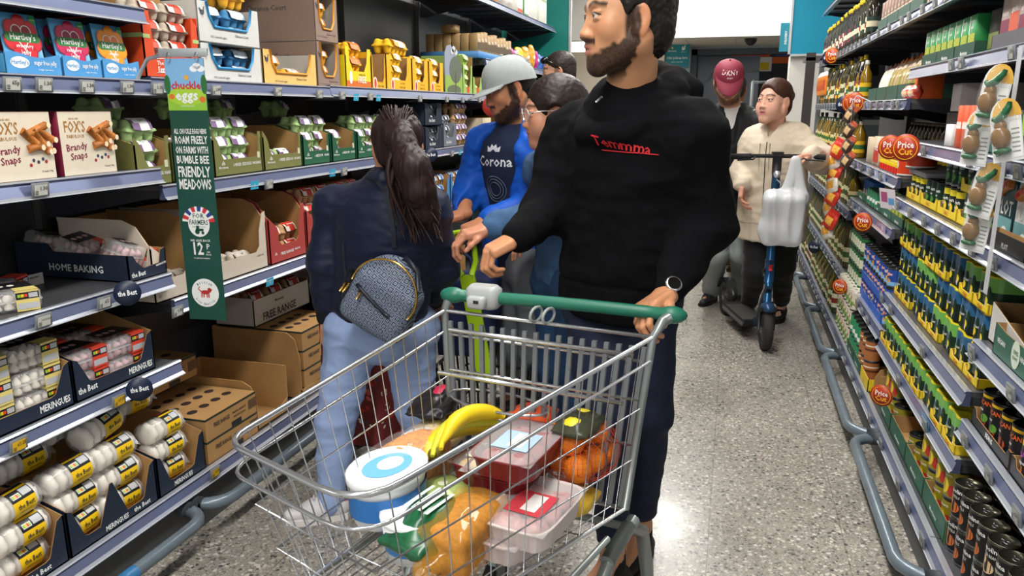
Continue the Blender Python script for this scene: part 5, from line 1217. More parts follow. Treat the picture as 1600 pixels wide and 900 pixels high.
# ---------------- lime pull handle and basket held by the man in blue
def roll_basket():
    top = PT(716, 352, 2.74); bot = PT(752, 552, 2.74); 
    e = thing('rolling_basket', 'wheeled shopping basket with a long lime green pull handle', 'basket', (bot[0] - .02, bot[1] + .16, 0)); r = Vector(e.location)
    LIME = M('#a4cc1c', .35); m = MB(); t, b = Vector(top) - r, Vector(bot) - r; ax = (t - b).normalized(); s = ax.cross(Vector((0, 1, 0))).normalized(); n = s.cross(ax)
    def bar(p, q_, w0, w1, th): m.add([tuple(p + s * a * w0 + n * c * th) for a in (-1, 1) for c in (-1, 1)] + [tuple(q_ + s * a * w1 + n * c * th) for a in (-1, 1) for c in (-1, 1)], [(0, 1, 3, 2), (4, 6, 7, 5), (0, 4, 5, 1), (2, 3, 7, 6), (0, 2, 6, 4), (1, 5, 7, 3)], LIME)
    L_ = (t - b).length; bar(b - ax * .12, b + ax * L_ * .62, .033, .03, .006)
    c0 = b + ax * L_ * .62
    m.tube([c0 - s * .02, c0 - s * .045 + ax * .05, c0 - s * .05 + ax * .12, c0 - s * .02 + ax * .17, c0 + s * .02 + ax * .17, c0 + s * .05 + ax * .12, c0 + s * .045 + ax * .05, c0 + s * .02], .0115, LIME, 8); m.build('pull_handle', e)
    m = MB(); BK = M('#26292e', .5); w0, d0, w1, d1, hh = .15, .2, .19, .24, .42
    vs = [(-w0, -d0, .07), (w0, -d0, .07), (w0, d0, .07), (-w0, d0, .07), (-w1, -d1, hh), (w1, -d1, hh), (w1, d1, hh), (-w1, d1, hh)]
    m.add(vs, [(3, 2, 1, 0)], BK)
    for i in range(4):
        a, b_, c, d = Vector(vs[i]), Vector(vs[(i + 1) % 4]), Vector(vs[(i + 1) % 4 + 4]), Vector(vs[i + 4])
        for k in range(9):
            p, q_ = a.lerp(b_, k / 8), d.lerp(c, k / 8); m.tube([p, q_], .006, BK, 4)
        for t_ in (0, .35, .7, 1): m.tube([a.lerp(d, t_), b_.lerp(c, t_)], .008 if t_ in (0, 1) else .005, BK, 5)
    m.build('basket', e)
    for x in (-.13, .13):
        for y in (-.17, .17):
            w = MB(); w.lathe([(0, -.01), (.035, -.01), (.035, .01), (0, .01)], M('#17181a', .5), 14, center=(x, y, .035), axis='x'); w.build('wheel', e)
    # navy cloth bag hanging beside it
    b = thing('cloth_bag', 'navy blue cloth bag hanging below the lime handle', 'bag', tuple(PT(716, 500, 2.95) * V3(1, 1, 0)))
    z = PT(716, 440, 2.95)[2]; s2 = Sdf(); s2.box((0, .02, z - .14), (.13, .05, .14), None, .03, .03)
    sdfobj('bag_body', s2, .008, M('#22305c', .7, bump=.2), b, disp=lambda P: .012 * folds(P, (9, 9, 5), 2))
    m = MB(); m.tube([(-.07, 0, z + .0), (-.06, 0, z + .1), (0, 0, z + .15), (.06, 0, z + .1), (.07, 0, z)], .008, M('#1c2850', .7), 6); m.build('strap', b)
roll_basket()
# ---------------- floral shopping bag trolley beside the woman with the backpack
def floral():
    c = PT(575, 640, 2.66); e = thing('shopping_bag_trolley', 'red floral fabric shopping trolley standing behind the woman in jeans', 'shopping trolley bag', (c[0], c[1], 0), -.25)
    m, nt, N, L, b = newmat(); tc = N.new('ShaderNodeTexCoord')
    v = N.new('ShaderNodeTexVoronoi'); v.inputs['Scale'].default_value = 17; L.new(tc.outputs['Object'], v.inputs['Vector']); v2 = N.new('ShaderNodeTexVoronoi'); v2.inputs['Scale'].default_value = 48; L.new(tc.outputs['Object'], v2.inputs['Vector'])
    sp = N.new('ShaderNodeSeparateColor'); L.new(v.outputs['Color'], sp.inputs[0]); cr = N.new('ShaderNodeValToRGB'); cr.color_ramp.interpolation = 'CONSTANT'; el = cr.color_ramp.elements
    for _ in range(2): el.new(.5)
    for i, (p, cc) in enumerate(((0, '#c8342c'), (.45, '#4a4a58'), (.68, '#d8604a'), (.85, '#e8e4da'))): el[i].position = p; el[i].color = lin(cc)
    L.new(sp.outputs[0], cr.inputs[0]); gt = N.new('ShaderNodeMath'); gt.operation = 'LESS_THAN'; gt.inputs[1].default_value = .5; L.new(v2.outputs['Distance'], gt.inputs[0])
    lt = N.new('ShaderNodeMath'); lt.operation = 'LESS_THAN'; lt.inputs[1].default_value = .42; L.new(v.outputs['Distance'], lt.inputs[0]); mu = N.new('ShaderNodeMath'); mu.operation = 'MULTIPLY'; L.new(gt.outputs[0], mu.inputs[0]); L.new(lt.outputs[0], mu.inputs[1])
    mx = N.new('ShaderNodeMix'); mx.data_type = 'RGBA'; mx.inputs[6].default_value = lin('#7a2a28'); L.new(cr.outputs[0], mx.inputs[7]); L.new(mu.outputs[0], mx.inputs[0]); L.new(mx.outputs[2], b.inputs['Base Color']); b.inputs['Roughness'].default_value = .7
    s = Sdf(); s.box((0, 0, .42), (.12, .08, .26), None, .03, .02); sdfobj('bag_body', s, .01, m, e, disp=lambda P: .006 * folds(P, 10, 3))
    f = MB(); ST = M('#9a9da0', .25, .9)
    for x in (-.11, .11): f.tube([(x, .12, .06), (x, .12, .95), (x * .6, .12, 1.02)], .008, ST, 8)
    f.tube([(-.066, .12, 1.02), (.066, .12, 1.02)], .012, M('#222', .5), 8); f.tube([(-.13, .12, .08), (.13, .12, .08)], .007, ST, 6); f.tube([(-.1, .12, .1), (-.1, -.11, .02), (.1, -.11, .02), (.1, .12, .1)], .006, ST, 6); f.build('tube_frame', e)
    for x in (-.15, .15):
        w = MB(); w.lathe([(.0, -.012), (.07, -.012), (.08, 0), (.07, .012), (0, .012)], M('#2a2b2d', .5), 20, center=(x, .12, .08), axis='x'); w.build('wheel', e)
floral()
# ---------------- electric scooter
def scooter():
    fp, rp = atZ(1194, 546, 0), atZ(1134, 491, 0); d = fp - rp; d.z = 0; WB = d.length; d.normalize(); a = math.atan2(d.y, d.x)
    e = thing('electric_scooter', 'dark blue electric kick scooter with black deck and fat tyres', 'scooter', (rp.x, rp.y, 0), a)
    BL_, BKM, TY = M('#1e4f78', .25, .5), M('#1b1c1e', .5), M('#2b2a28', .8, bump=.3); r = .125
    def wheel(x, y, rz, nm):
        w = MB(); w.xf = Matrix.Translation((x, y, r)) @ Matrix.Rotation(rz, 4, 'Z')
        w.lathe([(.075, -.02), (.1, -.03), (.118, -.024), (r, -.008), (r, .008), (.118, .024), (.1, .03), (.075, .02)], TY, 30, axis='y'); o = w.build(nm, e)
        h = MB(); h.xf = w.xf; h.lathe([(0, -.028), (.045, -.026), (.078, -.018), (.078, .018), (.045, .026), (0, .028)], M('#3a3b3d', .4, .5), 20, axis='y'); h.lathe([(0, .034), (.02, .034), (.02, -.034), (0, -.034)], M('#8a8c8e', .3, .8), 12, axis='y'); h.build('hub', o)
    st = math.atan2(-1.0, .13) - a
    wheel(0, 0, 0, 'rear_wheel'); wheel(WB, 0, st, 'front_wheel')
    m = MB()
    m.prism([(.17, .10), (.2, .085), (WB - .22, .085), (WB - .17, .12), (WB - .17, .14), (WB - .22, .125), (.2, .125), (.17, .14)], .16, BKM, 'xz', -.08); m.box(.2, -.07, .1252, WB - .24, .07, .129, M('#3d3a37', .8, bump=.5)); m.box(.18, -.082, .095, WB - .2, -.079, .118, M('#6b6d70', .4, .6)); m.build('deck', e)
    m = MB(); m.tube([(WB - .2, 0, .12), (WB - .12, 0, .18), (WB - .05, 0, .33), (WB, 0, .40)], [.026, .028, .026, .022], M('#1c3046', .35, .3), 10); m.build('neck', e)
    m = MB(); vs = []; 
    for i in range(11):
        t = math.radians(20 + 150 * i / 10); 
        for y in (-.036, .036): vs.append((-(r + .022) * math.cos(t) * -1 * -1, y, r + (r + .022) * math.sin(t)))
    m.add(vs, [(2 * i, 2 * i + 1, 2 * i + 3, 2 * i + 2) for i in range(10)], M('#232426', .35), True); m.add([(x * .97, y, r + (z - r) * .97) for x, y, z in vs], [(2 * i, 2 * i + 2, 2 * i + 3, 2 * i + 1) for i in range(10)], M('#232426', .35), True)
    m.ell((.1, 0, r + .05), (.08, .04, .05), M('#232426', .35)); m.build('rear_mudguard', e)
    # front fork, stem and handlebar, turned with the front wheel
    X = Matrix.Translation((WB, 0, 0)) @ Matrix.Rotation(st, 4, 'Z'); ztop = atY(1207, 246, fp.y).z
    m = MB(); m.xf = X
    for y in (-.042, .042): m.tube([(0, y, r), (-.01, y, r + .1), (-.02, y * .6, .3)], .012, BKM, 8)
    m.box(-.05, -.045, .255, .05, .045, .275, BKM); m.ell((.0, 0, .27), (.075, .045, .035), M('#27466a', .3, .3)); m.build('fork', e)
    m = MB(); m.xf = X; m.tube([(-.02, 0, .28), (-.06, 0, ztop - .02)], .0245, BL_, 14); m.tube([(-.03, 0, .42), (-.036, 0, .56)], .029, BL_, 14); m.tube([(-.058, 0, ztop - .1), (-.062, 0, ztop + .02)], .027, BKM, 12)
    stem = m.build('stem', e)
    m = MB(); m.xf = X; m.tube([(.0, 0, .5), (.004, 0, .53)], .012, M('#b32a2a', .4), 8); m.tube([(-.028, -.03, .46), (-.03, -.034, .5)], .012, BKM, 8); m.build('folding_latch', stem)
    m = MB(); m.xf = X; 
    for i, ch in enumerate('PURE'):
        zz = .98 - i * .075 * 1; vs, fs = text_geo(ch)
        xs = -.02 - (zz - .28) / (ztop - .3) * .04; m.add([(xs + .0249 * math.cos((b * .05) / .0249), .0249 * math.sin(b * .05 / .0249) * -1 * -1, zz - a * .06 * 1) for a, b, _ in vs], [f[::-1] for f in fs], M('#e8eef2', .4))
    m.build('lettering', stem)
    m = MB(); m.xf = X; w = .27; m.tube([(-.06, -w, ztop + .0), (-.065, -.1, ztop + .005), (-.065, .1, ztop + .005), (-.06, w, ztop)], .0125, BKM, 10)
    m.tube([(-.06, -w, ztop), (-.06, -w + .12, ztop + .002)], .018, M('#141416', .8), 10); m.tube([(-.06, w, ztop), (-.06, w - .12, ztop + .002)], .018, M('#141416', .8), 10); hb = m.build('handlebar', e)
    m = MB(); m.xf = X; m.box(-.09, -.03, ztop + .005, -.03, .03, ztop + .03, BKM); m.tube([(-.03, -.13, ztop), (.02, -.15, ztop - .01), (.03, -.24, ztop - .015)], .005, BKM, 6); m.tube([(-.03, .13, ztop), (.02, .15, ztop - .01), (.03, .24, ztop - .015)], .005, BKM, 6); m.build('display_and_levers', hb)
    m = MB(); m.xf = X; m.lathe([(0, 0), (.02, 0), (.022, .012), (.0, .02)], M('#d9dcdf', .2, .6), 14, center=(-.035, 0, ztop - .1), axis='x'); m.tube([(-.03, .0, ztop - .13), (-.0, .02, ztop - .15), (-.01, .02, ztop - .2), (-.03, .01, ztop - .22)], .005, M('#aab0b4', .3, .8), 6); m.build('headlamp', stem)
    # carrier bag over the handlebar
    b0 = X; P = lambda p: e.matrix_world @ (X @ Vector(p))
    pt = atY(1240, 258, fp.y - .02); b = thing('carrier_bag', 'thin white plastic carrier bag hanging from the scooter handlebar', 'bag', (pt.x, pt.y, 0))
    z1 = ztop - .02; s = Sdf(); s.box((-.035, 0, z1 - .33), (.075, .03, .12), headframe((.1, 1, .25)), .035, .04); s.ell((-.06, 0, z1 - .4), (.1, .05, .06), None, .05)
    for x0, x1 in ((-.035, -.0), (.06, .02)): s.cap((x0, 0, z1 - .2), (x1, 0, z1 + .005), .03, .012, .03, (0, 1, 0), 1.8)
    sdfobj('bag_body', s, .007, M('#dfe3e6', .35, alpha=.72, spec=.6), b, disp=lambda P: .012 * folds(P, (14, 14, 4), 2))
    c = MB(); c.ell((-.04, 0, z1 - .38), (.06, .03, .07), M('#c8a39a', .6)); c.build('contents', b)
scooter()
# ================================================================== PRODUCTS: builders
KRAFT = M('#a9814f', .8, noise=.07, nscale=12, bump=.1, bscale=60); KRAFTD = M('#8d693e', .85, noise=.08, nscale=10)
NAVYP = M('#1a2638', .55, noise=.05); WHT = M('#e4e2dd', .55); GRNP = M('#1d4a38', .5, noise=.05)
_cart = {}
def _cgeo(n):
    if n in _cart: return _cart[n]
    p = .048; t, l = Sdf(), Sdf()
    for i in range(n):
        for j in range(2):
            x, y = (i - (n - 1) / 2) * p, (j - .5) * p; t.cap((x, y, .012), (x, y, .036), .017, .0225, .008); l.cap((x, y, .036), (x, y, .053), .0225, .0175, .014)
    hx, hy = n * p / 2 + .004, p + .004; t.box((0, 0, .036), (hx - .004, hy - .004, .0005), None, .0022, .004); l.box((0, 0, .039), (hx - .006, hy - .006, .001), None, .002, .006); l.box((0, 0, .052), (hx - .03, .012, .004), None, .004, .014)
    g = []
    for s in (t, l):
        V, Fq = s.mesh(.0042); V = smooth(V, Fq, 1); V[:, 2] += np.where(V[:, 1] < -.03, -.006 * np.cos(V[:, 0] / p * 2 * PI) * 0 - .010 * np.clip(1 - (V[:, 0] / hx) ** 2, 0, 1) * np.clip((V[:, 2] - .02) / .02, 0, 1) * np.clip((-.03 - V[:, 1]) / .02, 0, 1), 0); g.append((V, Fq))
    _cart[n] = g; return g
def egg_carton(col, lab=('#e8e8e8', '#6b4a78'), n=3, txt=None, tcol='#3a3a3a'):
    e = thing('egg_carton', None, 'egg carton'); m = M(col, .85, noise=.06, nscale=60, bump=.3, bscale=500)
    for nm, (V, Fq) in zip(('tray', 'lid'), _cgeo(n)): npmesh(nm, [(V, Fq, None, 0)], [m], e)
    hx = n * .024; b = MB(); k = 8; w = hx * .62; vs = []
    prof = [(-.018, .0715), (-.034, .0665), (-.046, .056), (-.0535, .0415)]
    for i in range(k + 1):
        x = -w + 2 * w * i / k
        for y, z in prof: vs.append((x, y - .0016, z + .0022 - (.008 * (1 - (x / hx) ** 2) if z < .05 else 0)))
    q = len(prof); c0, c1 = M(lab[0], .5), M(lab[1], .5)
    for j in range(q - 1): b.add(vs, [(i * q + j, (i + 1) * q + j, (i + 1) * q + j + 1, i * q + j + 1) for i in range(k)], c0 if j < 2 else c0)
    b.add([(x, y - .001, z + .0006) for x, y, z in vs], [(i * q + 1, (i + 1) * q + 1, (i + 1) * q + 2, i * q + 2) for i in range(k) if i < 1 or i > 6] + [(i * q + 2, (i + 1) * q + 2, (i + 1) * q + 3, i * q + 3) for i in range(k) if i < 3 or i > 6], c1)
    b.xf = Matrix.Translation((0, -.041, .066)) @ Matrix.Rotation(-.62, 4, 'X'); b.text(txt or 'eggs', 0, 0, .007, M(tcol, .5), y=-.004, fit=w * 1.2)
    b.build('printed_label', e); return e
def case(w, d, h, front, outer, inner=KRAFT, side=None, texts=(), name='display_case', cat='display box', back=True, t=.004, extra=None, side_texts=()):
    """open cardboard shelf case, front outline given as points from the left bottom round to the right"""
    e = thing(name, None, cat); m = MB()
    m.box(-w / 2, 0, 0, w / 2, d, t, inner)
    sd = side or [(0, 0), (d, 0), (d, h), (0, h)]
    for x, s in ((-w / 2, -1), (w / 2 - t, 1)):
        m.prism(sd, t * .5, outer if s < 0 else inner, 'yz', x); m.prism(sd, t * .5, inner if s < 0 else outer, 'yz', x + t * .5)
    if back: m.box(-w / 2, d - t, 0, w / 2, d, h, inner)
    m.build('case_body', e)
    f = MB(); k = t * .5; f.prism([(x - w / 2, z) for x, z in front], k, outer, 'xz', 0); f.prism([(x - w / 2, z) for x, z in front], k, inner, 'xz', k)
    for tx in texts: f.text(tx[0], tx[1] - w / 2, tx[2], tx[3], tx[4], y=-.0008, align='B', rot=tx[5] if len(tx) > 5 else 0, fit=tx[6] if len(tx) > 6 else 0)
    if extra: extra(f, w)
    f.build('front_panel', e)
    if side_texts:
        g = MB()
        for s, tx, y, z, hh, mt in side_texts: g.text(tx, y, z, hh, mt, y=(-w / 2 - .001) if s < 0 else (w / 2 + .001), plane='yz-' if s < 0 else 'yz+')
        g.build('side_lettering', e)
    return e
def U(w, lip, h, m=.012, r=.02, step=None):
    """front outline: full height posts either side of a rounded window down to the lip"""
    s = m
    return [(0, 0), (w, 0), (w, h), (w - s, h), (w - s - r * .3, lip + r), (w - s - r, lip), (s + r, lip), (s + r * .3, lip + r), (s, h), (0, h)]
def Lplace(o, y0, y1, ztop, label, group=None, X=-1.77, deep=0): return put(o, (X - deep, (y0 + y1) / 2, ztop), RL, label, group)
def crowned(mb, x, z, s, mat):   # small tree-like shop mark: rows of leaf dots
    for a, b in ((0, 2.1), (-.8, 1.3), (.8, 1.3), (0, 1.2), (-1.3, .4), (-.5, .35), (.5, .35), (1.3, .4)): mb.disc(x + a * s, z + b * s, s * .33, s * .42, mat, y=-.0009, n=8)
TXW = M('#e7e9e6', .5); TXD = M('#2a2a2c', .5)
# ------------------------------------------------ top row: jelly sachets
def sachet(fruit, dark, word):
    e = thing('jelly_sachet', None, 'sachet'); m = MB(); w, h = .115, .15; vs = []; n = 9
    for k, sy in ((0, -1), (1, 1)):
        for j in range(n + 1):
            for i in range(n + 1):
                u, v = i / n, j / n; b = (1 - (2 * u - 1) ** 4) * (1 - (2 * v - 1) ** 6) * .006; vs.append(((u - .5) * w, sy * (b + .0006), v * h))
    q = (n + 1) ** 2; F0 = [(j * (n + 1) + i, j * (n + 1) + i + 1, (j + 1) * (n + 1) + i + 1, (j + 1) * (n + 1) + i) for j in range(n) for i in range(n)]
    BLU = M('#5fa9d6', .28, noise=.05); m.add(vs, F0 + [tuple(q + a for a in f[::-1]) for f in F0], BLU, True); m.build('packet', e)
    p = MB(); y = -.0072; FR, DK = M(fruit, .3), M(dark, .3)
    for i in range(7):
        a = PI / 2 + 2 * PI * i / 7; p.disc(.034 * math.cos(a) * 1.05, .086 + .036 * math.sin(a), .022, .025, DK, y, 14); p.disc(.034 * math.cos(a) * 1.02, .086 + .035 * math.sin(a), .0195, .0225, FR, y - .0003, 14)
    p.disc(0, .085, .036, .036, FR, y - .0005, 20)
    for x in (-1, 1): p.disc(x * .014, .103, .016, .017, TXW, y - .0007, 14); p.disc(x * .014, .103, .0135, .0145, DK, y - .0008, 14)
    p.flat([(-.029, .098), (.029, .098), (0, .055)], TXW, y - .0007); p.flat([(-.026, .098), (.026, .098), (0, .06)], FR, y - .0008)
    p.rect(-.042, .076, .042, .1, M('#2d7a3c', .35), y - .001); p.disc(-.042, .088, .01, .012, M('#2d7a3c', .35), y - .001, 12); p.disc(.042, .088, .01, .012, M('#2d7a3c', .35), y - .001, 12)
    p.text("Hartley's", 0, .088, .015, TXW, y=y - .0014, fit=.085); p.text(word, 0, .066, .009, TXW, y=y - .0014, fit=.05); p.text('jelly', 0, .05, .013, TXW, y=y - .0014, fit=.04)
    p.rect(.032, .125, .052, .145, M('#2f9a4a', .4), y); p.text('sugar free', .042, .136, .003, TXW, y=y - .0005, fit=.018)
    p.build('print', e); return e
def jelly_tray(w):
    e = thing('jelly_tray', None, 'tray'); B = M('#4b93cb', .45, noise=.04); d = .3; m = MB()
    m.box(-w / 2, 0, 0, w / 2, d, .004, B); m.box(-w / 2, d - .004, 0, w / 2, d, .05, B)
    for x in (-w / 2, w / 2 - .004): m.prism([(0, 0), (d, 0), (d, .05), (.0, .05)], .004, B, 'yz', x)
    m.build('tray_body', e)
    f = MB(); pts = [(-w / 2, 0), (w / 2, 0)] + [(w / 2 - w * i / 10, .05 + .006 * math.cos(PI * 2 * i / 10 + .6)) for i in range(11)]
    f.prism(pts, .004, B, 'xz', -.002); f.disc(-w * .26, .03, w * .17, .0145, TXW, -.0026, 20); f.text("Hartley's", -w * .26, .03, .011, B, y=-.003, fit=w * .3); f.text('sugar free jelly', w * .2, .031, .012, TXW, y=-.003, fit=w * .42); f.text('0 sugar  low calorie', w * .2, .014, .004, TXW, y=-.003, fit=w * .3); f.build('front_panel', e); return e
sk = [('strawberry', sachet('#c9202c', '#8f1420', 'strawberry'), 1.56, 1.73, 7), ('raspberry', sachet('#c21f55', '#8c1440', 'raspberry'), 1.735, 1.87, 6), ('orange', sachet('#f0951c', '#d9720f', 'orange'), 1.875, 2.02, 6)]
zs1 = 1.49 + .046
for nm, so, a, b, n in sk:
    Lplace(jelly_tray(b - a - .004), a, b, zs1, 'blue %s jelly tray with wavy front edge on the near upper shelf' % nm)
    for k in range(n):
        put(so, (-1.785 - .018 * k, (a + b) / 2 + (.012 if k % 2 else -.004), zs1 + .006), label='blue %s jelly sachet, %s from the front of its tray' % (nm, ORD[k]), group='%s jelly sachets' % nm, rot=(-.16 - .02 * k, 0, RL))
m = MB(); m.rbox(-.08, 0, 0, .08, .2, .075, .004, M('#6aa23a', .45), 1); m.text('jelly', .05, .04, .02, TXW, y=-.001)
gb = tag(m.build('jelly_box'), 'green box at the left frame edge beside the strawberry jelly tray', 'box'); gb.location = (-1.79, 1.475, zs1); gb.rotation_euler = (0, 0, RL)
# ------------------------------------------------ generic stacked egg case
def fill(proto, w, rows, cols, y0, z0, cw, ch, X, what, group, deep=0, ztop=0, rots=0):
    for r in range(rows):
        for c in range(cols):
            put(proto, (X - .012 - .055 - deep, y0 + (c + .5) * cw, z0 + r * ch), RL + R.uniform(-.03, .03), '%s, %s row up%s' % (what, ORD[r], (', %s from the near side' % ORD[c]) if cols > 1 else ''), group)
G = dict(
    kent=egg_carton('#b9ad9c', ('#d8452c', '#e9e4da')), blue=egg_carton('#3f7fae', ('#dfe6ec', '#b9cbd8'), txt='Clarence Court', tcol='#445'), orange=egg_carton('#e6a72a', ('#e9d9cf', '#d98a4a'), txt='Burford'),
    free=egg_carton('#f0b51e', ('#df7f2a', '#e9742a'), txt='FREE', tcol='#fff'), yel=egg_carton('#f3bd22', ('#f0e9dc', '#e3a21b'), txt='happy', tcol='#c33'), green=egg_carton('#a5c483', ('#e9e9ea', '#6d4b7c'), txt='Organic', tcol='#222'),
    pale=egg_carton('#9fc05a', ('#dfe9b9', '#8cc04a'), txt='happy', tcol='#373'), grey=egg_carton('#9aa1a8', ('#2a3a52', '#cfd4da'), txt='the Best', tcol='#dde'), tan=egg_carton('#c09a6c', ('#6f5490', '#e0dbe6'), txt='eggs', tcol='#fff'),
    cream=egg_carton('#cfc4b2', ('#d8d0c4', '#b8afa4'), txt='eggs'), red=egg_carton('#c49a6e', ('#d8402f', '#e9e0d4'), txt='Free Range', tcol='#fff'), blu2=egg_carton('#c4a176', ('#3f79bd', '#dfe8f2'), txt='eggs', tcol='#fff'))
TEN = egg_carton('#f3bd22', ('#f0e9dc', '#e3a21b'), 5, txt='happy', tcol='#c33')
# Kent box, orange red with pale green band
ORG = M('#d2481f', .5, noise=.04)
def kent_extra(f, w):
    f.rect(-w / 2, .118, -w / 2 + .03, .13, M('#a9c07a', .5), -.001); f.rect(w / 2 - .03, .118, w / 2, .13, M('#a9c07a', .5), -.001); f.text('The Kent', -.045, .046, .013, TXW, y=-.0012, rot=.04); f.text("Egg Co.", -.045, .027, .015, TXW, y=-.0012, rot=.04)
    for r in (((-.085, .015), (-.003, .018)), ((-.085, .058), (-.003, .062))): f.tube([(r[0][0], -.001, r[0][1]), (r[1][0], -.001, r[1][1])], .001, TXW, 4)
W_ = .26; e = case(W_, .34, .2, [(0, 0), (W_, 0), (W_, .17), (W_ - .03, .2), (W_ - .04, .07), (.045, .07), (.035, .2), (0, .2)], ORG, ORG, extra=kent_extra)
g = MB(); g.rect(-.34, .12, 0, .133, M('#a9c07a', .5), 0, 'yz'); o = g.build('side_band', e); o.location = (-W_ / 2 - .0008, 0, 0); o.data.transform(Matrix.Scale(-1, 4, (0, 1, 0)))
Lplace(e, 2.05, 2.31, zs1 + .01, 'orange red cardboard case of beige egg cartons beside the blue jelly')
for r in range(4): 
    for c in range(2): put(G['kent'], (-1.84, 2.115 + c * .125, zs1 + .016 + r * .058), RL, 'beige egg carton with red label in the orange case, %s row up, %s' % (ORD[r], ('near', 'far')[c]), 'beige egg cartons in the orange case', scale=(.82, .9, .82))
# grey-white Clarence Court cases with blue rims
CCB = M('#c9cac6', .6, noise=.03); BLR = M('#2c8ec6', .45)
def hen(mb, x, z, s, mat, y=-.0012):
    mb.disc(x, z, s * .55, s * .42, mat, y, 14); mb.flat([(x + .25 * s, z + .2 * s), (x + .5 * s, z + .15 * s), (x + .62 * s, z + .8 * s), (x + .42 * s, z + .85 * s)], mat, y); mb.disc(x + .55 * s, z + .88 * s, .14 * s, .13 * s, mat, y, 8)
    mb.flat([(x - .35 * s, z), (x - .85 * s, z + .6 * s), (x - .55 * s, z + .75 * s), (x - .1 * s, z + .3 * s)], mat, y)
    for k in (-.1, .15): mb.rect(x + k * s, z - .85 * s, x + (k + .05) * s, z - .3 * s, mat, y)
def cc_case(w, h, body, rim, d=.34, side=True):
    fr = U(w, .055, h, .05 if w > .2 else .03, .035)
    def ex(f, W):
        # coloured rim that follows the window
        p = [(x - W / 2, z) for x, z in fr[3:9]]; f.tube([(x, -.002, z) for x, z in p], .005, rim, 6)
        f.text('Clarence Court', W * .18, .034, .009, M('#55524e', .5), y=-.001, fit=.09); f.text('Old Cotswold Legbar', -W * .2, .022, .008, M('#666', .5), y=-.001, fit=.09); hen(f, -W / 2 + .026, h * .72, .02, M('#4a4a55', .6))
    return case(w, d, h, fr, body, M('#b9b6ae', .7), extra=ex, side_texts=((-1, 'Clarence Court', d * .5, h * .7, .022, M('#55524e', .5)),) if side else ())
c1 = cc_case(.355, .135, CCB, BLR)
for k in range(2):
    Lplace(c1, 2.315, 2.67, zs1 + .137 * k, 'pale grey egg case with blue rim, %s of the stack of two' % ('lower', 'upper')[k], 'pale grey egg cases with blue rims')
    for r in range(2):
        for c in range(2): put(G['blue'], (-1.845, 2.43 + c * .15, zs1 + .137 * k + .006 + r * .06), RL, 'blue egg carton in the %s pale grey case, %s layer, %s' % (('lower', 'upper')[k], ('bottom', 'top')[r], ('near', 'far')[c]), 'blue egg cartons', scale=(.9, .9, .9))
for c in range(2): put((G['blue'], G['orange'])[c], (-1.86, 2.4 + c * .19, zs1 + .276), RL + .1, '%s egg carton lying on top of the pale grey cases' % ('blue', 'amber')[c], 'cartons on top of the pale grey cases')
m = MB(); m.box(-.08, 0, 0, .08, .3, .30, KRAFT); cb_ = tag(m.build('cardboard_box'), 'plain brown cardboard box behind the beige egg cartons at the top', 'box'); cb_.location = (-1.9, 2.22, zs1 + .245); cb_.rotation_euler = (0, 0, RL); cb_.scale = (1, .8, .9)
# amber open case and the tall mushroom-brown cases
AMB = M('#e0b768', .55, noise=.04); AMR = M('#e79a2b', .5); MUSH = M('#8d7668', .65, noise=.04, nscale=6)
c2 = cc_case(.40, .14, AMB, AMR, .2, False); Lplace(c2, 2.68, 3.08, zs1, 'amber egg case with dark hen print, nearly empty'); put(G['orange'], (-1.85, 2.80, zs1 + .062), RL, 'amber egg carton standing up in the amber case', scale=(.8, .9, .9)); put(G['orange'], (-1.85, 2.95, zs1 + .006), RL, 'amber egg carton lying low in the amber case')
c3 = cc_case(.20, .2, MUSH, AMR, .47)
for k in range(3):
    Lplace(c3, 3.09, 3.29, zs1 + .202 * k, 'mushroom brown egg case with amber window rim, %s of the tall stack' % ('lowest', 'middle', 'top')[k], 'mushroom brown egg cases')
    for r in range(2): put(G['orange'], (-1.85, 3.185, zs1 + .202 * k + .042 + r * .068), RL, 'amber egg carton in the %s brown case, %s' % (('lowest', 'middle', 'top')[k], ('below', 'above')[r]), 'cartons in the brown cases', scale=(.85, 1, .95))
# yellow FREE case
YC = M('#efcf1a', .5, noise=.03); YO = M('#eeb11c', .5, noise=.03)
def free_ex(f, w): f.rect(-w / 2, 0, w / 2, .045, M('#cf6a1c', .5), -.001); f.text('FREE', .03, .05, .03, TXW, y=-.002, fit=.12); f.text('FROM CAGE', .03, .075, .008, TXD, y=-.002, fit=.09); f.disc(-w / 2 + .045, .06, .016, .03, TXW, -.0015)
e = case(.26, .3, .16, U(.26, .09, .2, .03, .04), YC, KRAFT, extra=free_ex); Lplace(e, 3.35, 3.61, zs1, 'yellow and orange egg case with FREE lettering'); fill(G['free'], .26, 3, 1, 3.38, zs1 + .02, .2, .068, -1.77, 'orange labelled carton in the FREE case', 'cartons in the FREE case')
def happy_ex(f, w): f.disc(-w * .28, .04, .022, .032, TXW, -.0012); f.disc(-w * .28, .04, .014, .024, M('#c8442e', .5), -.0016); f.text('free range', w * .12, .05, .01, M('#8a6a10', .5), y=-.001, fit=.1); f.text('happy eggs', w * .12, .03, .012, M('#8a6a10', .5), y=-.001, fit=.11)
e = case(.16, .3, .19, U(.16, .05, .17, .01, .02), YO, KRAFT, extra=happy_ex); Lplace(e, 3.62, 3.78, zs1, 'open amber yellow case showing kraft inside, beside the FREE case'); put(G['yel'], (-1.86, 3.7, zs1 + .006), RL, 'yellow carton low in the open kraft lined case')
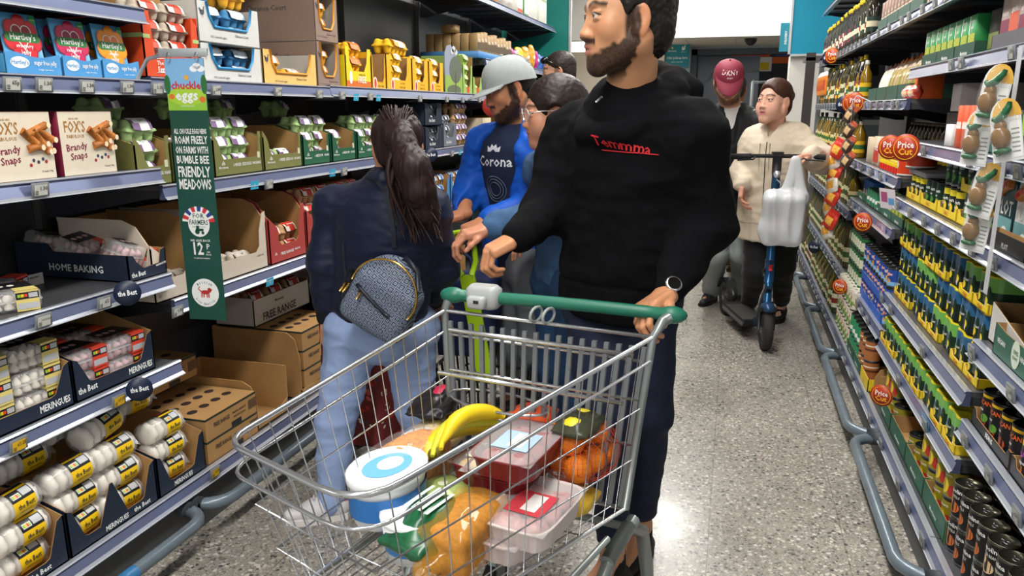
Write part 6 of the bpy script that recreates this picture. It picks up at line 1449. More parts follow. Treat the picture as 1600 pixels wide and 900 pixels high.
for k, (a, b) in enumerate(((3.79, 4.12), (4.13, 4.37), (4.38, 4.62))):
    e = case(b - a - .004, .3, .19, U(b - a - .004, .065, .19, .05, .03), YO, KRAFT, extra=happy_ex); Lplace(e, a, b, zs1, 'bright yellow egg case with oval badge, %s from the FREE case' % ORD[k], 'bright yellow egg cases'); fill(G['yel'], .2, 3, 1, a + .03, zs1 + .01, b - a - .04, .064, -1.77, 'yellow carton in the %s bright yellow case' % ORD[k], 'yellow cartons in the bright cases')
put(TEN, (-1.84, 4.0, zs1 + .2), RL + .1, 'long yellow ten egg carton lying on the bright yellow cases', scale=(1.3, 1.1, 1.1))
# scenery board with tree and cloud, green cases
e = thing('scenery_board', 'cut-out board with tree, meadow and cloud beside yellow cases', 'sign'); m = MB(); m.prism([(-.16, 0), (.16, 0), (.16, .13), (.12, .2), (.05, .25), (.02, .27), (-.05, .31), (-.12, .3), (-.16, .25)], .004, M('#8f97a8', .6), 'xz', 0); m.rect(-.16, 0, .16, .12, M('#8fb04c', .6), -.001)
m.disc(.03, .16, .11, .085, M('#5b6656', .6), -.0015); m.rect(.02, .02, .035, .15, M('#5a4636', .6), -.002); m.disc(.0, .03, .13, .035, M('#5b6b4e', .6), -.0018)
for x, z, r in ((-.03, .27, .03), (.0, .285, .035), (.04, .27, .03)): m.disc(x, z, r, r * .6, M('#c2c8cc', .6), -.002)
m.build('printed_board', e); Lplace(e, 4.65, 4.97, zs1, None)
for k in range(2):
    e = case(.2, .3, (.26, .13)[k], U(.2, .06, (.2, .13)[k], .03, .03), M('#9ab960', .5), KRAFT, extra=lambda f, w: f.rect(-.02, .02, .03, .06, M('#d8452c', .5), -.001)); Lplace(e, 4.98 + .21 * k, 5.18 + .21 * k, zs1, ('tall', 'short')[k] + ' pale green egg case with red tag before the man in the grey cap')
    fill(G['pale'], .2, (4, 1)[k], 1, 5.0 + .21 * k, zs1 + .01, .17, .064, -1.77, 'pale green carton in the %s green case' % ('tall', 'short')[k], 'pale green cartons')
# ------------------------------------------------ second shelf: biscuit boxes and green egg cases
def snaps():
    e = thing('biscuit_box', None, 'biscuit box'); w, d, h = .2, .075, .175; CR, BU = M('#d8cdb9', .5, noise=.02), M('#7c1f3a', .45); m = MB(); m.rbox(-w / 2, 0, 0, w / 2, d, h, .002, BU, 1); m.rect(-w / 2 + .001, .001, w / 2 - .001, h - .001, CR, -.0004); m.add([(-w / 2 + .003, .001, h + .0006), (w / 2 - .003, .001, h + .0006), (w / 2 - .003, d - .003, h + .0006), (-w / 2 + .003, d - .003, h + .0006)], [(0, 1, 2, 3)], CR); m.build('carton', e)
    p = MB(); GD = M('#b07a35', .4, .3); p.text('FOX’S', -.045, .132, .03, GD, y=-.001, fit=.075); p.text('SINCE 1853', -.045, .155, .005, GD, y=-.001); p.text('FABULOUS', -.045, .107, .009, GD, y=-.001, fit=.075); p.text('Brandy', -.045, .078, .019, BU, y=-.001, fit=.075, rot=.08); p.text('Snaps', -.04, .053, .019, BU, y=-.001, fit=.065, rot=.08); p.text('12 pack 100g', .07, .02, .005, M('#555', .5), y=-.001)
    for i, (x, z, a, l) in enumerate(((.05, .128, .35, .07), (.03, .105, -.7, .07), (.058, .1, -.9, .075), (.075, .115, -.5, .06), (.045, .085, .2, .06), (.068, .082, -.4, .05))):
        c, s = math.cos(a) * l / 2, math.sin(a) * l / 2; p.tube([(x - c, -.001, z - s), (x + c, -.001, z + s)], .0105, M('#b06a28', .5, noise=.3, nscale=90), 8); p.disc(x + c, z + s, .007, .008, M('#ead9b8', .5), -.012, 8)
    for x, z in ((.045, .045), (.06, .052), (.03, .05)): p.disc(x, z, .005, .005, M('#3b3f5c', .5), -.001, 8)
    for x, z in ((.02, .038), (.07, .045)): p.disc(x, z, .005, .005, M('#9c2a34', .5), -.001, 8)
    p.build('print', e); return e
sb = snaps()
for a, b, r in ((1.47, 1.67, 1), (1.685, 1.885, 0)):
    for k in range(2): put(sb, (-1.765 - .082 * k, (a + b) / 2, 1.268), RL, 'cream and burgundy brandy snaps box, %s of the pair, %s' % (('right', 'left')[r], ('in front', 'behind')[k]), 'brandy snaps boxes', scale=(.95, 1, 1))
z2 = 1.165 + .046
OLV, DGR = M('#71733f', .55, noise=.04), M('#1f5a3e', .5, noise=.04)
def org_ex(txt):
    def f_(f, w): crowned(f, -w * .33, .04, .006, TXW); f.text('Morrisons', -w * .33, .031, .009, TXW, y=-.001, fit=w * .24); f.text(txt, w * .06, .037, .011, TXW, y=-.001, fit=w * .38); f.text('ORGANIC', w * .37, .037, .010, TXW, y=-.001, fit=w * .2); f.rect(w / 2 - .03, .055, w / 2 - .014, .078, M('#c9c9a8', .5), -.001)
    return f_
spec = [(1.96, 2.12, OLV, 2), (2.13, 2.325, OLV, 1), (2.335, 2.63, OLV, 2), (2.64, 2.92, OLV, 1), (2.93, 3.16, DGR, 2), (3.18, 3.41, DGR, 1), (3.43, 3.67, DGR, 2), (3.69, 3.95, DGR, 2), (3.97, 4.24, DGR, 2)]
def diag(w, h, lip, up): return [(0, 0), (w, 0), (w, h), (w - .015, h), (w - .02, lip + .02), (w - .035, lip), (.055, lip), (.04, lip + .025), (.035, lip + .05), (.02, h - .02), (0, h)]
for k, (a, b, mt, rows) in enumerate(spec):
    w = b - a - .006; nm = ('olive', 'dark green')[mt is DGR]; yb = a if mt is OLV else 2.93
    e = case(w, .32, .16, diag(w, .155 if mt is OLV else .13, .06, 1), mt, KRAFT, extra=org_ex('6 MIXED SIZE EGGS' if mt is OLV else '6 MEDIUM'), side=[(0, 0), (.32, 0), (.32, .17), (.12, .17), (.0, .13)])
    lab = '%s organic egg case, %s along the second shelf' % (nm, ORD[k if mt is OLV else k - 4]); Lplace(e, a, b, z2, lab)
    for r in range(2 if rows == 1 else 3):
        for c in range(2 if w > .25 and r != 1 or rows == 2 and w > .2 else 1):
            if rows == 1 and r == 1 and c == 0 and k == 3: continue
            put(G['green'], (-1.845 - .01 * c, a + .075 + c * .13, z2 + .005 + r * .066), RL + R.uniform(-.05, .05), 'pale green egg carton, %s %s case, %s layer, %s' % (ORD[k if mt is OLV else k - 4], nm, ORD[r], ('near', 'far')[c]), 'pale green egg cartons on the second shelf', scale=(.9 if w < .3 else .95, 1, 1))
for y, dx in ((2.03, .05), (2.36, .03), (3.12, .12), (2.75, .15)): put(G['green'], (-1.9 - dx, y, z2 + .205), RL + .15, 'loose pale green carton on the egg stacks, %s' % {2.03: 'left of the banner', 2.36: 'right of the banner', 3.12: 'above the dark green cases', 2.75: 'over the olive cases'}[y], 'loose green cartons on top')
# the Best navy cases with grey cartons and tan stacks
def best_ex(f, w): f.text('the Best', -w * .1, .03, .02, TXW, y=-.001, fit=w * .4)
for k in range(2):
    e = case(.28, .36, .135, [(0, 0), (.28, 0), (.28, .13), (.22, .13), (.2, .05), (.07, .05), (.05, .13), (0, .13)], NAVYP, M('#8f9297', .6), extra=best_ex); Lplace(e, 4.3, 4.58, z2 + .14 * k, 'navy egg case, %s one of the stack behind the woman' % ('lower', 'upper')[k], 'navy egg cases'); 
    for r in range(2):
        for c in range(2): put(G['grey'], (-1.845, 4.37 + c * .13, z2 + .14 * k + .006 + r * .06), RL, 'grey egg carton in the %s navy case, %s layer, %s' % (('lower', 'upper')[k], ('bottom', 'top')[r], ('near', 'far')[c]), 'grey egg cartons', scale=(.85, .9, .9))
e = case(.24, .3, .15, U(.24, .06, .15, .03, .03), M('#6e7480', .5), M('#8f9297', .6), extra=best_ex); Lplace(e, 4.6, 4.84, z2, 'slate grey egg case beside the navy stack'); fill(G['grey'], .2, 3, 1, 4.64, z2 + .006, .16, .066, -1.77, 'grey carton in the slate case', 'cartons in the slate case')
for r in range(4):
    for c in range(2): put(G['tan'], (-1.84 - .02 * c, 4.93 + c * .17, z2 + r * .069), RL + R.uniform(-.05, .05), 'tan egg carton with purple label, %s stack, %s up' % (('near', 'far')[c], ORD[r]), 'tan egg cartons')
# ------------------------------------------------ third shelf of the far bays: cream and red cases
z3 = .787 + .046; CRE, REDC = M('#cbbfae', .6, noise=.03), M('#a8403c', .5, noise=.04)
def fr_ex(f, w): f.text('FREE RANGE', -w * .05, .034, .012, TXW, y=-.001, fit=w * .38); f.text('MEDIUM', w * .24, .036, .008, TXW, y=-.001); crowned(f, -w * .36, .034, .005, TXW)
for k, (a, b, mt, ct, nm) in enumerate(((1.98, 2.2, CRE, 'cream', 'cream egg case mostly behind the hanging banner'), (2.25, 2.62, CRE, 'cream', 'cream egg case with torn kraft edge right of the banner'), (2.635, 2.91, REDC, 'red', 'brick red free range egg case'), (2.92, 3.2, REDC, 'red', 'second brick red egg case, beside the woman in the bomber jacket'), (3.22, 3.5, REDC, 'red', 'third brick red egg case behind the woman'))):
    w = b - a - .006; h = .24
    fr = [(0, 0), (w, 0), (w, h * .93), (w - .02, h * .9), (w - .045, h * .62), (w - .05, .09), (w - .07, .07), (.085, .07), (.065, .09), (.06, h * .6), (.03, h * .7), (.0, h * .8)]
    e = case(w, .36, .26, fr, mt, KRAFT, side=[(0, 0), (.36, 0), (.36, .27), (.1, .27), (.05, .25), (0, .18)], extra=fr_ex if mt is REDC else (lambda f, w: (f.disc(-w * .4, .02, .008, .006, M('#a79c8c', .5), -.001), f.text('6 MEDIUM', w * .36, .055, .007, M('#8c8377', .5), y=-.001)))); Lplace(e, a, b, z3, nm)
    for r in range(1 if ct == 'cream' else 2 if k == 2 else 4):
        for c in range(2): put(G[ct], (-1.86, a + .1 + c * .14 * (w / .3), z3 + .005 + r * .067), RL + R.uniform(-.06, .06), '%s carton in the %s, layer %s, %s' % (('cream', 'red labelled')[mt is REDC], ('banner case', 'torn cream case', 'first red case', 'second red case', 'third red case')[k], ORD[r], ('near', 'far')[c]), 'cartons on the third shelf', scale=(.9, .95, .95))
BC = M('#3f86c2', .5)
for k in range(4):
    a = 3.75 + .32 * k; e = case(.3, .36, .2, [(0, 0), (.3, 0), (.3, .16), (.27, .19), (.25, .06), (.06, .06), (.04, .14), (0, .2)], BC, KRAFT); Lplace(e, a, a + .31, z3, 'blue fronted egg case with kraft inside, %s behind the woman' % ORD[k], 'blue fronted egg cases')
    for r in range(3):
        for c in range(2): put(G['blu2'], (-1.85, a + .1 + .13 * c, z3 + .006 + r * .067), RL + R.uniform(-.05, .05), 'tan carton with blue label in the %s blue case, %s layer, %s' % (ORD[k], ORD[r], ('near', 'far')[c]), 'tan cartons with blue labels', scale=(.85, .95, .95))
# ------------------------------------------------ meringues
MER = M('#e3dccf', .75, bump=.2, bscale=80); MERP = M('#c9a3a6', .75); FILM = M('#ffffff', .05, alpha=.2, spec=1.0); BLK = M('#1b1c20', .4); YL = M('#ecc21a', .4); GRY = M('#b4b7bb', .4); YLP = M('#d9c878', .4); REDL = M('#d8452f', .4)
def nutri(mb, f):
    for i, c in enumerate(('#8fbf3a', '#e8b02a', '#d94a2c', '#8fbf3a')): f(mb, i, M(c, .45))
def nest_pack():
    """clear roll of meringue nests with a yellow and black paper band; axis along local x"""
    e = thing('meringue_nest_pack', None, 'meringue pack'); r = .043
    s = MB()
    for i in range(5):
        x = -.085 + .038 * i; q = Matrix.Translation((x, 0, r)) @ Matrix.Rotation(R.uniform(-.12, .12), 4, 'Y') @ Matrix.Rotation(PI / 2, 4, 'Y'); s.xf = q; vs = []; n = 20
        prof = [(0, .010), (.018, .008), (.028, .014), (.037, .012), (.0405, .0), (.036, -.012), (.024, -.015), (0, -.015)]
        for j, (rr, z) in enumerate(prof):
            for k in range(n): a = 2 * PI * k / n; w = 1 + (.08 if 1 < j < 6 else 0) * math.cos(a * 8 + z * 60 + i); vs.append((rr * w * math.cos(a), rr * w * math.sin(a), z))
        s.add(vs, [(j * n + k, j * n + (k + 1) % n, (j + 1) * n + (k + 1) % n, (j + 1) * n + k) for j in range(len(prof) - 1) for k in range(n)], MER, True)
    o = s.build('meringue_nests', e)
    f = MB(); f.xf = Matrix.Translation((0, 0, r)); f.lathe([(.0, -.112), (.03, -.108), (.0425, -.1), (.0435, .0), (.0425, .085), (.03, .098), (.012, .105)], FILM, 22, axis='x'); f.xf = Matrix.Identity(4)
    f.add([(.1, -.012, r - .012), (.128, -.022, r - .022), (.13, .02, r + .024), (.1, .012, r + .012)], [(0, 1, 2, 3)], FILM); f.add([(.1, .012, r - .012), (.128, .022, r - .026), (.13, -.02, r + .022), (.1, -.012, r + .012)], [(0, 1, 2, 3)], FILM); f.build('film_wrap', e)
    b = MB(); R2 = r + .0015; x0, x1 = -.022, .062
    def P(x, a, o=0): return (x, -(R2 + o) * math.cos(a), r + (R2 + o) * math.sin(a))
    def strip(xa, xb, a0, a1, mat, o=0, n=8): b.add([P(x, a0 + (a1 - a0) * i / n, o) for i in range(n + 1) for x in (xa, xb)], [(2 * i, 2 * i + 1, 2 * i + 3, 2 * i + 2) for i in range(n)], mat, True)
    strip(x0, x1, -1.1, .42, YL); strip(x0, x1, .42, 1.25, BLK); strip(x0, x1, 1.25, 1.45, YL); strip(x0, x1, 1.45, 2.6, BLK)
    strip(x0 + .045, x1 - .004, .62, 1.15, GRY, .0006, 4); strip(x0 + .008, x0 + .04, .6, .95, M('#cfd3cf', .45), .0006, 4)
    for i, c in enumerate(('#8fbf3a', '#e8c02a', '#d94a2c', '#8fbf3a')): strip(x0 + .010 + .007 * i, x0 + .016 + .007 * i, .66, .88, M(c, .45), .001, 2)
    strip(x0 + .01, x0 + .05, 1.65, 2.1, M('#a8222c', .4), .0006, 4)
    def tx(t, xc, a0, h, mat, fit):
        vs, fs = text_geo(t); wd = vs[:, 0].max() - vs[:, 0].min(); sx = min(h * 1.4, fit / wd); b.add([P(xc + u * sx, a0 + v * h * 1.4 / R2, .0012) for u, v, _ in vs], fs, mat)
    tx('the Best', (x0 + x1) / 2 + .002, .02, .015, M('#1d2434', .5), .062); tx('8 MERINGUE NESTS', (x0 + x1) / 2, -.36, .004, M('#1d2434', .5), .05)
    b.build('paper_band', e); return e
NP = nest_pack()
def mini_pack(mc, lc, nm):
    """clear box of small meringues with a coloured band at its right end"""
    e = thing('mini_meringue_pack', None, 'meringue pack'); w, d, h = .15, .13, .062; s = MB(); rr = random.Random(3 if lc is YLP else 5)
    for i in range(5):
        for j in range(4):
            for k in range(2 if j == 0 or i % 2 else 1):
                x, y, z = -w / 2 + .018 + i * .028, .018 + j * .03, .014 + k * .026; a = rr.uniform(0, 3); q = Matrix.Translation((x, y, z)) @ Matrix.Rotation(rr.uniform(-1, 1), 4, 'X') @ Matrix.Rotation(a, 4, 'Z'); s.xf = q
                n = 9; prof = [(0, .014), (.004, .01), (.009, .004), (.013, -.003), (.013, -.009), (0, -.011)]; vs = [(r_ * (1 + .12 * math.cos(3 * 2 * PI * t / n)) * math.cos(2 * PI * t / n + z_ * 60), r_ * math.sin(2 * PI * t / n + z_ * 60), z_) for r_, z_ in prof for t in range(n)]
                s.add(vs, [(p * n + t, p * n + (t + 1) % n, (p + 1) * n + (t + 1) % n, (p + 1) * n + t) for p in range(5) for t in range(n)], mc, True)
    s.build('meringues', e)
    f = MB(); f.rbox(-w / 2, 0, 0, w / 2, d, h, .016, FILM, 4); f.rbox(-w / 2 - .003, -.003, h * .45, w / 2 + .003, d + .003, h * .5, .016, FILM, 3); f.build('clear_box', e)
    b = MB(); x0, x1 = w * .08, w * .44; LB = M(lc, .4) if isinstance(lc, str) else lc
    b.rect(x0, .0, x1, h, LB, -.004); b.rect(x0 + .003, .006, x1 - .002, .024, GRY, -.0046); b.rect(x0, .036, x1, h - .006, BLK, -.0046); b.rect(x0 + .03, .039, x1 - .003, .053, GRY, -.005)
    for i, c in enumerate(('#8fbf3a', '#e8c02a', '#d94a2c')): b.rect(x0 + .004 + .008 * i, .042, x0 + .011 + .008 * i, .051, M(c, .45), -.005)
    b.add([(x0, -.004, h + .001), (x1, -.004, h + .001), (x1, d * .3, h + .0012), (x0, d * .3, h + .0012)], [(0, 1, 2, 3)], LB); b.add([(-w * .3, d * .3, h + .0013), (x1, d * .3, h + .0013), (x1, d * .95, h + .0013), (-w * .3, d * .95, h + .0013)], [(0, 1, 2, 3)], BLK)
    for i in range(3): b.disc(-w * .2 + .025 * i, d * .6, .009, .012, mc, h + .0016, 10, 'xy')
    b.build('printed_band', e); return e
MP, MY = mini_pack(MERP, REDL, 'pink'), mini_pack(MER, YLP, 'white')
# navy trays with pointed front; local front is along the aisle
def peak_tray(w, d, lip, hb, texts, div=True, peak=None):
    fr = [(0, 0), (w, 0), (w, hb * .86), (w - .02, hb * .8), (w - .055, lip + .005), (w - .07, lip), (w * .5 + .045 if peak else .07, lip)] + ([(w * .5, hb * .9), (w * .5 - .01, hb * .9), (w * .5 - .06, lip)] if peak else []) + [(.07, lip), (.055, lip + .005), (.02, hb * .8), (0, hb * .86)]
    e = case(w, d, hb, fr, NAVYP, KRAFT, side=[(0, 0), (d, 0), (d, hb * 1.2), (.18, hb * 1.2), (.0, hb * .86)], texts=texts); return e
z4 = .58 + .046
for k, (a, b) in enumerate(((1.31, 1.625), (1.632, 1.95))):
    w = b - a; Lplace(peak_tray(w, .4, .045, .15, [('MERINGUES', w * .8 if k else w * .8, .024, .019, TXW, 0, .1)] + ([('the Best', w * .14, .028, .019, TXW, 0, .07)] if k else [])), a, b, z4, 'navy cardboard MERINGUES tray on the lower shelf, %s one' % ('near', 'far')[k], 'navy meringue trays')
    for c in range(2 if k == 0 else 2):
        for r in range(3 if k == 0 else 2):
            for q in range(2):
                if q and r == 0: continue
                put((MY, MP)[k], (-1.79 - q * .15, a + .078 + c * .155, z4 + .006 + r * .066), RL + R.uniform(-.04, .04), '%s mini meringue pack, %s tray, %s layer, %s column%s' % (('white', 'pink')[k], ('near', 'far')[k], ORD[r], ('near', 'far')[c], ', further in' if q else ''), ('white', 'pink')[k] + ' mini meringue packs')
# HOME BAKING tray, long side to the camera
z5 = .88 + .046; w = .165
e = case(w, .44, .085, [(0, 0), (w, 0), (w, .085), (w - .02, .08), (w - .03, .04), (w - .1, .035), (.035, .06), (.025, .08), (0, .085)], NAVYP, KRAFT, side=[(0, 0), (.44, 0), (.44, .11), (.3, .11), (.28, .085), (0, .085)], texts=[('the Best', .04, .02, .015, TXW, 0, .06), ('MERINGUES', .14, .035, .006, TXW, .1)], side_texts=((-1, 'HOME BAKING', .2, .035, .022, TXW),))
o = put(e, (-1.765, 1.96, z5), RL, 'navy HOME BAKING tray with torn rim on the middle shelf')
for k, (dx, zz, rr) in enumerate(((.03, .03, .25), (.19, .04, -.1), (.33, .045, .2))): put(MP, (-1.77 - dx, 1.955, z5 + zz), None, 'pink meringue pack leaning in the navy HOME BAKING tray, %s' % ('frontmost', 'middle', 'rearmost')[k], 'packs in the HOME BAKING tray', rot=(.25, rr, RL), scale=(.9, .8, 1.1))
put(MY, (-1.80, 1.50, z5 + .001), RL - .5, 'white meringue pack with yellow band lying loose on the middle shelf', scale=(1, 1, .9)); put(MP, (-1.92, 1.615, z5 + .001), RL + .35, 'pink meringue pack lying loose behind the yellow banded one', scale=(1.05, 1.1, .95))
m = MB(); m.box(-.045, 0, 0, .045, .002, .035, M('#b4b4b0', .5)); m.text('HOME BAKING', 0, .025, .006, TXD, y=-.001); o = tag(m.build('shelf_card'), 'small grey card beside the loose pink meringue pack', 'card'); o.location = (-2.02, 1.76, z5); o.rotation_euler = (0, 0, RL)
# bottom shelf: navy trays with kraft dividers and nest rolls
zb = .16 + .046; cols = [(1.18, 2), (1.43, 2), (1.635, 3), (1.87, 3), (2.02, 3)]
for k, (a, b) in enumerate(((1.04, 1.505), (1.51, 1.86), (1.865, 2.10))):
    w = b - a - .004; Lplace(peak_tray(w, .4, .035, .165, [('MERINGUES', w * .5, .017, .016, TXW, 0, .09)] + ([('the Best', w * .8, .019, .015, TXW, 0, .07)] if k < 2 else []), peak=(k == 1) or None), a, b, zb, 'navy and kraft MERINGUES tray on the bottom shelf, %s' % ('nearest', 'middle with pointed front', 'farthest')[k], 'bottom shelf meringue trays', X=-1.735)
def nests(cx, n, lab, x0=-1.80, step=.082, z0=0, extra=0):
    for r in range(n): put(NP, (x0 - .012 * r * 0 - R.uniform(0, .012), cx + R.uniform(-.006, .006), zb + .006 + z0 + r * step), None, 'yellow banded meringue nest roll, %s, %s from the bottom' % (lab, ORD[r]), 'meringue nest rolls', rot=(R.uniform(-.12, .12), R.uniform(-.06, .06), RL + R.uniform(-.06, .06)), scale=(.82, .95, .95))
nests(1.41, 3, 'nearest column'); nests(1.19, 3, 'column cut by the left frame edge')
nests(1.60, 3, 'column left of the pointed peak'); nests(1.765, 3, 'column right of the pointed peak', step=.08); nests(1.975, 3, 'farthest column by the egg trays', step=.075)
put(NP, (-1.83, 1.755, zb + .25), None, 'topmost nest roll lying tilted over the middle tray', 'meringue nest rolls', rot=(0, -.12, RL + .1), scale=(.88, 1, 1)); put(NP, (-1.95, 1.73, zb + .25), None, 'nest roll in shadow behind the topmost one', 'meringue nest rolls', rot=(0, 0, RL + .2), scale=(.88, 1, 1)); put(NP, (-1.93, 1.98, zb + .23), None, 'nest roll at the back beside the kraft egg trays', 'meringue nest rolls', rot=(0, 0, RL - .1), scale=(.82, .9, .9)); put(NP, (-1.95, 1.57, zb + .2), None, 'nest roll lying behind the left middle column', 'meringue nest rolls', rot=(0, 0, RL), scale=(.88, 1, 1))
# kraft egg outers with holes on top
def egg_outer(w, d, h, holes=True):
    e = thing('egg_outer', None, 'cardboard box'); m = MB(); GS = M('#26352e', .6); m.box(-w / 2, 0, 0, w / 2, d, h, KRAFT); m.box(-w / 2 - .001, -.001, h - .008, w / 2 + .001, d + .001, h - .001, GS); m.build('carton', e)
    p = MB()
    if holes:
        for i in range(4):
            for j in range(3): p.disc(-w * .34 + w * .22 * i, d * .25 + d * .22 * j, .021, .017, M('#2a1710', .8), h + .0006, 16, 'xy')
    p.text('FREE RANGE', -w * .2, h * .55, .016, TXD, y=-.0012, fit=w * .3); p.text('MIXED WEIGHT', w * .15, h * .6, .008, TXD, y=-.0012); p.text('BRITISH EGGS', w * .15, h * .4, .008, TXD, y=-.0012); p.rect(-w * .02, .0, w * .18, h * .22, TXD, -.001)
    for i in range(9): p.rect(w * .34 + i * .006, h * .3, w * .34 + i * .006 + .003, h * .75, TXD, -.001)
    p.build('print', e); return e
EO = egg_outer(.30, .36, .085)
for r in range(2): put(EO, (-1.74, 2.27, zb + .0855 * r), RL, 'kraft FREE RANGE egg outer beside the meringues, %s' % ('lower', 'upper with round holes')[r], 'kraft egg outers by the meringues', scale=(1, 1, 1))
put(EO, (-1.95, 2.21, zb + .24), RL, 'kraft egg outer at the back above the holed one')
for r in range(3): put(EO, (-1.76, 2.96, zb + .04 + .086 * r), RL, 'kraft FREE RANGE egg outer in the far stack, %s' % ('bottom', 'middle', 'top with round holes')[r], 'kraft egg outers in the far stack')
def open_box(w, d, h, name='open_carton'):
    e = thing(name, None, 'cardboard box'); m = MB(); t = .004
    m.box(-w / 2, 0, 0, w / 2, d, t, KRAFT); m.box(-w / 2, d - t, 0, w / 2, d, h, KRAFT); m.box(w / 2 - t, 0, 0, w / 2, d, h, KRAFT); m.build('case_body', e)
    s = MB(); s.prism([(0, 0), (d, 0), (d, h), (.06, h), (.02, h * .9), (.0, h * .6)], t, KRAFT, 'yz', -w / 2); s.build('near_side', e); f = MB(); f.prism([(-w / 2, 0), (w / 2, 0), (w / 2, h * .3), (w * .1, h * .12), (-w / 2, h * .14)], t, KRAFT, 'xz', 0); f.build('torn_front', e); return e
put(open_box(.22, .42, .20), (-1.745, 2.54, zb), RL, 'torn open kraft carton between the two stacks of egg outers')
put(open_box(.36, .44, .30), (-1.755, 2.955, zb), RL, 'large open kraft carton round the far stack of egg outers')
e = case(.46, .2, .13, [(0, 0), (.46, 0), (.46, .12), (0, .12)], M('#c9c3b9', .6), KRAFT, texts=[('FREE RANGE', .2, .03, .034, M('#4a2a26', .5), 0, .3), ('Morrisons', .2, .085, .012, M('#4a2a26', .5))]); Lplace(e, 2.8, 3.26, .508, 'white FREE RANGE carton of red labelled egg boxes above the kraft stack', X=-1.985)
for c in range(3): put(G['red'], (-2.08, 2.89 + .155 * c, .508 + .07), RL, 'red labelled egg carton in the white FREE RANGE case, %s from the near side' % ORD[c], 'cartons in the white case', scale=(.95, 1, 1))
for k in range(3): 
    o = open_box(.4, .4, .26 + .03 * k); put(o, (-1.76, 3.85 + .45 * k, zb), RL, 'plain kraft carton on the bottom shelf behind the woman, %s' % ORD[k])
# ------------------------------------------------ far bays, upper shelves
def carton(w, d, h, col, band=None, txt=None, tc='#ffffff', name='carton', cat='carton'):
    e = thing(name, None, cat); m = MB(); m.rbox(-w / 2, 0, 0, w / 2, d, h, .0015, M(col, .55, noise=.04), 1); m.build('box', e); p = MB()
    if band: p.rect(-w / 2 + .001, h * band[0], w / 2 - .001, h * band[1], M(band[2], .5), -.0006)
    if txt: p.text(txt, 0, h * .6, min(.03, w * .22), M(tc, .5), y=-.0012, fit=w * .85)
    if band or txt: p.build('print', e)
    return e
zt = 1.755 + .046; bt = carton(.9, .44, .045, '#4a86bf', None, None, name='blue_tray', cat='tray'); put(bt, (-1.765, 5.75, zt), RL, 'long blue card tray under the brown tea cartons')
kc = carton(.075, .06, .12, '#a98a5c', (.1, .5, '#54452e'), 'TEA', name='tea_carton')
for r in range(6):
    for c in range(11 if r == 0 else 1): put(kc, (-1.775 - .066 * r, 5.35 + .078 * c, zt + .046), RL, 'small brown tea carton, %s deep, %s along the blue tray' % (ORD[r], ORD[c]), 'brown tea cartons', scale=(1, 1, 1 + .08 * (c % 3)))
put(kc, (-1.98, 5.37, zt + .17), RL + PI / 2, 'brown tea carton lying across the top of the others', scale=(1.4, 1.5, .45))
for k, (y, col, w, h) in enumerate(((6.25, '#b03a78', .1, .13), (6.37, '#8a3a90', .1, .12), (6.5, '#e0c21e', .2, .15), (6.72, '#e0a21e', .18, .17), (6.92, '#d8a030', .14, .2), (7.08, '#b83a8a', .08, .16), (7.2, '#3a78c0', .09, .14), (7.32, '#3a5ab0', .09, .13), (7.45, '#4f9a4a', .1, .12))):
    s = Sdf(); s.ell((0, .04, h / 2), (w / 2, .035, h / 2), None, .02); s.box((0, .04, h / 2), (w / 2 - .004, .004, h / 2 - .004), None, .003, .03); e = thing('snack_bag', None, 'bag'); sdfobj('bag', s, .008, M(col, .35, noise=.25, nscale=22), e, disp=lambda P: .004 * folds(P, 25, k)); m = MB(); m.ell((0, .02, h * .5), (w * .3, .022, h * .15), M('#efe6d8', .5)); m.build('print', e)
    put(e, (-1.77, y, zt), RL, '%s packet on the far upper shelf, %s of nine' % (('pink', 'purple', 'yellow', 'amber', 'gold', 'magenta', 'blue', 'royal blue', 'green')[k], ORD[k]))
zt2 = 2.17 + .046
for k, (y, col, w, h) in enumerate(((5.2, '#e59a24', .5, .1), (5.75, '#ea9a1e', .5, .12), (6.25, '#e8e4da', .16, .2))):
    s = Sdf(); s.ell((0, .12, h / 2), (w / 2, .1, h / 2), None, .02); e = thing('rice_sack', None, 'sack'); sdfobj('sack', s, .014, M(col, .4, noise=.2, nscale=10), e, disp=lambda P: .01 * folds(P, 12, k)); m = MB(); m.ell((.03, .1, h * .62), (w * .2, .09, h * .42), M('#e2642a' if k < 2 else '#3a3a3a', .5)); m.build('print', e); put(e, (-1.77, y, zt2), RL, ('orange sack lying near the end of the top shelf', 'orange sack lying on the top shelf, farther one', 'white packet standing beside the orange sacks')[k])
for k, (y, col, w, h, bd) in enumerate(((6.42, '#e6e2d8', .16, .13, (.0, .3, '#c8432e')), (6.62, '#4f9a5c', .14, .2, (.1, .8, '#dfe9d8')), (6.85, '#dedfd2', .3, .24, (.8, .9, '#9ab08a')), (7.2, '#dedfd2', .3, .24, (.8, .9, '#9ab08a')))):
    put(carton(w, .2, h, col, bd, None), (-1.77, y, zt2), RL, ('white carton with red base on the top shelf', 'green carton standing on the top shelf', 'large pale carton on the top shelf, nearer', 'large pale carton on the top shelf, farther')[k])
for lv, zz in ((1, .8 + .046), (2, 1.17 + .046), (3, 1.45 + .046)):
    for k in range(9):
        y = 5.5 + .23 * k; put(carton(.2, .3, R.uniform(.13, .2), R.choice(['#b08a55', '#c8b89a', '#7a9a4a', '#3f79a8', '#d8b23a', '#a84a3a']), (.3, .6, '#e6e2da'), None), (-1.77, y, zz), RL, 'far carton %s along the %s shelf beyond the man in blue' % (ORD[k], ('lower', 'middle', 'upper')[lv - 1]), 'cartons on the far left shelves')
